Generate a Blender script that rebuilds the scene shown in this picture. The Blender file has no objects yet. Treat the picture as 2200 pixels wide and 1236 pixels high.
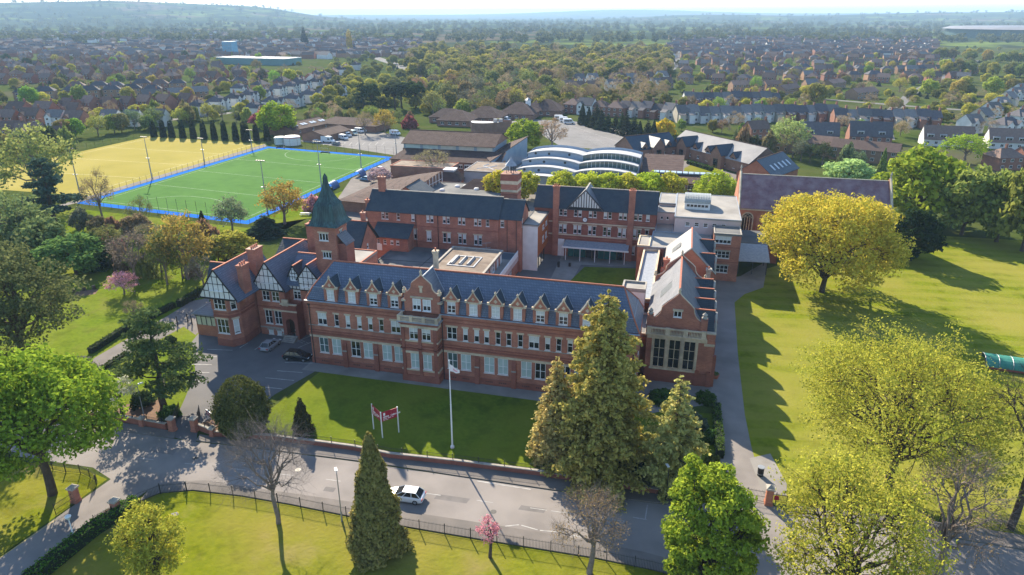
import bpy, math, random
import numpy as np
from mathutils import Vector

sc = bpy.context.scene
# ---------------------------------------------------------------- camera
# world axes follow the school's front: x along the facade, y into the depth, z up, metres
CAMX, CAMY, CAMZ = 57.1, -90.3, 54.0
FPX = 1467.0
PITCH = math.atan((618 - 32) / FPX)
YAW = math.radians(14.2)
cam = bpy.data.cameras.new("camera")
cam.lens = 36.0 * FPX / 2200.0
cam.sensor_width = 36.0
cam.clip_start = 0.5
cam.clip_end = 60000.0
camo = bpy.data.objects.new("camera", cam)
camo.location = (CAMX, CAMY, CAMZ)
camo.rotation_euler = (math.pi / 2 - PITCH, 0, YAW)
sc.collection.objects.link(camo)
sc.camera = camo
# ---------------------------------------------------------------- sky and sun
SUN_EL = math.radians(31.5)
SUN_AZ = math.radians(-37.0)            # clockwise from +y
world = bpy.data.worlds.new("World")
sc.world = world
world.use_nodes = True
wn = world.node_tree.nodes
wl = world.node_tree.links
bg = wn["Background"]
sky = wn.new("ShaderNodeTexSky")
sky.sky_type = 'NISHITA'
sky.sun_disc = False
sky.sun_elevation = SUN_EL
sky.sun_rotation = SUN_AZ
sky.air_density = 1.0
sky.dust_density = 0.25
sky.ozone_density = 2.5
wl.new(sky.outputs[0], bg.inputs[0])
bg.inputs[1].default_value = 0.118
sun = bpy.data.lights.new("sun", 'SUN')
sun.energy = 5.0
sun.angle = math.radians(0.5)
sun.color = (1.0, 0.88, 0.69)
suno = bpy.data.objects.new("sun", sun)
sdir = Vector((math.sin(SUN_AZ) * math.cos(SUN_EL), math.cos(SUN_AZ) * math.cos(SUN_EL), math.sin(SUN_EL)))
suno.rotation_euler = sdir.to_track_quat('Z', 'Y').to_euler()
suno.location = (0, 0, 300)
sc.collection.objects.link(suno)
# ---------------------------------------------------------------- exposure and render settings
sc.view_settings.view_transform = 'Standard'
sc.view_settings.look = 'None'
sc.view_settings.exposure = 1.45
sc.view_settings.gamma = 1.0
sc.render.engine = 'CYCLES'
cy = sc.cycles
cy.max_bounces = 5
cy.diffuse_bounces = 3
cy.glossy_bounces = 2
cy.transmission_bounces = 3
cy.transparent_max_bounces = 4
cy.volume_bounces = 1
cy.use_denoising = True
cy.caustics_reflective = False
cy.caustics_refractive = False
cy.use_adaptive_sampling = True

R = random.Random(7)
COL = sc.collection


def G(px, py, z=0.0):
    """ground point (x, y) seen at photograph position px, py, on the level z"""
    a = (px - 1100) / FPX
    b = -(py - 618) / FPX
    f = math.cos(PITCH) + b * math.sin(PITCH)
    w = -math.sin(PITCH) + b * math.cos(PITCH)
    t = (z - CAMZ) / w
    X, Y = a * t, f * t
    c, s = math.cos(YAW), math.sin(YAW)
    return (CAMX + X * c - Y * s, CAMY + X * s + Y * c)


def dist_to_cam(x, y):
    return math.hypot(x - CAMX, y - CAMY)


def view_x(x, y):
    """sideways slope seen from the camera: orders things from left to right"""
    c, s = math.cos(YAW), math.sin(YAW)
    dx, dy = x - CAMX, y - CAMY
    return (dx * c + dy * s) / max(1e-3, (-dx * s + dy * c))


# ---------------------------------------------------------------- materials
MATS = {}


def srgb(r, g, b):
    def f(c):
        c /= 255.0
        return c / 12.92 if c <= .04045 else ((c + .055) / 1.055) ** 2.4
    return (f(r), f(g), f(b))


def mat(name, c1, c2=None, scale=1.0, rough=.9, bump=0.0, bscale=None, detail=4.0, spec=.3, metal=0.0,
        c3=None, scale3=.08, stretch=None, rand=0.0, kind=None, lo=.35, hi=.65):
    """procedural principled material: two colours mixed by noise, a third by large noise"""
    if name in MATS:
        return MATS[name]
    m = bpy.data.materials.new(name)
    m.use_nodes = True
    n, l = m.node_tree.nodes, m.node_tree.links
    p = n["Principled BSDF"]
    p.inputs["Roughness"].default_value = rough
    p.inputs["Metallic"].default_value = metal
    p.inputs["Specular IOR Level"].default_value = spec
    tc = n.new("ShaderNodeTexCoord")
    co = tc.outputs["Object"]
    if stretch:
        mp = n.new("ShaderNodeMapping")
        mp.inputs["Scale"].default_value = stretch
        l.new(co, mp.inputs[0])
        co = mp.outputs[0]

    def noise(sc_, det=detail):
        t = n.new("ShaderNodeTexNoise")
        t.inputs["Scale"].default_value = sc_
        t.inputs["Detail"].default_value = det
        l.new(co, t.inputs["Vector"])
        return t.outputs["Fac"]

    def ramp(fac, a, b, lo_, hi_):
        r = n.new("ShaderNodeMapRange")
        r.inputs[1].default_value = lo_
        r.inputs[2].default_value = hi_
        l.new(fac, r.inputs[0])
        mx = n.new("ShaderNodeMix")
        mx.data_type = 'RGBA'
        l.new(r.outputs[0], mx.inputs[0])
        for sock, c in ((6, a), (7, b)):
            if isinstance(c, tuple):
                mx.inputs[sock].default_value = (*c, 1)
            else:
                l.new(c, mx.inputs[sock])
        return mx.outputs[2]
    c2 = c2 or c1
    out = ramp(noise(scale), c1, c2, lo, hi)
    if c3:
        out = ramp(noise(scale3, 3.0), out, c3, .45, .75)
    if rand:
        oi = n.new("ShaderNodeObjectInfo")
        h = n.new("ShaderNodeHueSaturation")
        r = n.new("ShaderNodeMapRange")
        r.inputs[3].default_value = 1 - rand
        r.inputs[4].default_value = 1 + rand
        l.new(oi.outputs["Random"], r.inputs[0])
        l.new(r.outputs[0], h.inputs["Value"])
        l.new(out, h.inputs["Color"])
        out = h.outputs[0]
    l.new(out, p.inputs["Base Color"])
    if bump:
        b = n.new("ShaderNodeBump")
        b.inputs["Strength"].default_value = bump
        b.inputs["Distance"].default_value = .05
        l.new(noise(bscale or scale * 3), b.inputs["Height"])
        l.new(b.outputs[0], p.inputs["Normal"])
    MATS[name] = m
    return m


def tiles(name, c1, c2, cm, bw=.4, bh=.25, rough=.75, bump=.5, c3=None, spec=.3, flip=False, mortar=.03):
    """courses of slates, tiles or bricks: colour differs from piece to piece, joints are sunk"""
    if name in MATS:
        return MATS[name]
    m = bpy.data.materials.new(name)
    m.use_nodes = True
    n, l = m.node_tree.nodes, m.node_tree.links
    p = n["Principled BSDF"]
    p.inputs["Roughness"].default_value = rough
    p.inputs["Specular IOR Level"].default_value = spec
    tc = n.new("ShaderNodeTexCoord")
    sx = n.new("ShaderNodeSeparateXYZ")
    l.new(tc.outputs["Object"], sx.inputs[0])
    ad = n.new("ShaderNodeMath")
    ad.operation = 'ADD'
    l.new(sx.outputs[0], ad.inputs[0])
    l.new(sx.outputs[1], ad.inputs[1])
    cx = n.new("ShaderNodeCombineXYZ")
    if flip:
        l.new(ad.outputs[0], cx.inputs[0])
        l.new(sx.outputs[2], cx.inputs[1])
    else:
        l.new(ad.outputs[0], cx.inputs[0])
        l.new(sx.outputs[2], cx.inputs[1])
    bt = n.new("ShaderNodeTexBrick")
    bt.inputs["Color1"].default_value = (*c1, 1)
    bt.inputs["Color2"].default_value = (*c2, 1)
    bt.inputs["Mortar"].default_value = (*cm, 1)
    bt.inputs["Scale"].default_value = 1.0
    bt.inputs["Mortar Size"].default_value = mortar
    bt.inputs["Mortar Smooth"].default_value = .3
    bt.inputs["Brick Width"].default_value = bw
    bt.inputs["Row Height"].default_value = bh
    l.new(cx.outputs[0], bt.inputs["Vector"])
    out = bt.outputs["Color"]
    nt = n.new("ShaderNodeTexNoise")
    nt.inputs["Scale"].default_value = .5
    nt.inputs["Detail"].default_value = 6
    l.new(tc.outputs["Object"], nt.inputs["Vector"])
    r = n.new("ShaderNodeMapRange")
    r.inputs[1].default_value = .38
    r.inputs[2].default_value = .72
    r.inputs[4].default_value = .75
    l.new(nt.outputs["Fac"], r.inputs[0])
    mx = n.new("ShaderNodeMix")
    mx.data_type = 'RGBA'
    l.new(r.outputs[0], mx.inputs[0])
    l.new(out, mx.inputs[6])
    mx.inputs[7].default_value = (*(c3 or tuple(x * .62 for x in c1)), 1)
    l.new(mx.outputs[2], p.inputs["Base Color"])
    b = n.new("ShaderNodeBump")
    b.inputs["Strength"].default_value = bump
    b.inputs["Distance"].default_value = .03
    b.invert = True
    l.new(bt.outputs["Fac"], b.inputs["Height"])
    l.new(b.outputs[0], p.inputs["Normal"])
    MATS[name] = m
    return m


BRICK = tiles("red_brick", (.45, .165, .10), (.34, .12, .076), (.44, .27, .20), .45, .15, .9, .2, c3=(.20, .085, .062), mortar=.012)
BRICKD = tiles("dark_red_brick", (.30, .098, .066), (.235, .076, .054), (.28, .16, .12), .45, .15, .9, .2, mortar=.012)
BRICKO = tiles("orange_brick", (.43, .158, .088), (.35, .125, .07), (.4, .24, .16), .45, .15, .9, .2, mortar=.012)
BRICKP = tiles("pale_brown_brick", (.28, .15, .10), (.22, .12, .085), (.3, .2, .15), .45, .15, .9, .2, mortar=.012)
SLATE = tiles("blue_slate", (.135, .162, .215), (.092, .115, .160), (.045, .056, .078), .42, .30, .55, .6, spec=.45, c3=(.085, .105, .145))
SLATED = tiles("dark_slate", (.040, .058, .076), (.029, .044, .06), (.016, .022, .03), .34, .24, .6, .6, spec=.35, c3=(.055, .068, .072))
SLATEP = tiles("pale_slate", (.17, .17, .185), (.14, .142, .16), (.1, .1, .11), .34, .24, .5, .5, spec=.5, c3=(.2, .195, .2))
TILEB = tiles("brown_tile", (.095, .060, .050), (.072, .046, .041), (.04, .025, .023), .3, .3, .9, .6, c3=(.11, .076, .066), spec=.1)
TILEM = tiles("mauve_tile", (.25, .125, .130), (.18, .09, .108), (.10, .06, .066), .3, .28, .85, .6, c3=(.30, .22, .225))
TERRA = mat("terracotta_ridge", (.42, .15, .085), (.33, .11, .07), 3, .85)
STONE = mat("pale_stone", (.62, .51, .36), (.52, .42, .29), 2.2, .9, .2, c3=(.30, .25, .19), scale3=.4)
STONEG = mat("grey_stone", (.36, .33, .28), (.27, .25, .22), 2, .9, .2)
WHITE = mat("white_paint", (.78, .78, .76), (.70, .70, .69), 2, .5)
RENDERW = mat("white_render", (.72, .71, .68), (.62, .61, .58), .6, .9, c3=(.52, .5, .47))
PINKR = mat("pink_render", (.58, .45, .42), (.50, .39, .37), .5, .9, c3=(.46, .36, .33))
BLACKT = mat("black_timber", (.015, .014, .013), (.03, .027, .024), 4, .7)
LEAD = mat("lead_grey", (.22, .24, .27), (.3, .32, .35), 2, .5)
FELT = mat("flat_roof_felt", (.125, .128, .13), (.095, .098, .10), .35, .9, .2, bscale=6, c3=(.20, .195, .185), scale3=.12, spec=.12)
FELTP = mat("pale_roof_felt", (.33, .31, .28), (.27, .255, .235), .3, .9, .1, c3=(.22, .205, .185), scale3=.2, spec=.12)
FELTB = mat("brown_roof_gravel", (.26, .21, .165), (.20, .16, .125), .5, .95, .2, bscale=5, c3=(.13, .10, .08), scale3=.25, spec=.12)
GLASS = mat("dark_glass", (.012, .014, .016), (.03, .033, .036), .8, .06, spec=.6)
GLASSG = mat("greenish_glass", (.10, .16, .15), (.06, .09, .09), .5, .08, spec=.6)
TEAL = mat("teal_glass", (.02, .16, .15), (.015, .09, .09), .6, .1, spec=.6)
BLIND = mat("pale_blind", (.60, .61, .58), (.50, .52, .50), 1.2, .7)
BLINDG = mat("green_white_blind", (.42, .50, .46), (.34, .42, .40), .8, .5)
COPPER = mat("green_copper", (.066, .135, .125), (.028, .055, .056), 2.2, .55, .1, c3=(.022, .040, .044), scale3=.5, spec=.4, stretch=(1.6, 1.6, .12))
DARKM = mat("dark_metal", (.02, .02, .022), (.035, .035, .035), 5, .5)
GREYM = mat("galvanised_metal", (.30, .31, .32), (.24, .25, .26), 3, .45, metal=.3)
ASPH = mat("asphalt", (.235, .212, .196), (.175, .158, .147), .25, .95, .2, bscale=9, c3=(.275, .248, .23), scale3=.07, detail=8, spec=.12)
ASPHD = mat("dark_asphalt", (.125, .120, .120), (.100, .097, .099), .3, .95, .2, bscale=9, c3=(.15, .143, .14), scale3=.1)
PAVE = mat("pavement", (.185, .165, .150), (.15, .135, .124), .5, .95, .1, bscale=7, c3=(.125, .115, .105), scale3=.15, detail=8, spec=.12)
LINE = mat("worn_white_line", (.42, .41, .39), (.27, .26, .25), 1.3, .8)
LINEY = mat("worn_yellow_line", (.50, .38, .10), (.40, .31, .12), 1.6, .8)


# ---------------------------------------------------------------- mesh building
class MB:
    def __init__(self):
        self.v, self.f, self.m = [], [], []

    def poly(self, pts, m=0):
        k = len(self.v)
        self.v += [tuple(p) for p in pts]
        self.f.append(tuple(range(k, k + len(pts))))
        self.m.append(m)
        return self

    def box(self, x0, x1, y0, y1, z0, z1, m=0):
        k = len(self.v)
        self.v += [(x, y, z) for z in (z0, z1) for y in (y0, y1) for x in (x0, x1)]
        for q in ((0, 2, 3, 1), (4, 5, 7, 6), (0, 1, 5, 4), (2, 6, 7, 3), (0, 4, 6, 2), (1, 3, 7, 5)):
            self.f.append(tuple(k + i for i in q))
            self.m.append(m)
        return self

    def slab(self, pts, vec, m=0, m_side=None):
        """a flat polygon given thickness along vec"""
        n = len(pts)
        k = len(self.v)
        self.v += [tuple(p) for p in pts] + [tuple(np.add(p, vec)) for p in pts]
        self.f.append(tuple(range(k + n - 1, k - 1, -1)))
        self.f.append(tuple(range(k + n, k + 2 * n)))
        self.m += [m, m]
        for i in range(n):
            j = (i + 1) % n
            self.f.append((k + i, k + j, k + n + j, k + n + i))
            self.m.append(m if m_side is None else m_side)
        return self

    def tube(self, path, radii, n=6, m=0, cap=True):
        k = len(self.v)
        P = [Vector(p) for p in path]
        if not isinstance(radii, (list, tuple)):
            radii = [radii] * len(P)
        for i, p in enumerate(P):
            d = (P[min(i + 1, len(P) - 1)] - P[max(i - 1, 0)]).normalized()
            a = d.cross(Vector((0, 0, 1)) if abs(d.z) < .9 else Vector((1, 0, 0))).normalized()
            b = d.cross(a)
            for j in range(n):
                t = 2 * math.pi * j / n
                q = p + (a * math.cos(t) + b * math.sin(t)) * radii[i]
                self.v.append((q.x, q.y, q.z))
        for i in range(len(P) - 1):
            for j in range(n):
                j2 = (j + 1) % n
                self.f.append((k + i * n + j, k + i * n + j2, k + (i + 1) * n + j2, k + (i + 1) * n + j))
                self.m.append(m)
        if cap:
            self.f.append(tuple(k + j for j in range(n))[::-1])
            self.f.append(tuple(k + (len(P) - 1) * n + j for j in range(n)))
            self.m += [m, m]
        return self

    def lathe(self, prof, n=12, cx=0, cy=0, m=0):
        k = len(self.v)
        for r, z in prof:
            for j in range(n):
                t = 2 * math.pi * j / n
                self.v.append((cx + r * math.cos(t), cy + r * math.sin(t), z))
        for i in range(len(prof) - 1):
            for j in range(n):
                j2 = (j + 1) % n
                self.f.append((k + i * n + j, k + i * n + j2, k + (i + 1) * n + j2, k + (i + 1) * n + j))
                self.m.append(m)
        self.f.append(tuple(k + j for j in range(n))[::-1])
        self.f.append(tuple(k + (len(prof) - 1) * n + j for j in range(n)))
        self.m += [m, m]
        return self

    def mesh(self, name, mats):
        me = bpy.data.meshes.new(name)
        me.from_pydata(self.v, [], self.f)
        mats = mats if isinstance(mats, (list, tuple)) else [mats]
        for x in mats:
            me.materials.append(x)
        if len(mats) > 1:
            me.polygons.foreach_set("material_index", self.m)
        me.update()
        return me

    def build(self, name, mats, parent=None, smooth=False, loc=None, rz=0):
        me = self.mesh(name, mats)
        if smooth:
            me.polygons.foreach_set("use_smooth", [True] * len(me.polygons))
        return place(name, me, parent, loc, rz)


def place(name, me, parent=None, loc=None, rz=0):
    o = bpy.data.objects.new(name, me)
    COL.objects.link(o)
    if parent is not None:
        o.parent = parent
    if loc is not None:
        o.location = loc
    if rz:
        o.rotation_euler = (0, 0, rz)
    return o


def tag(o, label=None, cat=None, group=None, kind=None):
    for k, v in (("label", label), ("category", cat), ("group", group), ("kind", kind)):
        if v:
            o[k] = v
    return o


def thing(name, label, cat, loc=(0, 0, 0), rz=0, group=None):
    o = bpy.data.objects.new(name, None)
    o.empty_display_size = .5
    COL.objects.link(o)
    o.location = loc
    o.rotation_euler = (0, 0, rz)
    return tag(o, label, cat, group)


def copy_tree(o, parent=None):
    c = o.copy()
    COL.objects.link(c)
    c.parent = parent
    for ch in list(o.children):
        copy_tree(ch, c)
    return c


def bx(name, m, parent, *a):
    return MB().box(*a).build(name, m, parent)


# ---------------------------------------------------------------- walls with real openings, windows
def wall_face(mb, side, pos, a0, a1, z0, z1, holes=(), depth=.22, m=0, prof=None):
    """side f/b/l/r: wall along x or y at pos, holes (a0,a1,z0,z1) cut through with reveals"""
    def P(a, z, d=0.0):
        if side == 'f':
            return (a, pos + d, z)
        if side == 'b':
            return (a, pos - d, z)
        if side == 'l':
            return (pos + d, a, z)
        return (pos - d, a, z)
    flip = side in 'bl'
    holes = [h for h in holes if h[0] < a1 and h[1] > a0 and h[2] < z1 and h[3] > z0]
    A = sorted({a0, a1, *[min(max(x, a0), a1) for h in holes for x in h[:2]]})
    Zs = sorted({z0, z1, *[min(max(x, z0), z1) for h in holes for x in h[2:]]})
    for j in range(len(Zs) - 1):
        run = None
        for i in range(len(A) - 1):
            ca, cz = (A[i] + A[i + 1]) / 2, (Zs[j] + Zs[j + 1]) / 2
            solid = not any(h[0] < ca < h[1] and h[2] < cz < h[3] for h in holes)
            if solid and run is None:
                run = A[i]
            if run is not None and (not solid or i == len(A) - 2):
                e = A[i + 1] if solid else A[i]
                q = [P(run, Zs[j]), P(e, Zs[j]), P(e, Zs[j + 1]), P(run, Zs[j + 1])]
                mb.poly(q[::-1] if flip else q, m)
                run = None
    for h in holes:
        c = [(h[0], h[2]), (h[1], h[2]), (h[1], h[3]), (h[0], h[3])]
        for i in range(4):
            p, q = c[i], c[(i + 1) % 4]
            mb.poly([P(*p), P(*q), P(*q, depth), P(*p, depth)], m)


WPROTO = {}
ROT = {'f': 0.0, 'b': math.pi, 'l': -math.pi / 2, 'r': math.pi / 2}


def win_meshes(w, h, nx, ny, pane, blind, fmat, lint, arch=0):
    key = (round(w, 2), round(h, 2), nx, ny, pane.name, blind, fmat.name, lint.name if lint else None)
    if key in WPROTO:
        return WPROTO[key]
    b = .085 if w > .8 else .07
    fr = MB()
    d0, d1 = .08, .17
    fr.box(-w / 2, -w / 2 + b, d0, d1, 0, h)
    fr.box(w / 2 - b, w / 2, d0, d1, 0, h)
    fr.box(-w / 2 + b, w / 2 - b, d0, d1, 0, b * 1.2)
    fr.box(-w / 2 + b, w / 2 - b, d0, d1, h - b, h)
    for i in range(1, nx):
        x = -w / 2 + w * i / nx
        fr.box(x - .05, x + .05, d0 + .012, d1 - .004, b * 1.2, h - b)
    for i in range(1, ny):
        z = h * i / ny
        fr.box(-w / 2 + b, w / 2 - b, d0 + .02, d1 - .008, z - .035, z + .035)
    fr.box(-w / 2 - .06, w / 2 + .06, -.07, .06, -.10, -.004)
    pm = MB()
    pm.poly([(-w / 2, .15, 0), (w / 2, .15, 0), (w / 2, .15, h), (-w / 2, .15, h)])
    bm = None
    if blind:
        bm = MB()
        for i in range(nx):
            x0, x1 = -w / 2 + w * i / nx + .07, -w / 2 + w * (i + 1) / nx - .07
            hh = h * (1 - blind)
            bm.poly([(x0, .142, hh), (x1, .142, hh), (x1, .142, h - b), (x0, .142, h - b)])
    lm = None
    if lint:
        lm = MB().box(-w / 2 - .18, w / 2 + .18, -.035, .16, h + .003, h + .30)
    out = (fr.mesh("window", fmat), pm.mesh("pane", pane), bm.mesh("blind", BLIND) if bm else None, lm.mesh("lintel", lint) if lm else None)
    WPROTO[key] = out
    return out


def window(parent, side, a, pos, z, w, h, nx=2, ny=2, pane=None, blind=None, fmat=None, lint=True, inpart=False):
    """a window in a wall opening; inpart: frame and pane both become sub-parts of a part"""
    if blind is None:
        blind = R.choice((0, 0, .3, .5, .5, .75))
    me = win_meshes(w, h, nx, ny, pane or GLASS, blind, fmat or WHITE, (STONE if lint is True else lint) if lint else None)
    loc = {'f': (a, pos, z), 'b': (a, pos, z), 'l': (pos, a, z), 'r': (pos, a, z)}[side]
    o = place("window", me[0], parent, loc, ROT[side])
    if inpart:
        ks = [place("pane", me[1], parent, loc, ROT[side])]
        if me[2]:
            place("blind", me[2], parent, loc, ROT[side])
        if me[3]:
            place("lintel", me[3], parent, loc, ROT[side])
    else:
        place("pane", me[1], o)
        if me[2]:
            place("blind", me[2], o)
        if me[3]:
            place("lintel", me[3], o)
    return (a - w / 2, a + w / 2, z, z + h)


def body(parent, x0, x1, y0, y1, z0, z1, m, wins=(), name="wall", sides="fblr", top=None, depth=.22):
    """four walls with window openings; wins: (side, a, z, w, h, kwargs)"""
    holes = {'f': [], 'b': [], 'l': [], 'r': []}
    pos = {'f': y0, 'b': y1, 'l': x0, 'r': x1}
    for wd in wins:
        s, a, z, w, h = wd[:5]
        kw = wd[5] if len(wd) > 5 else {}
        window(parent, s, a, pos[s], z, w, h, **kw)
        holes[s].append((a - w / 2, a + w / 2, z, z + h))
    mb = MB()
    for s in sides:
        a0, a1 = (x0, x1) if s in 'fb' else (y0, y1)
        wall_face(mb, s, pos[s], a0, a1, z0, z1, holes[s], depth)
    if top is not None:
        mb.poly([(x0, y0, z1), (x1, y0, z1), (x1, y1, z1), (x0, y1, z1)], 1)
    return mb.build(name, [m, top or m], parent)


def gable_roof(parent, x0, x1, y0, y1, ze, zr, axis, m, over=.35, verge=.25, t=.14, ridge=TERRA, gable=None, off=0.0, name="roof"):
    """two sloped slabs with thickness; axis of the ridge x or y; gable: material of the gable ends"""
    mb = MB()
    if axis == 'x':
        c = (y0 + y1) / 2 + off
        for (ye, s) in ((y0, -1), (y1, 1)):
            sl = (zr - ze) / abs(c - ye)
            e = ye + s * over
            ez = ze - sl * over
            q = [(x0 - verge, e, ez), (x1 + verge, e, ez), (x1 + verge, c, zr), (x0 - verge, c, zr)]
            mb.slab(q if s < 0 else q[::-1], (0, 0, t))
        o = mb.build(name, m, parent)
        if ridge:
            MB().box(x0 - verge - .01, x1 + verge + .01, c - .14, c + .14, zr + t - .06, zr + t + .12).build("ridge_tile", ridge, o)
        if gable:
            for x, fl in ((x0, 1), (x1, 0)):
                q = [(x, y0, ze), (x, y1, ze), (x, c, zr)]
                MB().poly(q[::-1] if fl else q).build("gable_wall", gable, parent)
    else:
        c = (x0 + x1) / 2 + off
        for (xe, s) in ((x0, -1), (x1, 1)):
            sl = (zr - ze) / abs(c - xe)
            e = xe + s * over
            ez = ze - sl * over
            q = [(e, y1 + verge, ez), (e, y0 - verge, ez), (c, y0 - verge, zr), (c, y1 + verge, zr)]
            mb.slab(q if s < 0 else q[::-1], (0, 0, t))
        o = mb.build(name, m, parent)
        if ridge:
            MB().box(c - .14, c + .14, y0 - verge - .01, y1 + verge + .01, zr + t - .06, zr + t + .12).build("ridge_tile", ridge, o)
        if gable:
            for y, fl in ((y0, 0), (y1, 1)):
                q = [(x0, y, ze), (x1, y, ze), (c, y, zr)]
                MB().poly(q[::-1] if fl else q).build("gable_wall", gable, parent)
    return o


def hip_roof(parent, x0, x1, y0, y1, ze, zr, m, over=.4, ridge=TERRA, hl=None, hr=None, name="roof"):
    """hipped roof, ridge along the longer side"""
    mb = MB()
    w, d = x1 - x0, y1 - y0
    x0, x1, y0, y1 = x0 - over, x1 + over, y0 - over, y1 + over
    if w >= d:
        c = (y0 + y1) / 2
        a, b = x0 + (d / 2 if hl is None else hl) * .9, x1 - (d / 2 if hr is None else hr) * .9
        r0, r1 = (a, c, zr), (b, c, zr)
        q = [(x0, y0, ze), (x1, y0, ze), (x1, y1, ze), (x0, y1, ze)]
        mb.poly([q[0], q[1], r1, r0]); mb.poly([q[1], q[2], r1]); mb.poly([q[2], q[3], r0, r1]); mb.poly([q[3], q[0], r0])
    else:
        c = (x0 + x1) / 2
        a, b = y0 + w / 2 * .9, y1 - w / 2 * .9
        r0, r1 = (c, a, zr), (c, b, zr)
        q = [(x0, y0, ze), (x1, y0, ze), (x1, y1, ze), (x0, y1, ze)]
        mb.poly([q[0], q[1], r0]); mb.poly([q[1], q[2], r1, r0]); mb.poly([q[2], q[3], r1]); mb.poly([q[3], q[0], r0, r1])
    mb.box(x0, x1, y0, y1, ze - .22, ze - .004)
    o = mb.build(name, m, parent)
    if ridge:
        rt = MB()
        rt.tube([r0, r1], .11, 5)
        for k in range(4):
            rt.tube([q[k], (r0 if (k in (0, 3) if w >= d else k in (0, 1)) else r1)], .09, 5)
        rt.build("ridge_tile", ridge, o)
    return o


def chimney(parent, x, y, z0, z1, w=.9, d=.9, m=None, pots=2, name="chimney", cap=STONEG):
    c = MB().box(x - w / 2, x + w / 2, y - d / 2, y + d / 2, z0, z1 - .5)
    c.box(x - w / 2 - .08, x + w / 2 + .08, y - d / 2 - .08, y + d / 2 + .08, z1 - .5, z1 - .25)
    c.box(x - w / 2 - .14, x + w / 2 + .14, y - d / 2 - .14, y + d / 2 + .14, z1 - .25, z1)
    o = c.build(name, m or BRICK, parent)
    for k in range(pots):
        if w >= d:
            px, py = x + (k - (pots - 1) / 2) * w / max(1, pots) * .9, y
        else:
            px, py = x, y + (k - (pots - 1) / 2) * d / max(1, pots) * .9
        MB().lathe([(.15, z1), (.13, z1 + .35), (.17, z1 + .42), (.15, z1 + .46)], 8, px, py).build("chimney_pot", TERRA, o)
    return o


def flat_roof(parent, x0, x1, y0, y1, z, m, kerb=.25, kh=.18, kmat=None, name="roof"):
    o = MB().box(x0, x1, y0, y1, z - .3, z).build(name, m, parent)
    k = MB()
    k.box(x0, x1, y0, y0 + kerb, z + .003, z + kh)
    k.box(x0, x1, y1 - kerb, y1, z + .003, z + kh)
    k.box(x0, x0 + kerb, y0 + kerb, y1 - kerb, z + .003, z + kh)
    k.box(x1 - kerb, x1, y0 + kerb, y1 - kerb, z + .003, z + kh)
    k.build("parapet", kmat or LEAD, o)
    return o
# ================================================================ ground, roads, lawns
def struct(o):
    o["kind"] = "structure"
    return o


def sheet(name, pts, z, m, thick=0.0, px=True):
    P = [G(*p) for p in pts] if px else pts
    a = sum(P[i][0] * P[(i + 1) % len(P)][1] - P[(i + 1) % len(P)][0] * P[i][1] for i in range(len(P)))
    if a < 0:
        P = P[::-1]
    mb = MB()
    if thick:
        mb.slab([(x, y, z - thick) for x, y in P], (0, 0, thick))
    else:
        mb.poly([(x, y, z) for x, y in P])
    return struct(mb.build(name, m))


def grass(name, c1, c2, c3, stripe=None, worn=None):
    """mown or rough grass: fine blades of colour, patches, optional mowing stripes"""
    m = bpy.data.materials.new(name)
    m.use_nodes = True
    n, l = m.node_tree.nodes, m.node_tree.links
    p = n["Principled BSDF"]
    p.inputs["Roughness"].default_value = .95
    p.inputs["Specular IOR Level"].default_value = .0
    tc = n.new("ShaderNodeTexCoord")

    def noise(s, d, vec=None):
        t = n.new("ShaderNodeTexNoise")
        t.inputs["Scale"].default_value = s
        t.inputs["Detail"].default_value = d
        l.new(vec or tc.outputs["Object"], t.inputs["Vector"])
        return t.outputs["Fac"]

    def mix(fac, a, b, lo, hi, amount=1.0):
        r = n.new("ShaderNodeMapRange")
        r.inputs[1].default_value = lo
        r.inputs[2].default_value = hi
        r.inputs[4].default_value = amount
        l.new(fac, r.inputs[0])
        x = n.new("ShaderNodeMix")
        x.data_type = 'RGBA'
        l.new(r.outputs[0], x.inputs[0])
        for s, c in ((6, a), (7, b)):
            if isinstance(c, tuple):
                x.inputs[s].default_value = (*c, 1)
            else:
                l.new(c, x.inputs[s])
        return x.outputs[2]
    out = mix(noise(1.4, 8), c1, c2, .3, .7)
    out = mix(noise(.35, 7), out, tuple(v * .6 for v in c2), .48, .72, .85)
    out = mix(noise(.07, 5), out, c3, .40, .68, .85)
    if worn:
        out = mix(noise(.16, 6), out, worn, .56, .78, .7)
    if stripe:
        ang, width, col, amt = stripe
        mp = n.new("ShaderNodeMapping")
        mp.inputs["Rotation"].default_value = (0, 0, ang)
        mp.inputs["Scale"].default_value = (1 / width,) * 3
        l.new(tc.outputs["Object"], mp.inputs[0])
        w = n.new("ShaderNodeTexWave")
        w.inputs["Scale"].default_value = .5
        w.inputs["Distortion"].default_value = 1.6
        l.new(mp.outputs[0], w.inputs["Vector"])
        out = mix(w.outputs["Fac"], out, col, .35, .65, amt)
    l.new(out, p.inputs["Base Color"])
    b = n.new("ShaderNodeBump")
    b.inputs["Strength"].default_value = .7
    b.inputs["Distance"].default_value = .12
    l.new(noise(2.2, 9), b.inputs["Height"])
    l.new(b.outputs[0], p.inputs["Normal"])
    MATS[name] = m
    return m


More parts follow.
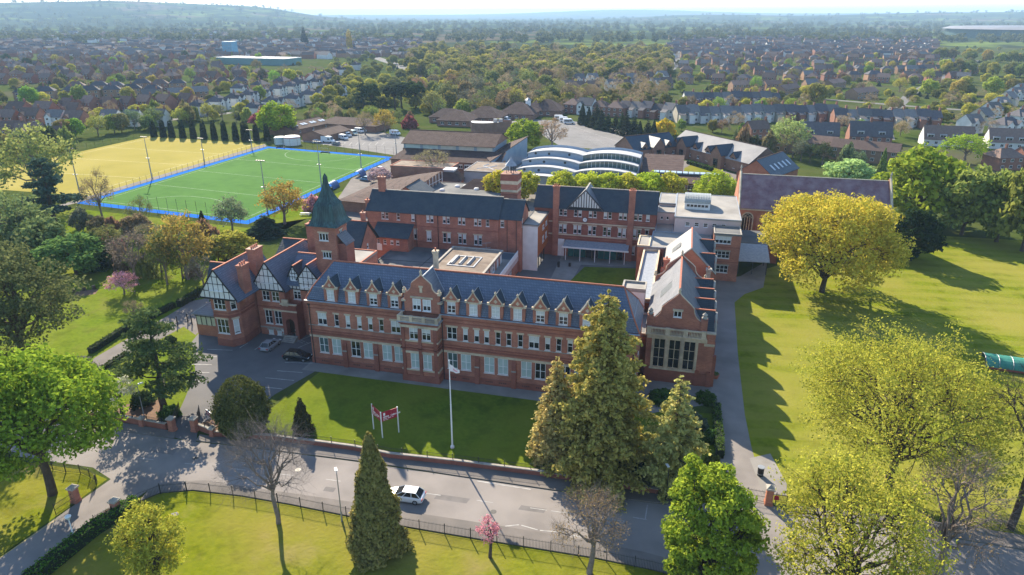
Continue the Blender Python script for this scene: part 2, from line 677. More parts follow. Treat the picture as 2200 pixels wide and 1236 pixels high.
GR_FRONT = grass("front_lawn_grass", (.110, .150, .014), (.074, .112, .010), (.140, .160, .018))
GR_FIELD = grass("playing_field_grass", (.165, .190, .015), (.125, .155, .011), (.235, .212, .045), stripe=(math.radians(84), 7.0, (.225, .215, .042), .4))
GR_PARK = grass("park_grass", (.160, .175, .012), (.115, .140, .010), (.215, .185, .040), worn=(.24, .185, .085))
GR_ROUGH = grass("rough_grass", (.130, .180, .016), (.085, .130, .012), (.165, .18, .03), worn=(.16, .13, .05))
GR_FAR = grass("countryside_grass", (.060, .085, .020), (.042, .062, .016), (.075, .085, .026))
SOIL = mat("bare_soil", (.17, .10, .062), (.12, .072, .046), 1.5, .95, .3)


def field_material():
    """distant country: fields, woods and settlements in patches"""
    m = bpy.data.materials.new("distant_fields")
    m.use_nodes = True
    n, l = m.node_tree.nodes, m.node_tree.links
    p = n["Principled BSDF"]
    p.inputs["Roughness"].default_value = 1.0
    p.inputs["Specular IOR Level"].default_value = 0.0
    tc = n.new("ShaderNodeTexCoord")
    v = n.new("ShaderNodeTexVoronoi")
    v.inputs["Scale"].default_value = .0042
    l.new(tc.outputs["Object"], v.inputs["Vector"])
    s = n.new("ShaderNodeSeparateColor")
    l.new(v.outputs["Color"], s.inputs[0])
    r = n.new("ShaderNodeValToRGB")
    e = r.color_ramp.elements
    e[0].position, e[0].color = 0, (.035, .05, .02, 1)
    e[1].position, e[1].color = 1, (.11, .105, .05, 1)
    for pos, c in ((.35, (.05, .065, .03, 1)), (.5, (.085, .115, .03, 1)), (.62, (.12, .16, .035, 1)), (.75, (.06, .075, .03, 1)), (.88, (.13, .10, .07, 1))):
        x = r.color_ramp.elements.new(pos)
        x.color = c
    r.color_ramp.interpolation = 'CONSTANT'
    l.new(s.outputs[0], r.inputs[0])
    t = n.new("ShaderNodeTexNoise")
    t.inputs["Scale"].default_value = .012
    t.inputs["Detail"].default_value = 8
    l.new(tc.outputs["Object"], t.inputs["Vector"])
    mr = n.new("ShaderNodeMapRange")
    mr.inputs[1].default_value, mr.inputs[2].default_value = .45, .6
    l.new(t.outputs["Fac"], mr.inputs[0])
    x = n.new("ShaderNodeMix")
    x.data_type = 'RGBA'
    l.new(mr.outputs[0], x.inputs[0])
    l.new(r.outputs[0], x.inputs[6])
    x.inputs[7].default_value = (.032, .042, .022, 1)
    l.new(x.outputs[2], p.inputs["Base Color"])
    return m


FIELDS = field_material()
TOWN = mat("town_ground", (.045, .060, .016), (.060, .088, .016), .06, .95, c3=(.085, .078, .05), scale3=.02, detail=7, spec=0)

# one sheet to the horizon: flat near the school, low hills far out
def terrain_height(x, y):
    d = dist_to_cam(x, y)
    a = view_x(x, y) if (-(x - CAMX) * math.sin(YAW) + (y - CAMY) * math.cos(YAW)) > 1 else 9
    if d < 1500 or a > 2:
        return 0.0
    f = min(1.0, (d - 1500) / 2200.0)
    f = f * f * (3 - 2 * f)
    # long hill at the left, lower ridge at the right
    hl = 135 * math.exp(-((a + .50) / .19) ** 2) + 90 * math.exp(-((a + .74) / .16) ** 2) + 45 * math.exp(-((a + .34) / .07) ** 2)
    hr = 62 * math.exp(-((a - .55) / .22) ** 2) + 40 * math.exp(-((a - .25) / .13) ** 2) + 70 * math.exp(-((a - .85) / .18) ** 2)
    wl_ = math.exp(-((d - 6300) / 1500.0) ** 2)
    wr_ = math.exp(-((d - 7200) / 1500.0) ** 2)
    rough = 9 * math.sin(x * .0031 + 1.3) * math.cos(y * .0027) + 6 * math.sin(x * .0083) * math.sin(y * .0069 + .6)
    far = 150 * math.exp(-((d - 15500) / 3000.0) ** 2) * (.35 + .65 * math.exp(-((a - .16) / .14) ** 2) + .25 * math.exp(-((a - .6) / .3) ** 2))
    return max(0.0, f * (hl * wl_ + hr * wr_ + rough * .5 * math.exp(-((d - 5000) / 4000.0) ** 2)) + far)


def make_terrain():
    rings = [0, 60, 150, 300, 500, 800, 1150, 1500] + [1500 + 160 * i for i in range(1, 45)] + [9000, 10500, 12500, 14000, 15500, 17000, 20000, 26000]
    seg = 200
    vs, fs = [(CAMX, CAMY, 0.0)], []
    for r in rings[1:]:
        for k in range(seg):
            t = 2 * math.pi * k / seg
            x, y = CAMX + r * math.cos(t), CAMY + r * math.sin(t)
            vs.append((x, y, terrain_height(x, y)))
    for k in range(seg):
        fs.append((0, 1 + k, 1 + (k + 1) % seg))
    mi = [0] * seg
    for i in range(len(rings) - 2):
        for k in range(seg):
            a, b = 1 + i * seg + k, 1 + i * seg + (k + 1) % seg
            fs.append((a, a + seg, b + seg, b))
            mi.append(1 if rings[i + 1] >= 1150 else 0)
    me = bpy.data.meshes.new("ground")
    me.from_pydata(vs, [], fs)
    me.materials.append(GR_FAR)
    me.materials.append(FIELDS)
    me.polygons.foreach_set("material_index", mi)
    me.polygons.foreach_set("use_smooth", [True] * len(fs))
    me.update()
    return struct(place("ground", me))


make_terrain()
# lawns and grass
sheet("front_lawn", [(560, 895), (690, 797), (1160, 852), (1420, 882), (1545, 890), (1550, 1075), (1440, 1062), (1149, 1018), (838, 980), (584, 943), (450, 930)], .012, GR_FRONT)
sheet("playing_field", [(1570, 620), (1640, 580), (1900, 500), (2250, 520), (2500, 620), (2700, 1190), (2200, 1150), (1944, 1108), (1690, 1085), (1545, 1060), (1545, 830)], .010, GR_FIELD)
sheet("park_lawn", [(280, 1080), (345, 1050), (518, 1056), (760, 1094), (1045, 1138), (1380, 1190), (1600, 1245), (1750, 1420), (0, 1420), (69, 1236)], .010, GR_PARK)
sheet("bank_lawn", [(-500, 935), (0, 985), (190, 1012), (230, 1030), (160, 1081), (0, 1195), (-300, 1400), (-700, 1300)], .010, GR_PARK)
sheet("garden_grass", [(-250, 560), (160, 448), (530, 490), (660, 470), (800, 440), (770, 400), (560, 470), (480, 560), (430, 690), (420, 800), (385, 900), (230, 885), (-400, 830)], .008, GR_ROUGH)
# roads
sheet("road", [(-400, 845), (269, 929), (421, 950), (518, 960), (760, 992), (994, 1026), (1184, 1054), (1432, 1085), (1560, 1080), (1640, 1075), (1700, 1108), (1950, 1140), (2300, 1200), (2700, 1285),
               (2700, 1440), (2200, 1345), (1590, 1243), (1380, 1186), (1218, 1154), (1045, 1126), (873, 1100), (760, 1080), (622, 1060), (518, 1045), (442, 1033), (380, 1035), (320, 1052), (283, 1078),
               (204, 1137), (69, 1236), (-60, 1330), (-150, 1290), (0, 1199), (166, 1081), (238, 1030), (200, 1005), (0, 975), (-400, 915)], .016, ASPH)
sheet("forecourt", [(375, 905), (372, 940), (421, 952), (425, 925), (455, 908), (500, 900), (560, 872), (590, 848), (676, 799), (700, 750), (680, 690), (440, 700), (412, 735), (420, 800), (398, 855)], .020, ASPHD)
sheet("drive", [(-300, 990), (60, 880), (150, 815), (205, 768), (300, 713), (365, 676), (412, 647), (450, 640), (445, 700), (420, 720), (395, 702), (330, 737), (215, 797), (170, 838), (60, 915), (-300, 1040)], .018, PAVE)
sheet("school_path", [(1526, 840), (1534, 602), (1590, 594), (1650, 560), (1640, 618), (1600, 632), (1578, 650), (1585, 760), (1600, 890), (1614, 960), (1640, 1051), (1650, 1080), (1560, 1082), (1549, 1000)], .022, ASPH)
PAVW = mat("concrete_path", (.25, .235, .215), (.21, .195, .18), .6, .95, .1, bscale=5, c3=(.17, .155, .14), scale3=.2)
sheet("terrace_path", [(-.5, -2.9), (54.5, -2.9), (64.4, 2.6), (64.4, 7.6), (50, 7.6), (50, -.2), (-.5, -.2)], .024, PAVW, px=False)
sheet("gate_paving", [(1610, 985), (1655, 975), (1690, 1040), (1690, 1066), (1640, 1062)], .028, PAVW)


def pave(name, top, bot, z=.13):
    return sheet(name, top + bot[::-1], z, PAVE, thick=.125)


pave("pavement", [(430, 935), (463, 940), (584, 947), (760, 970), (838, 986), (976, 1001), (1149, 1023), (1322, 1049), (1443, 1068)],
     [(421, 948), (518, 959), (584, 968), (760, 990), (838, 1001), (994, 1025), (1184, 1053), (1322, 1071), (1440, 1085)])
pave("pavement_west", [(-400, 830), (238, 905), (359, 926), (378, 930)], [(-400, 846), (238, 925), (359, 941), (374, 943)])
pave("pavement_south", [(320, 1053), (345, 1043), (380, 1036), (442, 1034), (518, 1046), (622, 1061), (760, 1081), (873, 1101), (1045, 1127), (1218, 1155), (1380, 1187), (1590, 1244)],
     [(300, 1078), (345, 1060), (414, 1054), (518, 1066), (622, 1084), (760, 1112), (880, 1134), (1045, 1162), (1280, 1200), (1400, 1225), (1590, 1275)])
pave("pavement_east", [(1714, 1090), (1944, 1112), (2200, 1152), (2600, 1225)], [(1690, 1107), (1950, 1139), (2200, 1182), (2600, 1265)])


def strip(mb, a, b, w, z):
    dx, dy = b[0] - a[0], b[1] - a[1]
    L = math.hypot(dx, dy) or 1
    nx, ny = -dy / L * w / 2, dx / L * w / 2
    mb.poly([(a[0] - nx, a[1] - ny, z), (b[0] - nx, b[1] - ny, z), (b[0] + nx, b[1] + ny, z), (a[0] + nx, a[1] + ny, z)])


def line_marks(name, segs, w, z, m, px=True, dash=None):
    mb = MB()
    for a, b in segs:
        a, b = (G(*a), G(*b)) if px else (a, b)
        if dash:
            L = math.hypot(b[0] - a[0], b[1] - a[1])
            k = 0.0
            while k < L:
                e = min(L, k + dash[0])
                f = lambda t: (a[0] + (b[0] - a[0]) * t / L, a[1] + (b[1] - a[1]) * t / L)
                strip(mb, f(k), f(e), w, z)
                k += dash[0] + dash[1]
        else:
            strip(mb, a, b, w, z)
    return struct(mb.build(name, m))


line_marks("road_centre_line", [((300, 985), (700, 1030)), ((700, 1030), (1184, 1098)), ((1184, 1098), (1430, 1133))], .10, .024, LINE, dash=(2.0, 4.5))
line_marks("bus_stop_line", [((1085, 1131), (1115, 1128)), ((1120, 1129), (1155, 1139)), ((1160, 1140), (1195, 1143)), ((1200, 1143), (1250, 1155)), ((1025, 1034), (1140, 1052)),
                                ((1360, 1112), (1390, 1117)), ((1391, 1085), (1386, 1117)), ((1300, 1072), (1348, 1082)), ((1610, 1130), (1655, 1135)), ((1500, 1155), (1560, 1163))], .14, .024, LINE)
line_marks("kerb_yellow_line", [((445, 1037), (520, 1047)), ((446, 1039), (520, 1049)), ((520, 1048), (620, 1063)), ((0, 1199), (120, 1117)), ((80, 1234), (200, 1145)), ((75, 1230), (196, 1142))], .09, .025, LINEY)
PATCH = mat("tarmac_patch", (.165, .152, .145), (.135, .125, .12), .8, .95, .2, bscale=9)
for q in ([(548, 985), (600, 991), (590, 1004), (536, 998)], [(940, 1062), (1010, 1072), (1002, 1082), (932, 1072)], [(1120, 1086), (1175, 1094), (1168, 1103), (1113, 1095)], [(330, 960), (380, 966), (372, 978), (320, 971)], [(700, 1046), (722, 1049), (716, 1058), (694, 1055)], [(1240, 1118), (1330, 1131), (1326, 1136), (1236, 1123)], [(1560, 905), (1585, 908), (1588, 925), (1562, 922)], [(455, 1000), (462, 1001), (480, 1028), (472, 1027)]):
    sheet("tarmac_patch", q, .019, PATCH)
mh = MB()
for px_, py_ in ((640, 1010), (905, 1050), (1060, 1100), (420, 985), (1290, 1095), (1590, 1150)):
    cx_, cy_ = G(px_, py_)
    mh.poly([(cx_ + .38 * math.cos(t), cy_ + .38 * math.sin(t), .0225) for t in np.linspace(0, 6.28, 13)[:-1]])
struct(mh.build("manhole_cover", DARKM))
# parking bays in front of the house
PB = [((414, 766), (466, 767)), ((410, 783), (455, 784)), ((405, 800), (450, 801)), ((395, 818), (432, 820)), ((445, 751), (500, 753)), ((515, 748), (533, 737)), ((547, 752), (560, 743)),
      ((578, 757), (612, 729)), ((635, 735), (668, 722)), ((640, 748), (668, 736)), ((595, 797), (650, 801)), ((570, 812), (632, 818)), ((556, 831), (606, 836)), ((612, 779), (672, 781))]
line_marks("parking_bay_line", PB, .13, .026, LINE)
PT = []
for r_ in (0, 1):
    for k_ in range(7):
        a_ = (645 + 2.6 * k_ - 6 * r_, 731.5 + 1.0 * k_ + 2.2 * r_)
        if k_ != 4 + r_:
            PT.append((a_, (a_[0] + 1.4, a_[1] - .7)))
line_marks("parking_bay_lettering", PT, .22, .027, LINE)

# ---------------------------------------------------------------- hockey pitches
BLUE = mat("blue_turf", (.0, .125, .52), (.0, .105, .44), .4, .9, spec=.02)
TURF = mat("green_turf", (.060, .150, .026), (.048, .128, .022), .3, .95, .2, bscale=4, c3=(.068, .165, .030), scale3=.05, spec=.03)
SAND = mat("sanded_turf", (.27, .225, .040), (.24, .205, .037), .2, .95, .15, bscale=3, c3=(.30, .25, .06), scale3=.05, spec=.03)
PQ = [G(165, 437), G(533, 482), G(849, 338), G(575, 315)]        # near left, near right, far right, far left


def pq(s, t):
    """s across 0..1, t along 0..1"""
    a = [PQ[0][i] + (PQ[1][i] - PQ[0][i]) * s for i in (0, 1)]
    b = [PQ[3][i] + (PQ[2][i] - PQ[3][i]) * s for i in (0, 1)]
    return (a[0] + (b[0] - a[0]) * t, a[1] + (b[1] - a[1]) * t)


sheet("pitch_surround", PQ, .010, BLUE, px=False)
ms, mt = 2.6 / 64, 2.8 / 100
sheet("hockey_pitch", [pq(ms, mt), pq(1 - ms, mt), pq(1 - ms, 1 - mt), pq(ms, 1 - mt)], .016, TURF, px=False)
fs, ft = 4.4 / 64, 4.6 / 100
pl = []
for s0, t0, s1, t1 in ((fs, ft, 1 - fs, ft), (fs, 1 - ft, 1 - fs, 1 - ft), (fs, ft, fs, 1 - ft), (1 - fs, ft, 1 - fs, 1 - ft), (fs, .5, 1 - fs, .5), (fs, .275, 1 - fs, .275), (fs, .725, 1 - fs, .725)):
    pl.append((pq(s0, t0), pq(s1, t1)))
for t0, sg in ((ft, 1), (1 - ft, -1)):
    arc = []
    for k in range(25):
        q = math.pi * k / 24
        cxs = .5 + (math.cos(q) * 14.63 + (1.83 if q < math.pi / 2 else -1.83)) / 64
        arc.append(pq(cxs, t0 + sg * math.sin(q) * 14.63 / 100))
    pl += list(zip(arc[:-1], arc[1:]))
line_marks("pitch_line", pl, .15, .022, mat("pitch_white", (.40, .45, .36), (.28, .34, .25), .6, .9, spec=.02), px=False)
YQ = [(-192, 84), (-126.5, 84), (-126.5, 182), (-192, 187)]
sheet("sand_pitch", YQ, .012, SAND, px=False)
line_marks("sand_pitch_line", [((-188, 88), (-188, 182)), ((-131, 88), (-131, 178)), ((-188, 134), (-131, 134)), ((-188, 182), (-131, 178)), ((-188, 110), (-131, 110)), ((-188, 158), (-131, 157))], .16, .017,
           mat("faded_line", (.55, .50, .28), None, 1, .9), px=False)
sheet("service_strip", [(-127, 60), (-123.6, 76), (-122.3, 177), (-126.3, 182)], .014, PAVE, px=False)
# car parks behind the school
CARP = mat("car_park_tarmac", (.18, .175, .17), (.15, .145, .143), .25, .95, .1, bscale=4, c3=(.21, .20, .196), scale3=.05, spec=.1)
sheet("van_park", [(640, 303), (760, 283), (800, 280), (872, 296), (862, 336), (760, 320)], .012, CARP)
sheet("main_car_park", [(1080, 262), (1150, 257), (1245, 262), (1345, 293), (1345, 325), (1205, 315), (1155, 285)], .012, CARP)
cpl = []
for k in range(15):
    f = k / 14
    a = (1216 + 80 * f, 279 + 40 * f)
    cpl.append((a, (a[0] + 34, a[1] + 2.5)))
    b = (1262 + 72 * f, 273 + 24 * f)
    cpl.append((b, (b[0] + 22, b[1] + 3)))
cpl.append(((1218, 268), (1330, 306)))
line_marks("car_park_line", cpl, .14, .018, LINE)
line_marks("van_park_line", [((700 + 14 * k, 306), (694 + 14 * k, 312)) for k in range(10)], .14, .018, LINE)
sheet("rear_yard", [(-44, 88), (-20, 66), (6, 66), (6, 120), (-25, 128), (-50, 165), (-57, 165), (-57, 128)], .009, PAVE, px=False)
sheet("campus_paving", [(-15, 92), (58, 92), (90, 150), (60, 190), (30, 182), (-30, 185), (-30, 128)], .007, PAVE, px=False)
sheet("campus_lawn", [(1470, 362), (1490, 351), (1530, 357), (1560, 372), (1530, 376), (1470, 372)], .013, GR_PARK)
# courtyard
sheet("courtyard_yard", [(23, 10), (50, 10), (50, 64), (23, 64)], .014, ASPHD, px=False)
sheet("courtyard_path", [(31, 44), (35.5, 44), (36, 58.5), (49.5, 60), (49.5, 64), (30.5, 64)], .020, PAVW, px=False)
sheet("courtyard_lawn", [(35.2, 24), (49, 24), (49, 59.2), (37, 57.4), (35.2, 47)], .026, GR_FRONT, px=False)
# streets in the town
STREET = mat("street_tarmac", (.17, .165, .16), (.14, .135, .13), .2, .95, spec=.05)


def street(name, pts, w, z=.03):
    P = [G(*p) for p in pts]
    mb = MB()
    for a, b in zip(P[:-1], P[1:]):
        strip(mb, a, b, w, z)
    return struct(mb.build(name, STREET))


sheet("town_ground", [(-900, 330), (-300, 290), (0, 285), (300, 262), (640, 262), (700, 240), (700, 150), (640, 95), (300, 78), (-100, 75), (-900, 85)], .004, TOWN)
sheet("town_ground_east", [(1330, 215), (1440, 262), (1700, 320), (1880, 345), (2200, 380), (2900, 470), (2900, 120), (2200, 92), (1900, 90), (1480, 90), (1440, 150)], .004, TOWN)
street("street", [(205, 270), (330, 262), (520, 240), (690, 205)], 7)
street("street", [(1380, 190), (1450, 140), (1452, 112), (1425, 98)], 12)
street("street", [(1480, 205), (1700, 208), (2000, 232), (2200, 245)], 7)
street("street", [(1905, 300), (1895, 258), (1960, 200), (2100, 130)], 7)
street("street", [(610, 120), (640, 106), (660, 92)], 9)
street("railway_bed", [(920, 165), (840, 135), (770, 112), (730, 95)], 14)
sheet("verge", [(1405, 130), (1440, 130), (1445, 105), (1420, 100), (1400, 110)], .02, GR_PARK)
sheet("meadow", [(970, 165), (1060, 172), (1180, 165), (1240, 150), (1020, 158)], .02, GR_PARK)
# ================================================================ the school
SLATEH = tiles("hall_slate", (.125, .13, .15), (.10, .105, .125), (.06, .064, .078), .42, .30, .55, .5, spec=.3, c3=(.16, .158, .165))


def wins(side, centres, z, w, h, **kw):
    return [(side, c, z, w, h, kw) for c in centres]


def band(parent, x0, x1, y, z0, z1, proud, m, name="string_course"):
    return bx(name, m, parent, x0, x1, y - proud, y + .02, z0, z1)


def coping(parent, pts, m=STONE, r=.16, name="coping", n=4):
    return MB().tube(pts, r, n).build(name, m, parent)


def gable_profile(hw, zb, zs, zn, za):
    """Dutch gable outline, right half from the base up: straight, hollow curve, shoulder, swept apex"""
    r = [(hw, zb), (hw, zs)]
    nx = hw * .56
    for k in range(1, 7):
        t = k / 6
        r.append((hw - (hw - nx) * math.sin(t * math.pi / 2) ** 1.1, zs + (zn - zs) * (1 - math.cos(t * math.pi / 2))))
    r.append((nx - .05, zn + .18))
    for k in range(1, 8):
        t = k / 7
        r.append(((nx - .05) * (1 - t) ** 1.25, zn + .18 + (za - zn - .18) * t ** .85))
    return r


def dutch_gable(parent, cx, y, zb, hw, zs, zn, za, m, thick=.45, holes=None, name="gable"):
    r = gable_profile(hw, zb, zs, zn, za)
    pts = [(cx + a, y, z) for a, z in r] + [(cx - a, y, z) for a, z in r[::-1][1:]]
    o = MB().slab(pts[::-1], (0, thick, 0)).build(name, m, parent)
    e = [(cx + a, y + thick / 2, z) for a, z in r[1:]]
    f = [(cx - a, y + thick / 2, z) for a, z in r[1:]]
    c = MB()
    c.tube(e, .13, 5)
    c.tube(f, .13, 5)
    c.build("coping", STONE, o)
    MB().lathe([(.22, za - .1), (.16, za + .25), (.24, za + .4), (.12, za + .7), (.02, za + .85)], 8, cx, y + thick / 2).build("finial", STONE, o)
    for s in (-1, 1):
        fn = MB().box(cx + s * hw - .24, cx + s * hw + .24, y - .03, y + thick + .03, zs - .1, zs + .35)
        fn.lathe([(.2, zs + .35), (.26, zs + .6), (.05, zs + .85)], 8, cx + s * hw, y + thick / 2)
        fn.build("finial", STONE, o)
    return o


# ---------------------------------------------------------------- main block
MAIN = thing("school_building", "long red brick school building with a row of slate-roofed gabled dormers facing the lawn", "school building", (26.5, 4.8, 0))


def main_block():
    p = MAIN
    p.location = (0, 0, 0)
    W = []
    F1 = dict(nx=2, ny=2)
    for c in (2.5, 15.3, 24.65, 37.65, 48.6):
        W.append(('f', c, 7.15, 1.6, 2.1, dict(nx=2, ny=2)))
    for c in (5.05, 7.05, 9.05, 10.95, 12.85, 26.85, 28.65, 30.25, 32.05, 33.75, 35.55, 39.75, 41.45, 43.15, 44.9, 46.6):
        W.append(('f', c, 7.15, .78, 2.1, dict(nx=1, ny=2)))
    for c in (2.3, 4.6, 8.0, 10.2, 13.5, 15.6, 24.6, 26.8, 30.6, 32.8, 36.5, 38.7, 42.5, 44.7, 48.0, 50.2):
        W.append(('f', c, 2.05, 1.65, 2.75, dict(nx=2, ny=2, pane=R.choice((BLINDG, BLINDG, GLASSG, GLASS)), blind=0, lint=False)))
    for c in (2.2, 5.5):
        W.append(('l', c, 7.15, 1.1, 2.0, {}))
    for c in (2.5, 6.5):
        W.append(('r', c, 7.15, 1.1, 2.0, {}))
        W.append(('r', c, 2.05, 1.1, 2.4, {}))
    body(p, 0, 53, 0, 9.6, 0, 11.1, BRICK, W)
    # plinth, bands and cornice
    pl = MB()
    pl.box(-.12, 16.98, -.14, -.002, 0, 1.05)
    pl.box(22.92, 53.1, -.14, -.002, 0, 1.05)
    pl.box(-.14, -.002, 0, 9.6, 0, 1.05)
    pl.build("plinth", BRICKD, p)
    for x0, x1 in ((-.08, 17.0), (22.9, 53.08)):
        band(p, x0, x1, 0, 4.84, 5.2, .07, STONE)
        band(p, x0, x1, 0, 5.55, 5.8, .16, BRICKD)
        band(p, x0, x1, 0, 6.05, 6.2, .10, BRICKD)
        band(p, x0, x1, 0, 6.92, 7.03, .06, STONEG)
        band(p, x0, x1, 0, 9.95, 10.1, .06, BRICKD)
        band(p, x0, x1, 0, 10.6, 10.85, .16, BRICKD, "cornice")
        band(p, x0 - .1, x1 + .1, 0, 10.85, 11.32, .30, BRICK, "cornice")
        band(p, x0 - .1, x1 + .1, -.1, 11.325, 11.42, .34, LEAD, "gutter")
    for z0, z1, d in ((4.84, 5.2, .07), (10.85, 11.32, .3)):
        bx("string_course", STONE if d < .1 else BRICK, p, -d, -.001, .02, 9.6, z0, z1)
    for c in (6.15, 11.7, 28.7, 34.6, 40.6, 46.4):
        b = MB().box(c - .36, c + .36, -.42, -.001, 0, 3.0)
        b.box(c - .32, c + .32, -.34, -.001, 3.0, 4.0)
        b.slab([(c - .32, -.34, 4.0), (c + .32, -.34, 4.0), (c + .32, -.02, 4.8), (c - .32, -.02, 4.8)], (0, .02, 0))
        b.poly([(c - .32, -.34, 4.0), (c - .32, -.02, 4.8), (c - .32, -.02, 4.0)])
        b.poly([(c + .32, -.34, 4.0), (c + .32, -.02, 4.0), (c + .32, -.02, 4.8)])
        o = b.build("buttress", BRICKD, p)
        bx("buttress_cap", STONEG, o, c - .38, c + .38, -.45, -.33, 2.9, 3.1)
    v = MB()
    for c in (2.3, 4.6, 8, 10.2, 13.5, 24.6, 26.8, 30.6, 32.8, 36.5, 38.7):
        for k in range(4):
            v.box(c - .6 + .32 * k, c - .4 + .32 * k, -.145, -.141, 1.25 - .75, 1.42 - .75)
    v.build("air_vent", DARKM, p)
    # rainwater pipes
    for x in (16.75, 23.2, .45, 52.5):
        o = MB().tube([(x, -.2, 0), (x, -.2, 10.9)], .07, 6)
        o.box(x - .16, x + .16, -.32, -.06, 10.5, 10.84)
        o.build("drainpipe", DARKM, p)
    # mansard roof
    r0 = [(-.15, .15), (53.15, .15), (53.15, 9.45), (-.15, 9.45)]
    r1 = [(.85, .95), (52.15, .95), (52.15, 8.65), (.85, 8.65)]
    A, B = (2.9, 4.8, 16.6), (50.2, 4.8, 16.6)
    m = MB()
    for i in range(4):
        j = (i + 1) % 4
        m.poly([(*r0[i], 11.43), (*r0[j], 11.43), (*r1[j], 13.3), (*r1[i], 13.3)])
    q = [(*a, 13.3) for a in r1]
    m.poly([q[0], q[1], B, A]); m.poly([q[1], q[2], B]); m.poly([q[2], q[3], A, B]); m.poly([q[3], q[0], A])
    rf = m.build("roof", SLATE, p)
    rt = MB().tube([A, B], .16, 6)
    for k, e in ((0, A), (1, B), (2, B), (3, A)):
        rt.tube([q[k], e], .12, 6)
        rt.tube([(*r0[k], 11.43), q[k]], .12, 6)
    rt.build("ridge_tile", TERRA, rf)
    kb = MB()
    for i in range(4):
        j = (i + 1) % 4
        kb.tube([q[i], q[j]], .06, 5)
    kb.build("roof_kerb", LEAD, rf)
    # dormers
    for c in (4.4, 8.1, 11.8, 15.35, 24.7, 28.2, 31.7, 35.1, 38.55, 42.0, 45.5, 49.0):
        dormer(p, c)
    # central bay and gable
    bay(p)
    chimney(p, 19.4, 8.2, 13, 18.6, .7, .7, STONE, 1)


def dormer(p, c):
    y = .05
    hw, ze, za = 1.12, 13.75, 15.35
    m = MB()
    holes = [(c - .66, c + .66, 11.6, 13.45)]
    wall_face(m, 'f', y, c - hw, c + hw, 11.43, ze, holes, .2)
    m.poly([(c - hw, y, ze), (c + hw, y, ze), (c + .38, y, 14.7), (c, y, za), (c - .38, y, 14.7)])
    m.poly([(c - hw, y, 11.43), (c - hw, y, ze), (c - hw, y + 2.2, ze), (c - hw, y + .9, 11.43)])
    m.poly([(c + hw, y, 11.43), (c + hw, y + .9, 11.43), (c + hw, y + 2.2, ze), (c + hw, y, ze)])
    d = m.build("dormer", BRICK, p)
    bl = R.choice((.95, .95, .95, .6, .45, .3))
    window(d, 'f', c, y, 11.6, 1.32, 1.85, 2, 3, blind=bl, inpart=True, lint=STONE)
    k = MB()
    k.tube([(c - hw - .05, y, ze), (c - .42, y, 14.72), (c, y, za + .12)], .085, 4)
    k.tube([(c + hw + .05, y, ze), (c + .42, y, 14.72), (c, y, za + .12)], .085, 4)
    k.box(c - hw - .2, c - hw + .22, y - .1, y + .25, ze - .15, ze + .22)
    k.box(c + hw - .22, c + hw + .2, y - .1, y + .25, ze - .15, ze + .22)
    k.lathe([(.13, za), (.2, za + .22), (.04, za + .5)], 6, c, y)
    k.box(c - .26, c + .26, y - .05, y - .002, 14.12, 14.32)
    k.box(c - .12, c + .12, y - .055, y - .003, 13.95, 14.5)
    k.build("coping", STONE, d)
    r = MB()
    zr = 15.15
    yb = 3.05
    for s in (-1, 1):
        r.slab([(c + s * (hw + .05), y + .12, ze + .02), (c, y + .12, zr), (c, yb, zr), (c + s * (hw + .05), 1.55, ze + .02)][::s], (0, 0, .08))
    ro = r.build("dormer_roof", SLATED, d)
    f = MB()
    for s in (-1, 1):
        f.tube([(c, yb + .03, zr + .1), (c + s * (hw + .08), 1.52, ze + .1)], .075, 4)
    f.build("lead_flashing", LEAD, d)
    return d


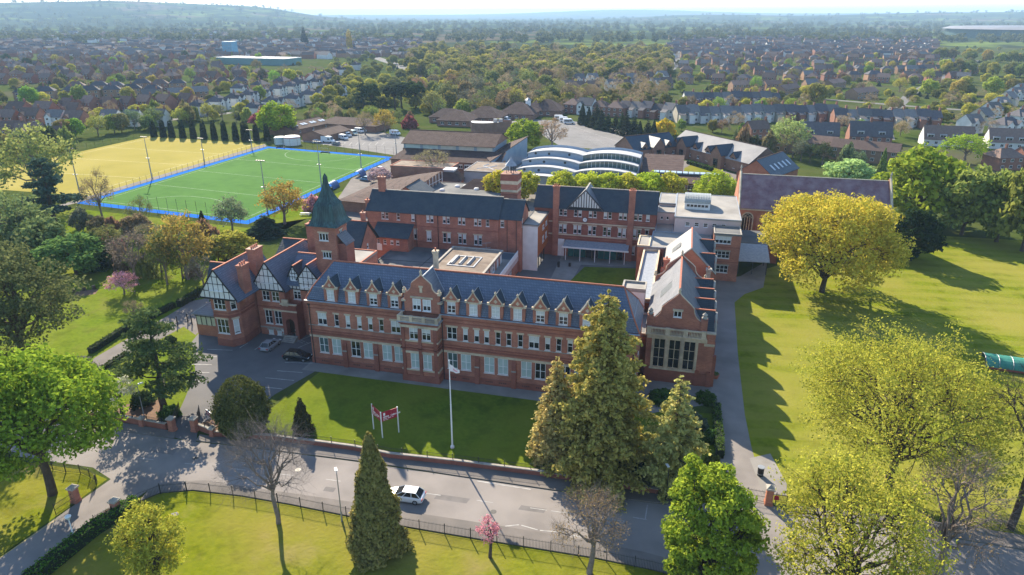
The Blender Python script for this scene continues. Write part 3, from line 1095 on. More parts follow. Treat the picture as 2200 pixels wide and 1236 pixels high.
def bay(p):
    b0, b1, y = 17.0, 22.9, -1.8
    m = MB()
    ws = [(19.05, 2.3, 1.45, 2.65), (21.1, 2.3, 1.45, 2.65), (19.05, 7.35, 1.45, 1.95), (21.1, 7.35, 1.45, 1.95)]
    hs = [(c - w / 2, c + w / 2, z, z + h) for c, z, w, h in ws]
    wall_face(m, 'f', y, b0, b1, 0, 10.3, hs)
    wall_face(m, 'l', b0, y, -.01, 0, 10.3)
    wall_face(m, 'r', b1, y, -.01, 0, 10.3)
    b = m.build("bay", BRICK, p)
    for (c, z, w, h), bl in zip(ws, (0, 0, .4, .4)):
        window(b, 'f', c, y, z, w, h, 2, 2 if z > 5 else 2, pane=BLINDG if z < 5 else GLASS, blind=bl, inpart=True, lint=False)
    t = MB()
    for z0, z1, d in ((4.98, 5.35, .12), (9.35, 9.75, .12), (7.0, 7.2, .14), (1.95, 2.2, .14)):
        t.box(b0 - d, b1 + d, y - d, y - .001, z0, z1)
        t.box(b0 - d, b0 - .001, y, -.2, z0, z1)
        t.box(b1 + .001, b1 + d, y, -.2, z0, z1)
    t.build("string_course", STONE, b)
    t = MB()
    t.box(b0 - .15, b1 + .15, y - .16, y - .002, 0, 1.15)
    t.box(b0 - .15, b0 - .002, y, -.2, 0, 1.15)
    t.box(b1 + .002, b1 + .15, y, -.2, 0, 1.15)
    for c in (b0 + .35, b1 - .35, 20.07):
        t.box(c - .25, c + .25, y - .2, y - .003, 1.15, 9.3)
    for z0, z1, d in ((5.7, 5.9, .2), (6.2, 6.4, .14), (10.0, 10.3, .25)):
        t.box(b0 - d, b1 + d, y - d, -.2, z0, z1)
    t.build("brick_course", BRICKD, b)
    # balcony with balustrade
    s = MB().box(b0 - .45, b1 + .45, y - .5, -.05, 10.3, 10.5).build("balcony", LEAD, p)
    k = MB().box(b0 - .35, b1 + .35, y - .42, y - .12, 11.25, 11.4)
    k.box(b0 - .35, b1 + .35, y - .38, y - .16, 10.5, 10.6)
    for c in (b0 - .1, 18.9, 20.95, b1 + .1):
        k.box(c - .25, c + .25, y - .45, y - .08, 10.5, 11.45)
    for i in range(30):
        x = b0 + .25 + i * .185
        k.lathe([(.05, 10.6), (.075, 10.85), (.04, 11.1), (.06, 11.25)], 5, x, y - .27)
    for x in (b0 - .2, b1 + .2):
        k.box(x - .12, x + .12, y - .1, -.1, 11.25, 11.4)
        for i in range(6):
            k.lathe([(.05, 10.5), (.075, 10.85), (.04, 11.1), (.06, 11.25)], 5, x, y + .1 + i * .26)
    k.build("balustrade", STONE, s)
    # gable wall
    g = dutch_gable(p, 20.1, -.45, 11.43, 2.85, 14.55, 15.95, 17.55, BRICK, .5)
    fr = MB()
    for c in (19.3, 20.95):
        window(g, 'f', c, -.62, 11.8, 1.3, 1.85, 2, 2, blind=.6, inpart=True, lint=False)
    t = MB().box(18.3, 21.95, -.56, -.452, 13.75, 14.05)
    t.box(19.75, 20.45, -.54, -.453, 15.6, 15.85)
    t.box(19.9, 20.3, -.56, -.453, 14.75, 15.6)
    for s in (-1, 1):
        t.box(20.1 + s * 2.95 - .35, 20.1 + s * 2.95 + .35, -.6, .1, 13.1, 13.4)
    t.build("stone_dressing", STONE, g)
    r = MB()
    for s in (-1, 1):
        r.slab([(20.1 + s * 2.75, -.0, 14.2), (20.1, -.0, 16.9), (20.1, 4.85, 16.9), (20.1 + s * 2.75, 3.1, 14.2)][::s], (0, 0, .1))
    r.build("gable_roof", SLATEH, p)
    f = MB()
    for s in (-1, 1):
        f.tube([(20.1, 4.85, 17.0), (20.1 + s * 2.8, 2.15, 14.35)], .1, 4)
    f.tube([(20.1, .1, 17.02), (20.1, 4.9, 17.02)], .12, 5)
    f.build("lead_flashing", LEAD, p)


main_block()

# ---------------------------------------------------------------- half-timbered house
def timber_gable(parent, x0, x1, y, ze, za, nv, win=None, zb=None):
    """white triangle with black timbers and bargeboards, facing the front"""
    c = (x0 + x1) / 2
    zb = ze if zb is None else zb
    pts = [(x0, y, zb), (x1, y, zb), (x1, y, ze), (c, y, za), (x0, y, ze)]
    o = MB().slab(pts, (0, .18, 0)).build("timbered_gable", RENDERW, parent)
    t = MB()
    sl = (za - ze) / (c - x0)

    def top(x):
        return ze + (x - x0 if x < c else x1 - x) * sl
    for z in np.arange(zb + .02, za - .5, (za - zb) / 3.9):
        a = 0 if z < ze else (z - ze) / sl
        t.box(x0 + a + .05, x1 - a - .05, y - .06, y - .001, z, z + .10)
    for k in range(nv + 1):
        x = x0 + .1 + (x1 - x0 - .2) * k / nv
        t.box(x - .045, x + .045, y - .05, y - .002, zb, max(zb + .1, top(x) - .1))
    for s in (-1, 1):
        xe = x0 if s < 0 else x1
        q0, q1 = (xe + s * .35, y - .14, ze - .35 * sl), (c, y - .14, za)
        t.slab([q0, q1, (q1[0], q1[1], q1[2] + .30), (q0[0], q0[1], q0[2] + .30)][::-s], (0, .14, 0))
    t.build("timber_frame", BLACKT, o)
    if win:
        for a, z, w, h in win:
            window(o, 'f', a, y - .14, z, w, h, 1, 2, blind=0, inpart=True, lint=False)
    return o


def house():
    p = thing("timbered_house", "half-timbered red brick house with two big gables beside the parking forecourt", "house", (0, 0, 0))
    # left wing with canted corner
    c0, c1, yf = -20.2, -14.6, 1.7
    m = MB()
    ws = [(-17.9, 2.4, 2.3, 2.7), (-17.9, 6.9, 2.3, 2.0)]
    hs = [(c - w / 2, c + w / 2, z, z + h) for c, z, w, h in ws]
    wall_face(m, 'f', yf, -19.4, -16.4, 0, 9.4, hs)
    for c, z, w, h in ws:
        window(p, 'f', c, yf, z, w, h, 3, 2, blind=0)
    # canted side with narrow lights
    can = [(-16.4, yf), (-15.2, yf + 1.6)]
    L = math.hypot(1.2, 1.6)
    m.poly([(*can[0], 0), (*can[1], 0), (*can[1], 9.4), (*can[0], 9.4)])
    m.poly([(-20.2, yf + 1.2, 0), (-19.4, yf, 0), (-19.4, yf, 9.4), (-20.2, yf + 1.2, 9.4)])
    wall_face(m, 'r', -15.2, yf + 1.6, 13.5, 0, 10.2)
    wall_face(m, 'l', -20.2, yf + 1.2, 13.5, 0, 10.2)
    wall_face(m, 'b', 13.5, -20.2, -15.2, 0, 10.2)
    m.poly([(-20.2, yf + 1.2, 9.4), (-19.4, yf, 9.4), (-16.4, yf, 9.4), (-15.2, yf + 1.6, 9.4)])
    m.build("wall", BRICK, p)
    ang = math.atan2(1.6, 1.2)
    for z, h, bl in ((2.4, 2.7, .9), (6.9, 2.0, .4)):
        me = win_meshes(.95, h, 1, 2, GLASS, bl, WHITE, STONE)
        n = (math.sin(ang), -math.cos(ang))
        o = place("window", me[0], p, ((can[0][0] + can[1][0]) / 2 + n[0] * .19, (can[0][1] + can[1][1]) / 2 + n[1] * .19, z), ang)
        place("pane", me[1], o)
        place("lintel", me[3], o)
        place("blind", me[2], o)
    ban = MB()
    for z0, z1, d in ((0, 1.3, .12), (5.6, 5.9, .12), (6.3, 6.45, .08)):
        ban.box(-19.4, -16.4, yf - d, yf - .001, z0, z1)
        a, b = can
        ban.slab([(a[0], a[1], z0), (b[0], b[1], z0), (b[0], b[1], z1), (a[0], a[1], z1)], (d * .8, -d * .6, 0))
        ban.box(-15.199, -15.2 + d, yf + 1.6, 7.4, z0, z1)
    ban.build("string_course", BRICKD, p)
    g = timber_gable(p, -20.9, -14.0, .95, 9.55, 14.35, 7, [(-18.35, 10.75, .75, 1.2), (-17.45, 10.75, .75, 1.2), (-16.55, 10.75, .75, 1.2)], 9.3)
    bx("jetty", BLACKT, p, -20.9, -14.2, .9, 1.68, 9.12, 9.29)
    gable_roof(p, -20.9, -14.0, 1.1, 13.5, 9.55, 14.35, 'y', SLATE, .45, .25, gable=None)
    gw = MB().poly([(-20.2, 13.5, 9.5), (-15.2, 13.5, 9.5), (-17.45, 13.5, 14.2)])
    # west cross gable
    gable_roof(p, -22.6, -18.0, 5.0, 9.4, 9.55, 13.2, 'x', SLATED, .35, .2, gable=RENDERW)
    bx("wall", BRICK, p, -22.4, -20.19, 5.1, 9.3, 0, 9.56)
    # second wing, gable over the entrance court
    W = [('f', -12.75, 2.25, 1.45, 2.65, dict(nx=2, ny=2, blind=0)), ('f', -10.85, 2.25, 1.45, 2.65, dict(nx=2, ny=2, blind=0)),
         ('f', -12.75, 6.75, 1.45, 1.85, dict(nx=2, ny=2, blind=0)), ('f', -10.85, 6.75, 1.45, 1.85, dict(nx=2, ny=2, blind=0)),
         ('f', -12.7, .15, 1.0, .85, dict(nx=1, ny=1, blind=.9, lint=STONEG)), ('f', -11.0, .15, 1.0, .85, dict(nx=1, ny=1, blind=.9, lint=STONEG))]
    body(p, -14.7, -9.0, 7.6, 20, 0, 9.3, BRICK, W)
    band(p, -14.7, -9.0, 7.6, 5.5, 5.75, .12, BRICKD)
    band(p, -14.7, -9.0, 7.6, 1.4, 1.65, .10, STONEG)
    timber_gable(p, -14.9, -8.8, 7.15, 9.4, 14.0, 7, [(-12.75, 10.4, .72, 1.25), (-11.85, 10.4, .72, 1.25), (-10.95, 10.4, .72, 1.25)], 9.05)
    bx("jetty", BLACKT, p, -14.9, -8.8, 7.1, 7.58, 8.9, 9.04)
    gable_roof(p, -14.9, -8.8, 7.3, 20.5, 9.4, 14.0, 'y', SLATE, .4, .25)
    # recessed range to the tower
    W = [('f', -7.5, 6.85, 1.45, 1.95, dict(nx=2, ny=2, blind=.3)), ('f', -5.0, 6.85, .8, 1.95, dict(nx=1, ny=2, blind=.3))]
    body(p, -9.0, -.2, 9.2, 18.5, 0, 9.9, BRICK, W)
    bx("timber_panel", RENDERW, p, -8.98, -.22, 9.02, 9.19, 8.95, 9.95)
    t = MB()
    for k in range(12):
        x = -8.9 + k * .75
        t.box(x, x + .12, 8.95, 9.018, 8.95, 9.95)
    t.box(-8.98, -.22, 8.93, 9.017, 8.85, 9.0)
    t.build("timber_frame", BLACKT, p)
    gable_roof(p, -9.2, -.2, 9.0, 18.6, 9.95, 13.9, 'x', SLATE, .4, .0)
    timber_gable(p, -6.4, -2.6, 8.4, 11.3, 13.7, 4, [(-5.35, 9.75, .7, 1.3), (-4.55, 9.75, .7, 1.3), (-3.75, 9.75, .7, 1.3)], 9.1)
    bx("jetty", BLACKT, p, -6.35, -2.65, 8.42, 9.0, 8.98, 9.09)
    gable_roof(p, -6.4, -2.6, 8.6, 13.5, 11.3, 13.7, 'y', SLATE, .4, .2)
    d = timber_gable(p, -8.75, -6.95, 9.35, 11.45, 12.95, 3, [(-7.85, 10.45, 1.0, .95)], 10.3)
    gable_roof(p, -8.75, -6.95, 9.5, 12.8, 11.45, 12.95, 'y', SLATED, .3, .15)
    # entrance porch with arched doorway
    x0, x1, y0, y1, zt = -9.6, -6.6, 6.9, 9.2, 6.6
    c = -8.1
    r_, sp = .85, 3.1
    m = MB()
    arc = [(c + r_ * math.cos(t), sp + r_ * math.sin(t)) for t in np.linspace(0, math.pi, 13)]
    inner = [(c + r_, .75)] + arc + [(c - r_, .75)]
    for a, b in zip(inner[:-1], inner[1:]):
        m.poly([(a[0], y0, a[1]), (b[0], y0, b[1]), (b[0], y0 + 1.2, b[1]), (a[0], y0 + 1.2, a[1])])
    m.poly([(x0, y0, 0), (c - r_, y0, 0), (c - r_, y0, sp), (x0, y0, sp)])
    m.poly([(c + r_, y0, 0), (x1, y0, 0), (x1, y0, sp), (c + r_, y0, sp)])
    m.poly([(c - r_, y0, 0), (c + r_, y0, 0), (c + r_, y0, .75), (c - r_, y0, .75)])
    for i in range(12):
        a, b = arc[i], arc[i + 1]
        m.poly([(a[0], y0, a[1]), (a[0] if i else x1, y0, 5.2 if i else a[1]), (b[0], y0, 5.2), (b[0], y0, b[1])] if i else [(a[0], y0, a[1]), (x1, y0, a[1]), (x1, y0, 5.2), (b[0], y0, 5.2), (b[0], y0, b[1])])
    m.poly([(x0, y0, sp), (arc[-1][0], y0, arc[-1][1]), (arc[-1][0], y0, 5.2), (x0, y0, 5.2)])
    m.poly([(x0, y0, 5.2), (x1, y0, 5.2), (x1, y0, zt), (x0, y0, zt)])
    wall_face(m, 'l', x0, y0, y1, 0, zt)
    wall_face(m, 'r', x1, y0, y1, 0, zt)
    m.poly([(x0, y0, 5.9), (x1, y0, 5.9), (x1, y1, 5.9), (x0, y1, 5.9)])
    po = m.build("porch", BRICKD, p)
    k = MB().box(x0 - .12, x1 + .12, y0 - .14, y0 - .002, 5.3, 5.55)
    k.box(x0 - .1, x1 + .1, y0 - .1, y0 + .3, zt + .003, zt + .2)
    k.box(x0 + .3, x0 + 1.5, y0 - .06, y0 + .3, zt - .2, zt + .95)
    k.build("coping", STONE, po)
    MB().poly([(c - r_, y0 + 1.15, .75), (c + r_, y0 + 1.15, .75), (c + r_, y0 + 1.15, 4), (c - r_, y0 + 1.15, 4)]).build("door", mat("dark_oak", (.05, .028, .018), (.035, .02, .014), 3, .5), po)
    st = MB()
    for k in range(4):
        st.box(c - 1.25, c + 1.25, y0 - 1.5 + .36 * k, y0 - .01, .19 * k + .001, .19 * (k + 1))
    st.build("entrance_step", STONEG, po)
    # chimneys
    chimney(p, -15.15, 9.6, 9, 15.9, 1.5, 2.4, BRICK, 4)
    chimney(p, -14.35, 4.6, 8, 14.6, 1.0, 2.0, BRICK, 3)
    chimney(p, -3.6, 15.3, 12, 15.4, .9, 2.4, BRICK, 2)
    chimney(p, -9.4, 20.5, 10, 17.6, 2.6, 1.5, BRICK, 3)
    # rear ranges and flat roof behind
    body(p, -19.5, -9.5, 20.6, 30.5, 0, 8.6, BRICK, [])
    gable_roof(p, -19.5, -9.5, 20.6, 30.5, 8.6, 12.2, 'x', SLATED, .3, .2, gable=BRICK)
    body(p, -8.7, -.3, 18.7, 27.5, 0, 10.2, BRICK, [])
    flat_roof(p, -8.75, -.25, 18.65, 27.6, 10.5, FELTP, kmat=TERRA)
    # conservatory with blind panels at the left
    cx0, cx1, cy0, cy1 = -25.6, -20.3, 4.4, 10.5
    bx("conservatory_wall", BRICKO, p, cx0, cx1, cy0, cy1, 0, 2.1)
    cs = MB()
    for k in range(6):
        x = cx0 + .05 + (cx1 - cx0 - .2) * k / 5
        cs.box(x, x + .1, cy0 - .02, cy0 + .1, 2.1, 4.3)
    for k in range(7):
        y = cy0 + .2 + (cy1 - cy0 - .3) * k / 6
        cs.box(cx0 - .02, cx0 + .1, y, y + .1, 2.1, 4.3)
    cs.box(cx0 - .03, cx1, cy0 - .03, cy0 + .1, 3.75, 3.85)
    co = cs.build("conservatory_frame", BLACKT, p)
    MB().box(cx0 + .03, cx1 - .03, cy0 + .05, cy1 - .05, 2.11, 4.25).build("pane", mat("cream_panel", (.50, .50, .36), (.42, .43, .3), 1, .4), co)
    hip_roof(p, cx0, cx1, cy0, cy1, 4.3, 6.2, SLATEP, .35, LEAD)


house()

# ---------------------------------------------------------------- copper spire tower
def tower():
    p = thing("clock_tower", "square red brick tower with a tall green copper spire", "tower", (0, 0, 0))
    x0, x1, y0, y1 = -3.55, .55, 10.4, 14.5
    W = [('f', -1.75, 17.9, 1.75, 1.3, dict(nx=3, ny=1, blind=0)), ('f', -1.45, 14.7, 1.6, 1.15, dict(nx=3, ny=1, blind=0)), ('r', 12.4, 18.0, 1.0, 1.5, dict(nx=2, ny=2, blind=0))]
    body(p, x0, x1, y0, y1, 0, 20.5, BRICK, W)
    t = MB()
    for z0, z1, d in ((19.7, 19.85, .08), (20.1, 20.3, .14), (20.3, 20.6, .22)):
        t.box(x0 - d, x1 + d, y0 - d, y1 + d, z0, z1)
    t.build("corbel_course", BRICK, p)
    bx("stair_turret", BRICKD, p, x1 - .02, x1 + 1.5, y0 + .6, y1 - .6, 0, 17.4)
    MB().slab([(x1 + 1.62, y0 + .45, 17.1), (x1 + 1.62, y1 - .45, 17.1), (x1 - .01, y1 - .45, 18.9), (x1 - .01, y0 + .45, 18.9)], (0, 0, .12)).build("turret_roof", SLATEH, p)
    cx, cyy = (x0 + x1) / 2, (y0 + y1) / 2
    prof = [(2.85, 20.6), (2.45, 20.95), (2.2, 21.4), (2.05, 22.0), (1.96, 22.7), (1.82, 23.4), (1.62, 23.92)]
    prof2 = [(1.80, 23.90), (1.30, 24.6), (.98, 25.3), (.70, 26.1), (.48, 26.8), (.33, 27.5), (.25, 28.2), (.28, 28.4), (.2, 28.65), (.02, 29.15)]
    for nm, pr in (("spire_skirt", prof), ("spire", prof2)):
        m = MB()
        k = 0
        for r, z in pr:
            m.v += [(cx - r, cyy - r, z), (cx + r, cyy - r, z), (cx + r, cyy + r, z), (cx - r, cyy + r, z)]
        for i in range(len(pr) - 1):
            for j in range(4):
                j2 = (j + 1) % 4
                m.f.append((4 * i + j, 4 * i + j2, 4 * i + 4 + j2, 4 * i + 4 + j))
                m.m.append(0)
        m.f.append((3, 2, 1, 0))
        m.m.append(0)
        o = m.build(nm, COPPER, p)
        s = MB()
        n = 7
        for j in range(4):
            for q in range(-n, n + 1):
                f = q / n
                path = []
                for r, z in pr:
                    w = f * pr[0][0]
                    if abs(w) > r and abs(q) < n:
                        break
                    w = w if abs(q) < n else f * r
                    a, b = [(w, -r), (r, w), (-w, r), (-r, -w)][j]
                    path.append((cx + a, cyy + b, z))
                if len(path) > 1:
                    s.tube(path, .055, 4, cap=False)
        s.build("copper_seam", COPPER, o)
    bx("eaves", COPPER, p, cx - 2.8, cx + 2.8, cyy - 2.8, cyy + 2.8, 20.52, 20.599)


tower()

# ---------------------------------------------------------------- ranges behind the main block
def rear_house():
    p = thing("gabled_annexe", "brick annexe with a dark slate gable directly behind the spire tower", "building", (0, 0, 0))
    body(p, -13, -6.3, 31.5, 40, 0, 9.2, BRICK, wins('r', (33.5, 35.5, 37.5), 4.6, .7, 1.7, nx=1, ny=2) + [('r', 35.7, 8.0, .8, 1.1, dict(nx=1, ny=2, lint=False))])
    gable_roof(p, -13, -6.3, 31.5, 40, 9.2, 13.7, 'x', SLATED, .35, .35, gable=BRICK, ridge=TERRA)
    t = MB()
    for s in (-1, 1):
        ye = 35.75 + s * 4.7
        t.slab([(-5.9, ye, 8.75), (-5.9, 35.75, 13.7), (-5.9, 35.75, 14.05), (-5.9, ye, 9.1)][::s], (.1, 0, 0))
    t.build("bargeboard", BLACKT, p)
    chimney(p, -7.2, 36.4, 12, 15.6, .8, .8, BRICK, 1)


rear_house()


def mid_range():
    p = thing("classroom_range", "two-storey brick classroom range with a long dark slate roof above the flat roofs", "building", (0, 0, 0))
    W = []
    for c in (2.4, 6.3, 9.95, 13.7, -8.6):
        W += wins('f', (c - .48, c + .48), 10.25, .72, 1.6, nx=1, ny=2)
    W += wins('f', (-5.3, -1.7, 16.0), 10.25, .78, 1.6, nx=1, ny=2)
    for c in (6.3, 10.0, 13.7):
        W += wins('f', (c - .52, c + .52), 5.75, .8, 2.25, nx=1, ny=2)
    W += [('f', 2.0, 5.75, 1.15, 2.35, dict(nx=2, ny=2)), ('f', -1.3, 6.0, .85, 2.3, dict(nx=1, ny=2))]
    body(p, -13, 18.5, 50, 58, 0, 12.35, BRICK, W)
    band(p, -13, 18.5, 50, 9.1, 9.25, .05, BRICKD)
    band(p, -13, 18.5, 50, 5.35, 5.5, .05, BRICKD)
    gable_roof(p, -13, 18.5, 50, 58, 12.35, 16.0, 'x', SLATED, .4, .2, gable=BRICK, ridge=STONEG)
    body(p, 18.52, 23.5, 50.3, 57.7, 0, 12.4, BRICK, [('f', 19.3, 10.2, .85, 1.7, dict(nx=1, ny=2)), ('r', 52, 10.2, .8, 1.6, dict(nx=1, ny=2))])
    gable_roof(p, 18.72, 23.5, 50.3, 57.7, 12.4, 15.6, 'x', SLATED, .4, .3, gable=BRICK, ridge=STONEG)
    chimney(p, -10.6, 54, 14, 19.2, 1.6, .9, BRICK, 2)
    chimney(p, -13.4, 51.5, 10, 14.2, .8, .8, BRICK, 1)
    for x in (-1.0, 4.3, 20.5, 22.6):
        MB().tube([(x, 49.9, 4.2), (x, 49.9, 12.1)], .07, 6).build("drainpipe", DARKM, p)
    # lean-to in front
    q = thing("lean_to_annexe", "low brick lean-to with a slate roof and a whitewashed end against the classroom range", "building", (0, 0, 0))
    W = wins('f', (-8.9, -7.3, -5.6, -4.2), 5.5, .75, 1.05, nx=1, ny=2, lint=False)
    body(q, -10.2, -1.7, 46.3, 49.95, 0, 7.3, BRICK, W, sides="flr")
    bx("whitewashed_wall", RENDERW, q, -10.25, -8.1, 46.24, 46.298, 3.9, 5.45)
    bx("whitewashed_wall", RENDERW, q, -10.25, -9.35, 46.24, 46.297, 5.45, 7.2)
    MB().slab([(-10.5, 45.9, 7.1), (-1.4, 45.9, 7.1), (-1.4, 49.94, 9.4), (-10.5, 49.94, 9.4)], (0, 0, .14)).build("roof", SLATED, q)
    m = MB()
    m.poly([(-10.2, 46.3, 7.3), (-10.2, 49.94, 7.3), (-10.2, 49.94, 9.3)])
    m.poly([(-1.7, 46.3, 7.3), (-1.7, 49.94, 9.3), (-1.7, 49.94, 7.3)])
    m.build("end_wall", BRICK, q)


mid_range()


def flat_blocks():
    p = thing("flat_roofed_block", "low block with a wide dark grey felt roof behind the long front range", "building", (0, 0, 0))
    body(p, -6.2, 14.4, 15.2, 49.9, 0, 3.7, BRICK, [], sides="flr")
    flat_roof(p, -6.2, 14.4, 15.2, 49.9, 4.0, FELT, .3, .12, FELT)
    k = MB()
    for y in (27, 33.5, 40.2):
        k.tube([(-6, y, 4.02), (10, y + .6, 4.02)], .06, 4)
    k.tube([(4, 16, 4.02), (4.6, 49, 4.02)], .06, 4)
    k.build("felt_seam", mat("bitumen", (.03, .03, .032), None, 1, .7), p)
    for x, y in ((1.5, 31), (7.5, 27.5), (-2.5, 28.5)):
        MB().lathe([(.7, 4.0), (.7, 4.2), (.55, 4.4), (.2, 4.52), (.02, 4.55)], 12, x, y).build("roof_dome", RENDERW, p)
    q = thing("roof_box_block", "raised block with a brown weathered flat roof and three ridge skylights", "building", (0, 0, 0))
    body(q, 10.2, 21.0, 28.5, 43.4, 4.001, 6.7, RENDERW, wins('r', (30.2, 32.2, 35.0, 37.0), 4.6, 1.5, 1.7, nx=2, ny=2, lint=False, blind=0), sides="flbr")
    for y in (33.6, 38.6, 41.2):
        bx("brick_pier", BRICK, q, 21.0, 21.06, y - .5, y + .5, 4.2, 6.6)
    flat_roof(q, 9.9, 21.3, 28.2, 43.7, 7.0, FELTB, .45, .25, STONEG)
    for k in range(3):
        x = 13.2 + k * 1.7
        m = MB().slab([(x - .35, 33, 7.02), (x + .35, 33, 7.02), (x + .12, 33, 7.45), (x - .12, 33, 7.45)][::1], (0, 4.8, 0))
        m.build("skylight", GREYM, q)
    b = MB()
    for a in ((12.4, 18.2, 32.3, 32.7), (12.4, 18.2, 38.1, 38.5), (12.4, 12.7, 32.7, 38.1), (17.9, 18.2, 32.7, 38.1)):
        b.box(*a, 7.01, 7.14)
    b.build("skylight_kerb", LEAD, q)
    r = thing("courtyard_wing", "flat-roofed wing with a white panelled fascia along the courtyard", "building", (0, 0, 0))
    body(r, 14.45, 22.9, 15.2, 49.9, 0, 4.2, BRICK, wins('r', [18 + 3.2 * k for k in range(9)], .9, 2.2, 1.9, nx=3, ny=2, lint=False, blind=0), sides="flr")
    flat_roof(r, 14.46, 23.0, 15.2, 49.92, 4.5, FELTP, .2, .12, LEAD)
    bx("roof_patch", mat("blue_felt", (.10, .13, .15), (.08, .10, .12), .5, .9), r, 15.5, 22.6, 45.5, 49.5, 4.504, 4.53)
    f = MB()
    for k in range(26):
        y = 15.3 + k * 1.32
        f.box(23.02, 23.12, y, y + 1.2, 4.05, 5.2)
    f.box(22.95, 23.015, 15.2, 49.9, 4.0, 5.25)
    f.build("fascia", WHITE, r)
    bx("pink_band", PINKR, r, 23.0, 23.08, 15.2, 49.9, 2.9, 3.98)
    a = thing("roof_aerial", "white television aerial mast standing on the courtyard wing roof", "aerial", (17.2, 44.5, 4.53))
    m = MB().tube([(0, 0, 0), (0, 0, 3.8)], .05, 5)
    for z in (2.6, 3.7):
        m.tube([(-.9, -.5, z), (.9, .5, z)], .04, 4)
        for k in range(5):
            x = -.8 + .4 * k
            m.tube([(x, x * .55 - .3, z), (x, x * .55 + .3, z)], .025, 4)
    m.build("mast", GREYM, a)
    w = thing("orange_block", "flat-roofed link block with white front and orange rendered side raised over the yard", "building", (0, 0, 0))
    ORG = mat("orange_render", (.42, .12, .035), (.36, .10, .032), .5, .9)
    W = wins('r', (58.2, 61.6), 8.1, 2.2, 1.1, nx=3, ny=1, lint=False, blind=.5) + wins('r', (58.2, 61.6), 5.0, 2.2, 1.6, nx=3, ny=1, lint=False, blind=.5)
    body(w, 23.55, 27.0, 52, 63.9, 3.2, 10.4, ORG, W, sides="br")
    m = MB()
    wall_face(m, 'f', 51.98, 23.55, 27.0, 0, 10.4)
    wall_face(m, 'l', 23.55, 52, 63.9, 3.2, 10.4)
    m.poly([(23.55, 52, 3.2), (23.55, 63.9, 3.2), (27, 63.9, 3.2), (27, 52, 3.2)])
    m.build("white_wall", RENDERW, w)
    flat_roof(w, 23.5, 27.15, 51.9, 63.95, 10.7, FELTP, .15, .1, DARKM)
    for y in (54.5, 57.5, 60.5):
        MB().tube([(26.7, y, 0), (26.7, y, 3.2)], .12, 8).build("column", DARKM, w)


flat_blocks()


def rear_range():
    p = thing("clock_range", "three-storey brick range with white clock, half-timbered centre gable and tall chimneys", "building", (0, 0, 0))
    W = []
    for z, h in ((9.95, 1.55), (5.75, 2.05)):
        for c in (30.5, 34.0, 37.5, 41.0, 44.5, 47.95):
            W += wins('f', (c - .52, c + .52), z, .8, h, nx=1, ny=2)
        W += wins('f', (50.2,), z, .8, h, nx=1, ny=2)
    W += wins('f', (47.3, 49.6), 1.6, .85, 2.0, nx=1, ny=2) + [('f', 30.3, 1.2, .8, 1.9, dict(nx=1, ny=2))]
    body(p, 23.6, 52, 64, 72.4, 0, 12.0, BRICKD, W)
    for z in (5.2, 8.25):
        band(p, 27.1, 52, 64, z, z + .32, .07, STONE)
    for z in (4.6, 8.9, 9.3):
        band(p, 27.1, 52, 64, z, z + .14, .08, BRICK)
    gable_roof(p, 23.6, 52, 64, 72.4, 12.0, 15.8, 'x', SLATED, .45, .2, gable=BRICKD, ridge=STONEG)
    c0, c1 = 31.8, 39.6
    cc = (c0 + c1) / 2
    g = MB().slab([(c0, 63.55, 12.0), (c1, 63.55, 12.0), (cc, 63.55, 16.2)], (0, .3, 0)).build("timbered_gable", RENDERW, p)
    t = MB()
    for k in range(1, 13):
        x = c0 + (c1 - c0) * k / 13
        zt = 12 + (min(x - c0, c1 - x)) * 4.2 / 3.9
        t.box(x - .09, x + .09, 63.49, 63.548, 12.3, zt - .05)
    t.box(c0, c1, 63.45, 63.547, 11.95, 12.35)
    for s, xe in ((-1, c0), (1, c1)):
        q0, q1 = (xe + s * .5, 63.42, 11.5), (cc, 63.42, 16.25)
        t.slab([q0, q1, (q1[0], q1[1], q1[2] + .4), (q0[0], q0[1], q0[2] + .4)][::-s], (0, .12, 0))
    t.build("timber_frame", BLACKT, g)
    gable_roof(p, c0, c1, 63.7, 70.5, 12.05, 16.4, 'y', SLATEH, .5, .3, ridge=STONEG)
    for x in (28.8, 46.4):
        o = chimney(p, x, 63.95, 0, 17.0, 1.4, .9, BRICK, 3)
    ck = MB().lathe([(.62, 0), (.62, .1), (.5, .12)], 20).build("clock", BLACKT, p, loc=(35.75, 63.98, 9.3))
    ck.rotation_euler = (math.pi / 2, 0, 0)
    f = MB().lathe([(.5, .121), (.5, .14)], 20)
    f.build("clock_face", WHITE, ck)
    h = MB().box(-.03, .03, 0, .32, .145, .15)
    h.box(0, .24, -.03, .03, .151, .155)
    h.build("clock_hand", BLACKT, ck)
    MB().box(29.4, 31.0, 63.7, 63.98, 0, 4.2).build("white_panel", WHITE, p)
    q = thing("glazed_canopy", "white-posted entrance canopy over a teal glazed front facing the courtyard lawn", "canopy", (0, 0, 0))
    m = MB().slab([(31.2, 60.6, 3.25), (46.4, 60.6, 3.25), (46.4, 63.9, 4.0), (31.2, 63.9, 4.0)], (0, 0, .12))
    ro = m.build("canopy_roof", LEAD, q)
    bx("fascia", WHITE, q, 31.0, 46.6, 60.45, 60.6, 3.15, 3.5)
    for x in (31.9, 35.3, 38.8, 42.3, 45.7):
        MB().tube([(x, 60.9, 0), (x, 60.9, 3.3)], .09, 8).build("post", WHITE, q)
    for k in range(9):
        x = 32.0 + k * 1.45
        bx("glass_panel", TEAL if k not in (3, 4, 8) else GLASS, q, x, x + 1.36, 63.6, 63.68, .1, 3.4)
    t = MB()
    for k in range(10):
        x = 31.93 + k * 1.45
        t.box(x, x + .06, 63.55, 63.7, 0, 3.5)
    t.build("mullion", GREYM, q)


rear_range()


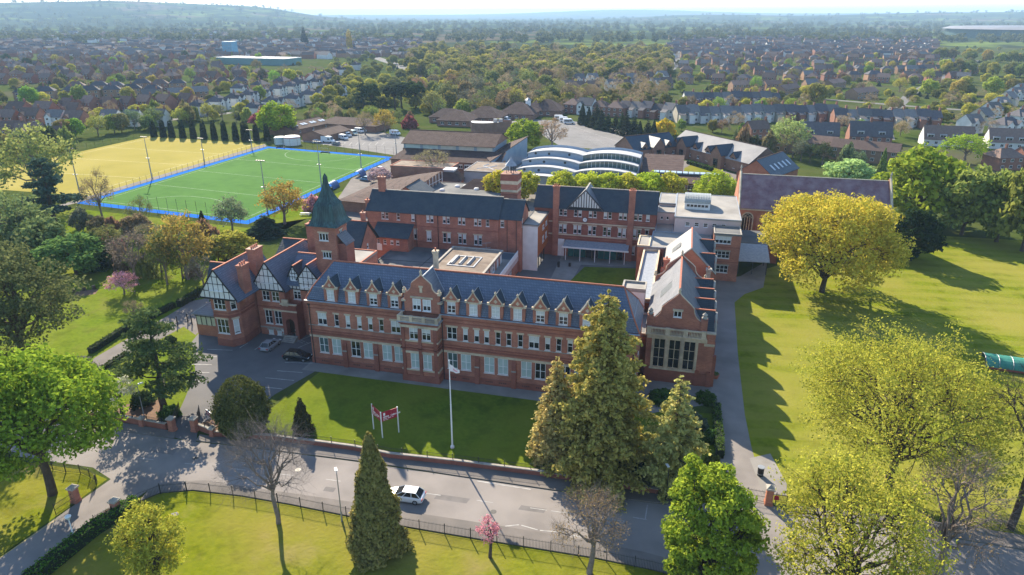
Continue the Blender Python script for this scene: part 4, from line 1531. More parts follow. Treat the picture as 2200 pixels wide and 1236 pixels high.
def chimney_tower():
    p = thing("ventilation_tower", "square brick ventilation tower banded with stone under a small dark cupola", "tower", (18.85, 60, 0))
    h = 1.9
    body(p, -h, h, -h, h, 0, 20.3, BRICK, [])
    t = MB()
    for z0, z1, d in ((16.3, 16.8, .06), (18.1, 18.9, .10)):
        t.box(-h - d, h + d, -h - d, h + d, z0, z1)
    t.build("stone_band", STONE, p)
    t = MB()
    for z0, z1, d in ((15.6, 15.9, .08), (18.9, 19.3, .16), (19.3, 20.4, .10)):
        t.box(-h - d, h + d, -h - d, h + d, z0, z1)
    t.build("brick_band", BRICKD, p)
    l = MB()
    for s in (-1, 1):
        for r in (-1, 1):
            l.tube([(s * .85, r * .85, 20.4), (s * .7, r * .7, 22.3)], .07, 5)
    l.tube([(0, 0, 20.4), (0, 0, 22.3)], .12, 6)
    c = l.build("cupola", DARKM, p)
    MB().lathe([(1.45, 22.1), (1.1, 22.5), (.6, 23.1), (.2, 23.6), (.1, 23.9), (.02, 24.4)], 8).build("cupola_roof", LEAD, c)


chimney_tower()


def pink_block():
    p = thing("pink_rendered_block", "pink rendered block with a pale flat roof carrying a barrel rooflight", "building", (0, 0, 0))
    W = wins('f', (59.1, 61.05, 63.0, 64.9, 66.8), 10.0, 1.0, .95, nx=1, ny=2, lint=False, blind=0)
    body(p, 56.2, 70.4, 62.05, 84, 0, 11.8, PINKR, W)
    flat_roof(p, 56.1, 70.5, 61.95, 84.1, 12.05, FELTP, .2, .1, LEAD)
    body(p, 52.05, 56.15, 74, 84, 0, 11.6, PINKR, [], sides="flb")
    flat_roof(p, 52.02, 56.08, 73.9, 84.05, 11.9, FELTP, .2, .1, LEAD)
    body(p, 52.1, 56.1, 68.5, 73.8, 8.0, 11.0, PINKR, wins('f', (53.2, 54.5), 9.4, .55, .7, nx=1, ny=1, lint=False, blind=0), sides="fl")
    flat_roof(p, 52.05, 56.08, 68.4, 73.85, 11.2, FELTP, .2, .1, LEAD)
    x0, x1, y0, y1 = 58.1, 63.8, 69.0, 75.5
    bx("rooflight_base", RENDERW, p, x0, x1, y0, y1, 12.06, 13.5)
    for k in range(6):
        bx("rooflight_window", GLASS, p, x0 + .5 + k * .82, x0 + 1.15 + k * .82, y0 - .03, y0 - .003, 12.7, 13.25)
    m = MB()
    n = 10
    arc = [((y0 + y1) / 2 - (y1 - y0) / 2 * math.cos(t), 13.5 + 1.6 * math.sin(t)) for t in np.linspace(0, math.pi, n + 1)]
    for a, b in zip(arc[:-1], arc[1:]):
        m.poly([(x0 - .1, a[0], a[1]), (x1 + .1, a[0], a[1]), (x1 + .1, b[0], b[1]), (x0 - .1, b[0], b[1])])
    m.poly([(x0 - .1, a, z) for a, z in arc])
    m.poly([(x1 + .1, a, z) for a, z in arc][::-1])
    o = m.build("rooflight", mat("old_glazing", (.34, .34, .30), (.26, .27, .25), 2, .35), p)
    g = MB()
    for k in range(11):
        x = x0 + (x1 - x0) * k / 10
        g.tube([(x, a, z + .02) for a, z in arc], .035, 4)
    g.build("glazing_bar", LEAD, o)
    # low flat roofed part and stair block on the courtyard
    q = thing("link_block", "lower brick link with a grey flat roof between courtyard and chapel side halls", "building", (0, 0, 0))
    body(q, 51.7, 64.4, 50.2, 62, 0, 8.0, BRICK, [], sides="flr")
    body(q, 52.05, 56.2, 62.02, 68.4, 0, 8.0, BRICK, [], sides="l")
    flat_roof(q, 51.65, 64.45, 50.1, 61.93, 8.3, FELTP, .25, .15, LEAD)
    flat_roof(q, 52.03, 56.08, 61.94, 68.38, 8.28, FELTP, .2, .1, LEAD)
    r = thing("stair_block", "narrow tall brick stair block at the courtyard corner with stone coped roof", "building", (0, 0, 0))
    body(r, 49.1, 51.65, 50.0, 57, 0, 8.2, BRICKO, [])
    flat_roof(r, 49.0, 51.64, 49.9, 57.1, 8.5, FELTP, .3, .2, STONE)
    s = thing("window_block", "three-storey brick block with three wide white windows above the tarmac path", "building", (0, 0, 0))
    W = [('f', 66.7, z, 3.3, h, dict(nx=4, ny=2, lint=STONEG, blind=b)) for z, h, b in ((8.45, 1.6, .5), (5.15, 1.6, 0), (1.85, 1.65, 0))]
    body(s, 64.75, 70.35, 55.9, 61.95, 0, 10.4, BRICK, W)
    flat_roof(s, 64.7, 70.4, 55.85, 61.94, 10.6, FELT, .25, .15, STONEG)
    for z in (4.3, 7.6):
        band(s, 64.75, 70.35, 55.9, z, z + .18, .05, BRICKD)
    u = thing("covered_walk", "low covered walkway with sloping dark metal roof beside the chapel", "building", (0, 0, 0))
    MB().slab([(70.6, 61, 3.0), (77.5, 61.5, 3.0), (77.5, 70, 4.4), (70.6, 70, 4.4)], (0, 0, .15)).build("roof", LEAD, u)
    MB().slab([(70.6, 70.1, 4.6), (80.5, 70.1, 4.2), (80.5, 79, 5.0), (70.6, 79, 5.0)], (0, 0, .15)).build("roof", FELT, u)
    for x, y in ((71, 61.6), (74, 61.8), (77, 62), (77, 68)):
        MB().tube([(x, y, 0), (x, y, 3.05)], .1, 6).build("post", DARKM, u)
    bx("wall", BRICKD, u, 70.7, 80, 70.4, 78.8, 0, 4.2)


pink_block()


def hall(p, x0, x1, xr, y0, y1, ze, zr, ndorm, mat_roof, dz, dr, xe):
    """main pitched roof along y with cross dormers on the right ending in rounded parapets"""
    o = gable_roof(p, x0, x1, y0, y1, ze, zr, 'y', mat_roof, .3, 0, off=xr - (x0 + x1) / 2)
    for c in ndorm:
        hw = 2.25
        r = MB()
        for s in (-1, 1):
            r.slab([(xr + 1.2, c + s * hw, dz), (xe - .2, c + s * hw, dz), (xe - .2, c, dr), (xr + 1.2, c, dr)][::-s], (0, 0, .12))
        d = r.build("cross_roof", SLATED, p)
        MB().box(xr + 2.0, xe - .2, c - .13, c + .13, dr + .05, dr + .22).build("ridge_tile", TERRA, d)
        f = MB()
        for s in (-1, 1):
            f.tube([(xr + (zr - dr) * .85, c, dr + .15), (xr + (zr - dz) * .72, c + s * hw, dz + .2)], .08, 4)
        f.build("lead_flashing", LEAD, d)
        prof = [(c + 1.75 * math.cos(t), dz - .3 + (dr - dz - .1) * math.sin(t)) for t in np.linspace(0, math.pi, 11)]
        w = MB().slab([(xe - .25, c + 1.75, dz - 1.3)] + [(xe - .25, a, z) for a, z in prof] + [(xe - .25, c - 1.75, dz - 1.3)], (.4, 0, 0))
        w.build("parapet_gable", BRICK, p)
        MB().tube([(xe - .05, a, z + .05) for a, z in prof], .22, 5).build("coping", STONEG, d)
    return o


def front_hall():
    p = thing("dutch_gabled_hall", "brick hall with curved Dutch gable, stone balustrade and tall mullioned window beside the path", "hall", (0, 0, 0))
    x0, x1, y0, y1 = 53.9, 64.1, 7.8, 28.4
    W = [('f', c, 2.45, 1.75, 4.9, dict(nx=2, ny=3, lint=False, blind=0, fmat=STONE)) for c in (55.95, 58.25, 60.5)]
    W += [('r', 10.6 + 4.8 * k, 2.4, 2.2, 4.2, dict(nx=2, ny=3, blind=0)) for k in range(4)]
    body(p, x0, x1, y0, y1, 0, 8.0, BRICK, W)
    s = MB()
    for a, b in ((54.75, 55.06), (56.84, 57.36), (59.14, 59.61), (61.39, 61.75)):
        s.box(a, b, y0 - .12, y0 - .001, 2.2, 7.75)
    s.box(54.0, 63.0, y0 - .14, y0 - .002, 7.4, 7.95)
    s.box(54.6, 61.9, y0 - .2, y0 - .003, 2.15, 2.4)
    s.box(62.6, 64.15, y0 - .1, y0 - .001, 6.9, 7.3)
    s.build("stone_dressing", STONE, p)
    t = MB().box(x0 - .12, x1 + .12, y0 - .16, y0 - .004, 0, 2.1)
    t.box(x1 + .001, x1 + .14, y0, y1, 0, 2.1)
    for c in (54.3, 61.95, 63.7):
        t.box(c - .3, c + .3, y0 - .3, y0 - .005, 0, 2.6)
    for k in range(5):
        y = 8.2 + 4.8 * k
        t.box(x1 + .002, x1 + .5, y - .4, y + .4, 0, 5.2)
    t.build("plinth", BRICKD, p)
    # balustrade in front of the gable
    b = MB().box(x0 - .2, 62.9, y0 - .35, y0 + .5, 8.003, 8.2)
    b.box(x0 + .1, 62.6, y0 - .2, y0 + .1, 9.05, 9.25)
    for c in (54.2, 57.0, 59.7, 62.4):
        b.box(c - .35, c + .35, y0 - .24, y0 + .14, 8.2, 9.32)
    for i in range(34):
        x = 54.7 + i * .225
        if min(abs(x - 57), abs(x - 59.7)) > .4:
            b.lathe([(.06, 8.2), (.09, 8.5), (.05, 8.85), (.07, 9.05)], 5, x, y0 - .05)
    b.build("balustrade", STONE, p)
    g = dutch_gable(p, 58.25, y0 + .7, 8.0, 4.2, 10.3, 12.35, 14.9, BRICK, .5)
    window(g, 'f', 58.25, y0 + .53, 11.0, 1.2, 1.0, 2, 1, blind=0, inpart=True, lint=STONE)
    for x in (54.2, 62.3):
        k = MB().box(x - .5, x + .5, y0 + .3, y0 + 1.3, 8.01, 11.0)
        k.build("pier", BRICK, p)
        MB().lathe([(.35, 11.0), (.5, 11.25), (.3, 11.5), (.42, 11.75), (.05, 12.1)], 8, x, y0 + .8).build("pier_cap", STONEG, p)
    bx("parapet", BRICK, p, 62.85, x1 - .01, y0 + .02, y0 + .6, 8.0, 8.9)
    bx("coping", STONE, p, 62.8, x1 + .1, y0 - .06, y0 + .7, 8.91, 9.1)
    hall(p, 53.9, 62.6, 58.25, y0 + 1.2, 26.6, 9.3, 14.5, (10.9, 15.5, 20.1, 24.7), SLATEH, 8.7, 11.5, 64.1)
    d = MB().slab([(55.6, 15.0, 11.35), (55.6, 17.6, 11.35), (55.6, 17.6, 13.0), (55.6, 17.55, 13.0)], (.05, 0, 0))
    v = MB()
    v.poly([(55.3, 15.2, 11.2), (55.3, 18.2, 11.2), (57.05, 18.2, 13.2)])
    v.poly([(55.3, 15.2, 11.2), (57.05, 18.2, 13.2), (57.0, 15.2, 13.15)])
    v.poly([(55.3, 18.2, 11.2), (57.0, 18.2, 13.2), (57.05, 18.25, 13.2)])
    v.build("roof_vent", SLATED, p)
    dutch_gable(p, 58.25, 26.6, 9.3, 4.3, 10.8, 12.7, 15.0, BRICK, .45)
    a = thing("hall_annexe", "narrow flat-roofed brick annexe with stone parapet between courtyard and halls", "building", (0, 0, 0))
    body(a, 50.5, 53.85, 22, 50, 0, 7.2, BRICK, [])
    flat_roof(a, 50.45, 53.86, 21.9, 50.05, 7.5, LEAD, .35, .5, STONE)
    k = thing("white_link", "weathered white stone parapet link between the long front range and the hall", "building", (0, 0, 0))
    body(k, 48.9, 52.7, 18.2, 21.8, 0, 10.6, RENDERW, [])
    flat_roof(k, 48.8, 52.8, 18.1, 21.85, 10.9, FELTP, .3, .35, STONEG)
    body(k, 50.0, 53.8, 9.7, 18.0, 0, 6.5, BRICK, [])
    flat_roof(k, 49.9, 53.85, 9.65, 18.05, 6.8, FELT, .3, .3, STONEG)
    q = thing("rear_hall", "second brick hall with pale slate roof and brick gable behind the Dutch-gabled hall", "hall", (0, 0, 0))
    body(q, 54.6, 64.4, 34.7, 49.4, 0, 9.6, BRICK, [('r', 37.2 + 4.8 * j, 2.4, 2.2, 4.2, dict(nx=2, ny=3, blind=0)) for j in range(3)], sides="flr")
    hall(q, 55.2, 64.5, 59.9, 34.9, 49.3, 9.0, 13.3, (37.6, 46.4), SLATEP, 9.0, 11.9, 64.6)
    m = MB().slab([(55.2, 34.5, 9.0), (64.5, 34.5, 9.0), (59.9, 34.5, 13.55)], (0, .4, 0))
    g = m.build("gable_wall", BRICKO, q)
    coping(g, [(55.0, 34.7, 9.0), (59.9, 34.7, 13.7), (64.7, 34.7, 9.0)], STONEG, .18)
    v = MB()
    v.poly([(56.4, 41.5, 10.3), (56.4, 44.0, 10.3), (57.9, 44.0, 11.9)])
    v.poly([(56.4, 41.5, 10.3), (57.9, 44.0, 11.9), (57.9, 41.5, 11.8)])
    v.build("roof_vent", SLATED, q)
    chimney(q, 55.6, 33.2, 5, 11.8, 1.0, 1.0, BRICK, 1)
    chimney(q, 63.3, 33.0, 5, 10.6, .8, .8, STONEG, 1)


front_hall()


def arch_pts(c, z0, w, zs, n=9):
    r = w / 2
    return [(c - r, z0), (c + r, z0)] + [(c + r * math.cos(t), zs + r * math.sin(t)) for t in np.linspace(0, math.pi, n)]


def chapel():
    p = thing("chapel", "brick chapel with a long mauve tiled roof and arched traceried windows behind the golden oak", "chapel", (0, 0, 0))
    x0, x1, y0, y1, ze, zr = 71.6, 107.0, 86.6, 102, 8.8, 15.6
    body(p, x0, x1, y0, y1, 0, ze, BRICKO, [])
    gable_roof(p, x0 + .3, x1 - .3, y0, y1, ze, zr, 'x', TILEM, .25, 0, ridge=STONEG)
    for x, s in ((x0, -1), (x1, 1)):
        g = MB().slab([(x - .35, y0 - .3, ze - .6), (x - .35, y1 + .3, ze - .6), (x - .35, (y0 + y1) / 2, zr + .7)], (.7, 0, 0)).build("gable_wall", BRICKO, p)
        coping(g, [(x, y0 - .35, ze - .5), (x, (y0 + y1) / 2, zr + .85), (x, y1 + .35, ze - .5)], STONE, .3)
        MB().lathe([(.25, zr + .7), (.15, zr + 1.5), (.3, zr + 1.7), (.05, zr + 2.5)], 6, x, (y0 + y1) / 2).build("finial", STONEG, g)
    band(p, x0, x1, y0, 8.2, 8.55, .12, STONE)
    for c in (73.9, 79.2, 85, 90.7, 96.5, 102.3):
        k = MB()
        q = arch_pts(c, 1.6, 3.0, 6.2)
        q2 = arch_pts(c, 1.9, 2.4, 6.2)
        o = MB().slab([(a, y0 - .12, z) for a, z in q], (0, .118, 0)).build("window_surround", STONE, p)
        MB().poly([(a, y0 - .125, z) for a, z in q2]).build("pane", GLASS, o)
        for f in (-.6, 0, .6):
            k.box(c + f - .07, c + f + .07, y0 - .2, y0 - .127, 1.9, 6.6)
        k.tube([(c - 1.1, y0 - .15, 6.2), (c - .6, y0 - .15, 6.9), (c, y0 - .15, 6.2), (c + .6, y0 - .15, 6.9), (c + 1.1, y0 - .15, 6.2)], .07, 4)
        k.tube([(c - .6, y0 - .15, 6.5), (c, y0 - .15, 7.3), (c + .6, y0 - .15, 6.5)], .07, 4)
        k.build("tracery", STONE, o)
    for c in (71.9, 76.5, 82.1, 87.8, 93.6, 99.4, 105.2, 106.8):
        b = MB().box(c - .4, c + .4, y0 - .9, y0 - .003, 0, 4.5)
        b.slab([(c - .4, y0 - .9, 4.5), (c + .4, y0 - .9, 4.5), (c + .4, y0 - .01, 7.2), (c - .4, y0 - .01, 7.2)], (0, .05, 0))
        b.build("buttress", BRICKO, p)


chapel()
# ================================================================ buildings behind the school
def ridge_building(name, label, a, b, width, ze, zr, wm, rm, cat="building", hip=False, nw=0, wz=1.2, wh=1.2, ww=1.2, over=.4, ridge=None, sides='fb', floors=1, group=None, wx=None):
    """pitched building given by its ridge ends (x, y); local x runs along the ridge"""
    L = math.hypot(b[0] - a[0], b[1] - a[1])
    rz = math.atan2(b[1] - a[1], b[0] - a[0])
    p = thing(name, label, cat, (a[0], a[1], 0), rz, group)
    h = width / 2
    W = []
    for f in range(floors):
        for s in sides:
            for k in range(nw):
                W.append((s, L * (k + .5) / nw, wz + 2.7 * f, ww, wh, dict(nx=2, ny=1, lint=False, blind=0)))
    body(p, 0, L, -h, h, 0, ze, wm, W)
    if hip:
        hip_roof(p, 0, L, -h, h, ze, zr, rm, over, ridge)
    else:
        gable_roof(p, 0, L, -h, h, ze, zr, 'x', rm, over, .3, gable=wm, ridge=ridge or TILEB)
    return p


def sports_hall():
    p = thing("sports_hall", "large brown-tiled sports hall with a clerestory band beside the hockey pitch", "building", (0, 0, 0))
    x0, x1 = -47.5, -11.0
    body(p, x0, x1, 153.2, 172, 0, 6.8, BRICKP, [])
    cl = MB().box(x0 + .4, x1 - .4, 153.3, 171.9, 6.81, 8.8)
    cl.build("clerestory", mat("clerestory_blue", (.20, .27, .33), (.25, .31, .36), .3, .3), p)
    for k in range(5):
        xa = x0 + 1.2 + k * 7.1
        bx("clerestory_pane", BLINDG if k < 2 else mat("pale_panel", (.50, .48, .40), (.43, .42, .36), .5, .4), p, xa, xa + 5.9, 153.18, 153.28, 7.0, 8.6)
    gable_roof(p, x0, x1, 153, 172.2, 8.85, 12.2, 'x', TILEB, .7, .3, gable=BRICKP, ridge=TILEB)
    body(p, x0 - 1.5, x1 + 4, 145, 153.15, 0, 4.2, BRICKP, wins('f', [x0 + 22 + 3.2 * k for k in range(4)], 2.0, 2.6, 1.5, nx=3, ny=1, lint=False, blind=.4), sides='flr')
    m = MB().slab([(x0 - 2, 144.3, 4.1), (x1 + 4.3, 144.3, 4.1), (x1 + 4.3, 153.16, 6.8), (x0 + 1.5, 153.16, 6.8)], (0, 0, .16))
    m.slab([(x0 - 2, 144.3, 4.1), (x0 + 1.5, 153.16, 6.8), (x0 + 1.5, 158, 6.8), (x0 - 2, 158, 4.1)], (0, 0, .155))
    m.build("lean_to_roof", TILEB, p)
    q = thing("swept_roof_link", "thin swept brown roof rising to a point between sports hall and pool", "building", (0, 0, 0))
    MB().slab([(-9.5, 141, 5.6), (-3.6, 177, 9.2), (-10.5, 172.5, 7.0), (-14, 151, 5.4)], (0, 0, .25)).build("roof", TILEB, q)
    m = MB()
    m.poly([(-9.7, 142, 0), (-3.9, 175.5, 0), (-3.9, 175.5, 9.0), (-9.7, 142, 5.6)])
    m.poly([(-13.6, 151, 0), (-9.7, 142, 0), (-9.7, 142, 5.6), (-13.6, 151, 5.3)])
    m.build("glazed_wall", mat("blue_glazing", (.16, .24, .34), (.2, .28, .36), .4, .25), q)


sports_hall()


def cube_and_pavilion():
    p = thing("grey_cube_block", "plain grey rendered cube with a marked flat roof behind the chimney tower", "building", (0, 0, 0))
    GR = mat("grey_render", (.36, .36, .37), (.31, .31, .32), .4, .9, c3=(.27, .27, .275))
    body(p, -14.2, -2.2, 125.8, 141.5, 0, 5.2, GR, [])
    flat_roof(p, -14.3, -2.1, 125.7, 141.6, 5.5, FELTB, .25, .12, GR)
    k = MB().tube([(-9, 138, 5.51), (-10, 134.5, 5.51), (-7.5, 132.5, 5.51), (-5, 130, 5.51)], .16, 4)
    k.tube([(-11, 130, 5.51), (-7.5, 132.5, 5.51), (-5.5, 136, 5.51)], .16, 4)
    k.build("roof_mark", RENDERW, p)
    q = thing("lantern_pavilion", "small square brick pavilion with a pyramid roof and white lantern top", "building", (-18.3, 123.8, 0))
    body(q, -3.9, 3.9, -4, 4, 0, 3.0, BRICKO, [('f', -.6, .9, 1.6, 1.6, dict(nx=2, ny=2, lint=False, blind=.5)), ('r', -1, .3, 1.0, 2.2, dict(nx=1, ny=1, pane=TEAL, lint=False, blind=0))])
    m = MB()
    e, t = 4.5, 1.7
    for i in range(4):
        c = [(-1, -1), (1, -1), (1, 1), (-1, 1)]
        a, b = c[i], c[(i + 1) % 4]
        m.poly([(a[0] * e, a[1] * e, 3.0), (b[0] * e, b[1] * e, 3.0), (b[0] * t, b[1] * t, 5.6), (a[0] * t, a[1] * t, 5.6)])
    m.build("roof", TILEB, q)
    bx("lantern", mat("lantern_glass", (.3, .34, .38), (.22, .26, .3), .5, .2), q, -1.7, 1.7, -1.7, 1.7, 5.5, 6.2)
    bx("lantern_cap", WHITE, q, -1.95, 1.95, -1.95, 1.95, 6.21, 6.4)
    r = thing("fan_roofed_block", "wide brown fan-shaped roof sweeping down towards the hockey pitch", "building", (0, 0, 0))
    P = [(*G(724, 431, 3.2), 3.2), (*G(789, 437, 3.4), 3.4), (*G(892, 404, 5.6), 5.6), (*G(948, 368, 6.8), 6.8), (*G(899, 374.5, 5.0), 5.0), (*G(817, 389, 3.5), 3.5)]
    mb = MB()
    c = (*G(850, 398, 4.6), 4.6)
    for i in range(6):
        mb.poly([P[i], P[(i + 1) % 6], c])
    mb.build("roof", TILEB, r)
    w = MB()
    for i in range(6):
        a, b = P[i], P[(i + 1) % 6]
        f = lambda s: (s[0] + (c[0] - s[0]) * .04, s[1] + (c[1] - s[1]) * .04)
        w.poly([(*f(a), 0), (*f(b), 0), (*f(b), b[2] - .1), (*f(a), a[2] - .1)])
    w.build("wall", BRICKP, r)
    a, b = P[2], P[3]
    g = MB()
    for k in range(9):
        t = k / 8
        x, y, z = a[0] + (b[0] - a[0]) * t, a[1] + (b[1] - a[1]) * t, a[2] + (b[2] - a[2]) * t
        g.tube([(x + .25, y - .1, 0), (x + .25, y - .1, z - .1)], .1, 4)
    for z in (1.5, 3.0, 4.4):
        g.tube([(a[0] + .25, a[1] - .1, z), (b[0] + .25, b[1] - .1, z)], .07, 4)
    g.build("glazing_frame", WHITE, r)
    s = thing("blank_brown_block", "long blank brown brick block with a flat roof behind the fan-shaped roof", "building", (0, 0, 0))
    x0, y0 = G(838, 385, 0)
    body(s, x0, x0 + 22, y0 + 1, y0 + 11, 0, 4.3, BRICKP, [])
    flat_roof(s, x0 - .1, x0 + 22.1, y0 + .9, y0 + 11.1, 4.6, FELTB, .3, .15, TERRA)
    t = thing("plant_roof_block", "low flat grey roof dotted with white domes behind the classroom range", "building", (0, 0, 0))
    body(t, -24, 4, 84, 117, 0, 3.0, BRICK, [])
    flat_roof(t, -24.1, 4.1, 83.9, 117.1, 3.3, FELT, .3, .15, FELT)
    for k, (x, y) in enumerate(((-12, 112), (-9.5, 113), (-5, 110), (-15, 106), (-1.5, 113))):
        MB().lathe([(.9, 3.3), (.9, 3.5), (.7, 3.8), (.3, 3.95), (.02, 4)], 12, x, y).build("roof_dome", RENDERW, t)
    x, y = G(1030, 412, 3)
    u = ridge_building("brown_tiled_annexe", "small brown-tiled annexe with three square windows beside the chimney tower", (x - 7, y + 5), (x + 6, y + 5), 9, 2.8, 5.8, BRICKD, TILEB, nw=3, hip=True, wh=.8)
    v = ridge_building("slate_cross_gable", "small dark slate gable with stone coping rising behind the classroom range roof", G(872, 402, 9), (G(872, 402, 9)[0], G(872, 402, 9)[1] + 10), 9, 6.2, 9, BRICK, SLATED)


cube_and_pavilion()


def pool():
    p = thing("wave_roofed_pool", "swimming pool building with four stepped white wave-shaped roofs", "building", (0, 0, 0))
    x0, x1 = 1.0, 42.0
    n = 28
    WR = mat("white_membrane", (.42, .42, .42), (.36, .36, .365), .3, .8, spec=.1)
    BF = mat("blue_white_cladding", (.34, .40, .47), (.28, .34, .42), .3, .4)

    def wave(x):
        return 1.35 * abs(math.sin(math.pi * (x - x0) / (x1 - x0) * 2)) ** .8
    ys = [128, 137, 146, 155, 167]
    for k in range(4):
        zb = 3.3 + 1.15 * k
        xs = [x0 + (x1 - x0) * i / n for i in range(n + 1)]
        top = [zb + wave(x) for x in xs]
        f = MB()
        for i in range(n):
            f.poly([(xs[i], ys[k], 0 if k == 0 else zb - 2.5), (xs[i + 1], ys[k], 0 if k == 0 else zb - 2.5), (xs[i + 1], ys[k], top[i + 1]), (xs[i], ys[k], top[i])], 0 if i < n / 2 or k == 0 else 1)
        f.poly([(x0, ys[k + 1], 0), (x0, ys[k], 0), (x0, ys[k], top[0]), (x0, ys[k + 1], top[0])])
        f.poly([(x1, ys[k], 0), (x1, ys[k + 1], 0), (x1, ys[k + 1], top[-1]), (x1, ys[k], top[-1])])
        if k == 3:
            for i in range(n):
                f.poly([(xs[i + 1], ys[4], 0), (xs[i], ys[4], 0), (xs[i], ys[4], top[i]), (xs[i + 1], ys[4], top[i + 1])])
        f.build("tier_wall", [BF, GLASSG], p)
        r = MB()
        for i in range(n):
            r.slab([(xs[i], ys[k] - .9, top[i]), (xs[i + 1], ys[k] - .9, top[i + 1]), (xs[i + 1], ys[k + 1] + .05, top[i + 1] - 1.2), (xs[i], ys[k + 1] + .05, top[i] - 1.2)], (0, 0, .3))
        ro = r.build("wave_roof", WR, p)
        if k:
            d = MB()
            for i in range(16, n):
                d.box(xs[i] - .05, xs[i] + .05, ys[k] - .06, ys[k] - .002, zb - 1.2, top[i])
            d.build("mullion", WHITE, p)["kind"] = "stuff"
            for xx in (x0 + 3, x0 + 8, x0 + 15.5):
                o = MB().lathe([(.45, 0), (.45, .08), (.3, .1)], 12).build("porthole", DARKM, p, loc=(xx, ys[k] - .01, zb + .1))
                o.rotation_euler = (math.pi / 2, 0, 0)


pool()


def modern_campus():
    # three gabled blocks set at an angle
    a, b = G(1300 + 150 * .29091, 250 + 150 * .29091, 8.6), G(1300 + 470 * .29091, 250 + 120 * .29091, 8.6)
    BLS = tiles("blue_black_slate", (.030, .055, .085), (.022, .042, .068), (.012, .02, .03), .34, .24, .5, .5, spec=.45)
    p = ridge_building("gabled_classrooms", "dark blue-roofed classroom block with three gabled bays next to the car park", a, b, 13, 4.2, 8.6, BRICKP, BLS, nw=5)
    L = math.hypot(b[0] - a[0], b[1] - a[1])

    def bays(p, L, ys, rm, pos):
        for k, (x, w, zr, out) in enumerate(pos):
            g = gable_roof(p, x - w / 2, x + w / 2, ys - out, ys + 5.5, zr - w * .55, zr, 'y', rm, .2, .15, ridge=None)
            m = MB()
            y = ys - out + .25
            m.poly([(x - w / 2 + .1, y, 0), (x + w / 2 - .1, y, 0), (x + w / 2 - .1, y, zr - w * .55 + .1), (x, y, zr - .05), (x - w / 2 + .1, y, zr - w * .55 + .1)])
            m.poly([(x - w / 2 + .1, ys, 0), (x - w / 2 + .1, y, 0), (x - w / 2 + .1, y, zr - w * .55), (x - w / 2 + .1, ys, zr - w * .55)])
            m.poly([(x + w / 2 - .1, y, 0), (x + w / 2 - .1, ys, 0), (x + w / 2 - .1, ys, zr - w * .55), (x + w / 2 - .1, y, zr - w * .55)])
            o = m.build("bay_wall", BRICKP, p)
            bx("bay_window", GLASS, o, x - w * .2, x + w * .2, y - .04, y - .005, 3.2 if out < .5 else .2, 5.0 if out < .5 else 3.6)
    bays(p, L, -6.5, SLATEP, [(5, 3, 6.6, .2), (L * .5, 6, 8.2, 1.8), (L - 5, 3, 6.6, .2)])
    a, b = G(1300 + 600 * .29091, 250 + 103 * .29091, 9.3), G(1300 + 1195 * .29091, 250 + 235 * .29091, 9.3)
    PW = mat("pale_zinc_roof", (.30, .285, .275), (.25, .24, .235), .3, .8, c3=(.22, .21, .205), scale3=.15, spec=.15)
    p = ridge_building("pale_roofed_classrooms", "long classroom block with a pale grey roof and six gabled bays", a, b, 15, 4.4, 9.3, BRICKP, PW, nw=9)
    L = math.hypot(b[0] - a[0], b[1] - a[1])
    bays(p, L, -7.5, BLS, [(3.5, 3.2, 7.2, .2), (9.5, 6.2, 8.6, 2.2), (15.5, 3.2, 7.0, .2), (23, 3.2, 7.0, .2), (30, 6.2, 8.6, 2.2), (37, 3.2, 7.0, .2)])
    a, b = G(1300 + 1120 * .29091, 250 + 325 * .29091, 8.4), G(1300 + 1310 * .29091, 250 + 262 * .29091, 8.4)
    p = ridge_building("skylit_classrooms", "dark-roofed brick block with a row of five white roof windows beyond the chapel", a, b, 13, 3.6, 8.4, BRICKO, BLS)
    L = math.hypot(b[0] - a[0], b[1] - a[1])
    for k in range(5):
        x = L * .22 + k * L * .155
        f = lambda y: 8.4 - (8.4 - 3.6) * (-y) / 6.5 + .2
        MB().slab([(x - .55, -4.9, f(-4.9)), (x + .55, -4.9, f(-4.9)), (x + .55, -2.9, f(-2.9)), (x - .55, -2.9, f(-2.9))], (0, 0, .06)).build("roof_window", mat("bright_rooflight", (.5, .53, .55), (.42, .45, .48), .8, .15), p)
    q = thing("brown_monopitch_block", "plain brown mono-pitched roof between the pool and the classrooms", "building", (0, 0, 0))
    body(q, 43, 56.5, 151, 169, 0, 3.0, BRICKP, [])
    MB().slab([(42.6, 149.5, 3.0), (57, 149.5, 3.0), (57, 170, 5.6), (42.6, 170, 5.6)], (0, 0, .2)).build("roof", TILEB, q)
    r = thing("glazed_link_block", "low brown-roofed link with a glazed strip behind the lime trees", "building", (0, 0, 0))
    body(r, 46, 72, 137, 146.5, 0, 2.7, BRICKP, wins('f', [48 + 3 * k for k in range(8)], .7, 2.4, 1.5, nx=2, ny=1, lint=False, blind=0))
    MB().slab([(45.6, 136.5, 2.7), (72.4, 136.5, 2.7), (72.4, 146.8, 4.4), (45.6, 146.8, 4.4)], (0, 0, .2)).build("roof", TILEB, r)
    m = MB()
    for k in range(12):
        m.box(47.5 + k * 1.9, 49.1 + k * 1.9, 143.3, 146.3, 4.35, 4.75)
    m.build("rooflight_strip", mat("lantern_glass", (.3, .34, .38), (.22, .26, .3), .5, .2), r)["kind"] = "stuff"
    # round building with curved wall
    c = G(1300 - 460, 0, 0)
    s = thing("drum_building", "low curved brick drum with a white flat roof and rooftop ducts", "building", (-38, 243, 0))
    n = 14
    arc = [(10.5 * math.cos(t), -8 * math.sin(t)) for t in np.linspace(-.15, math.pi + .15, n)]
    m = MB()
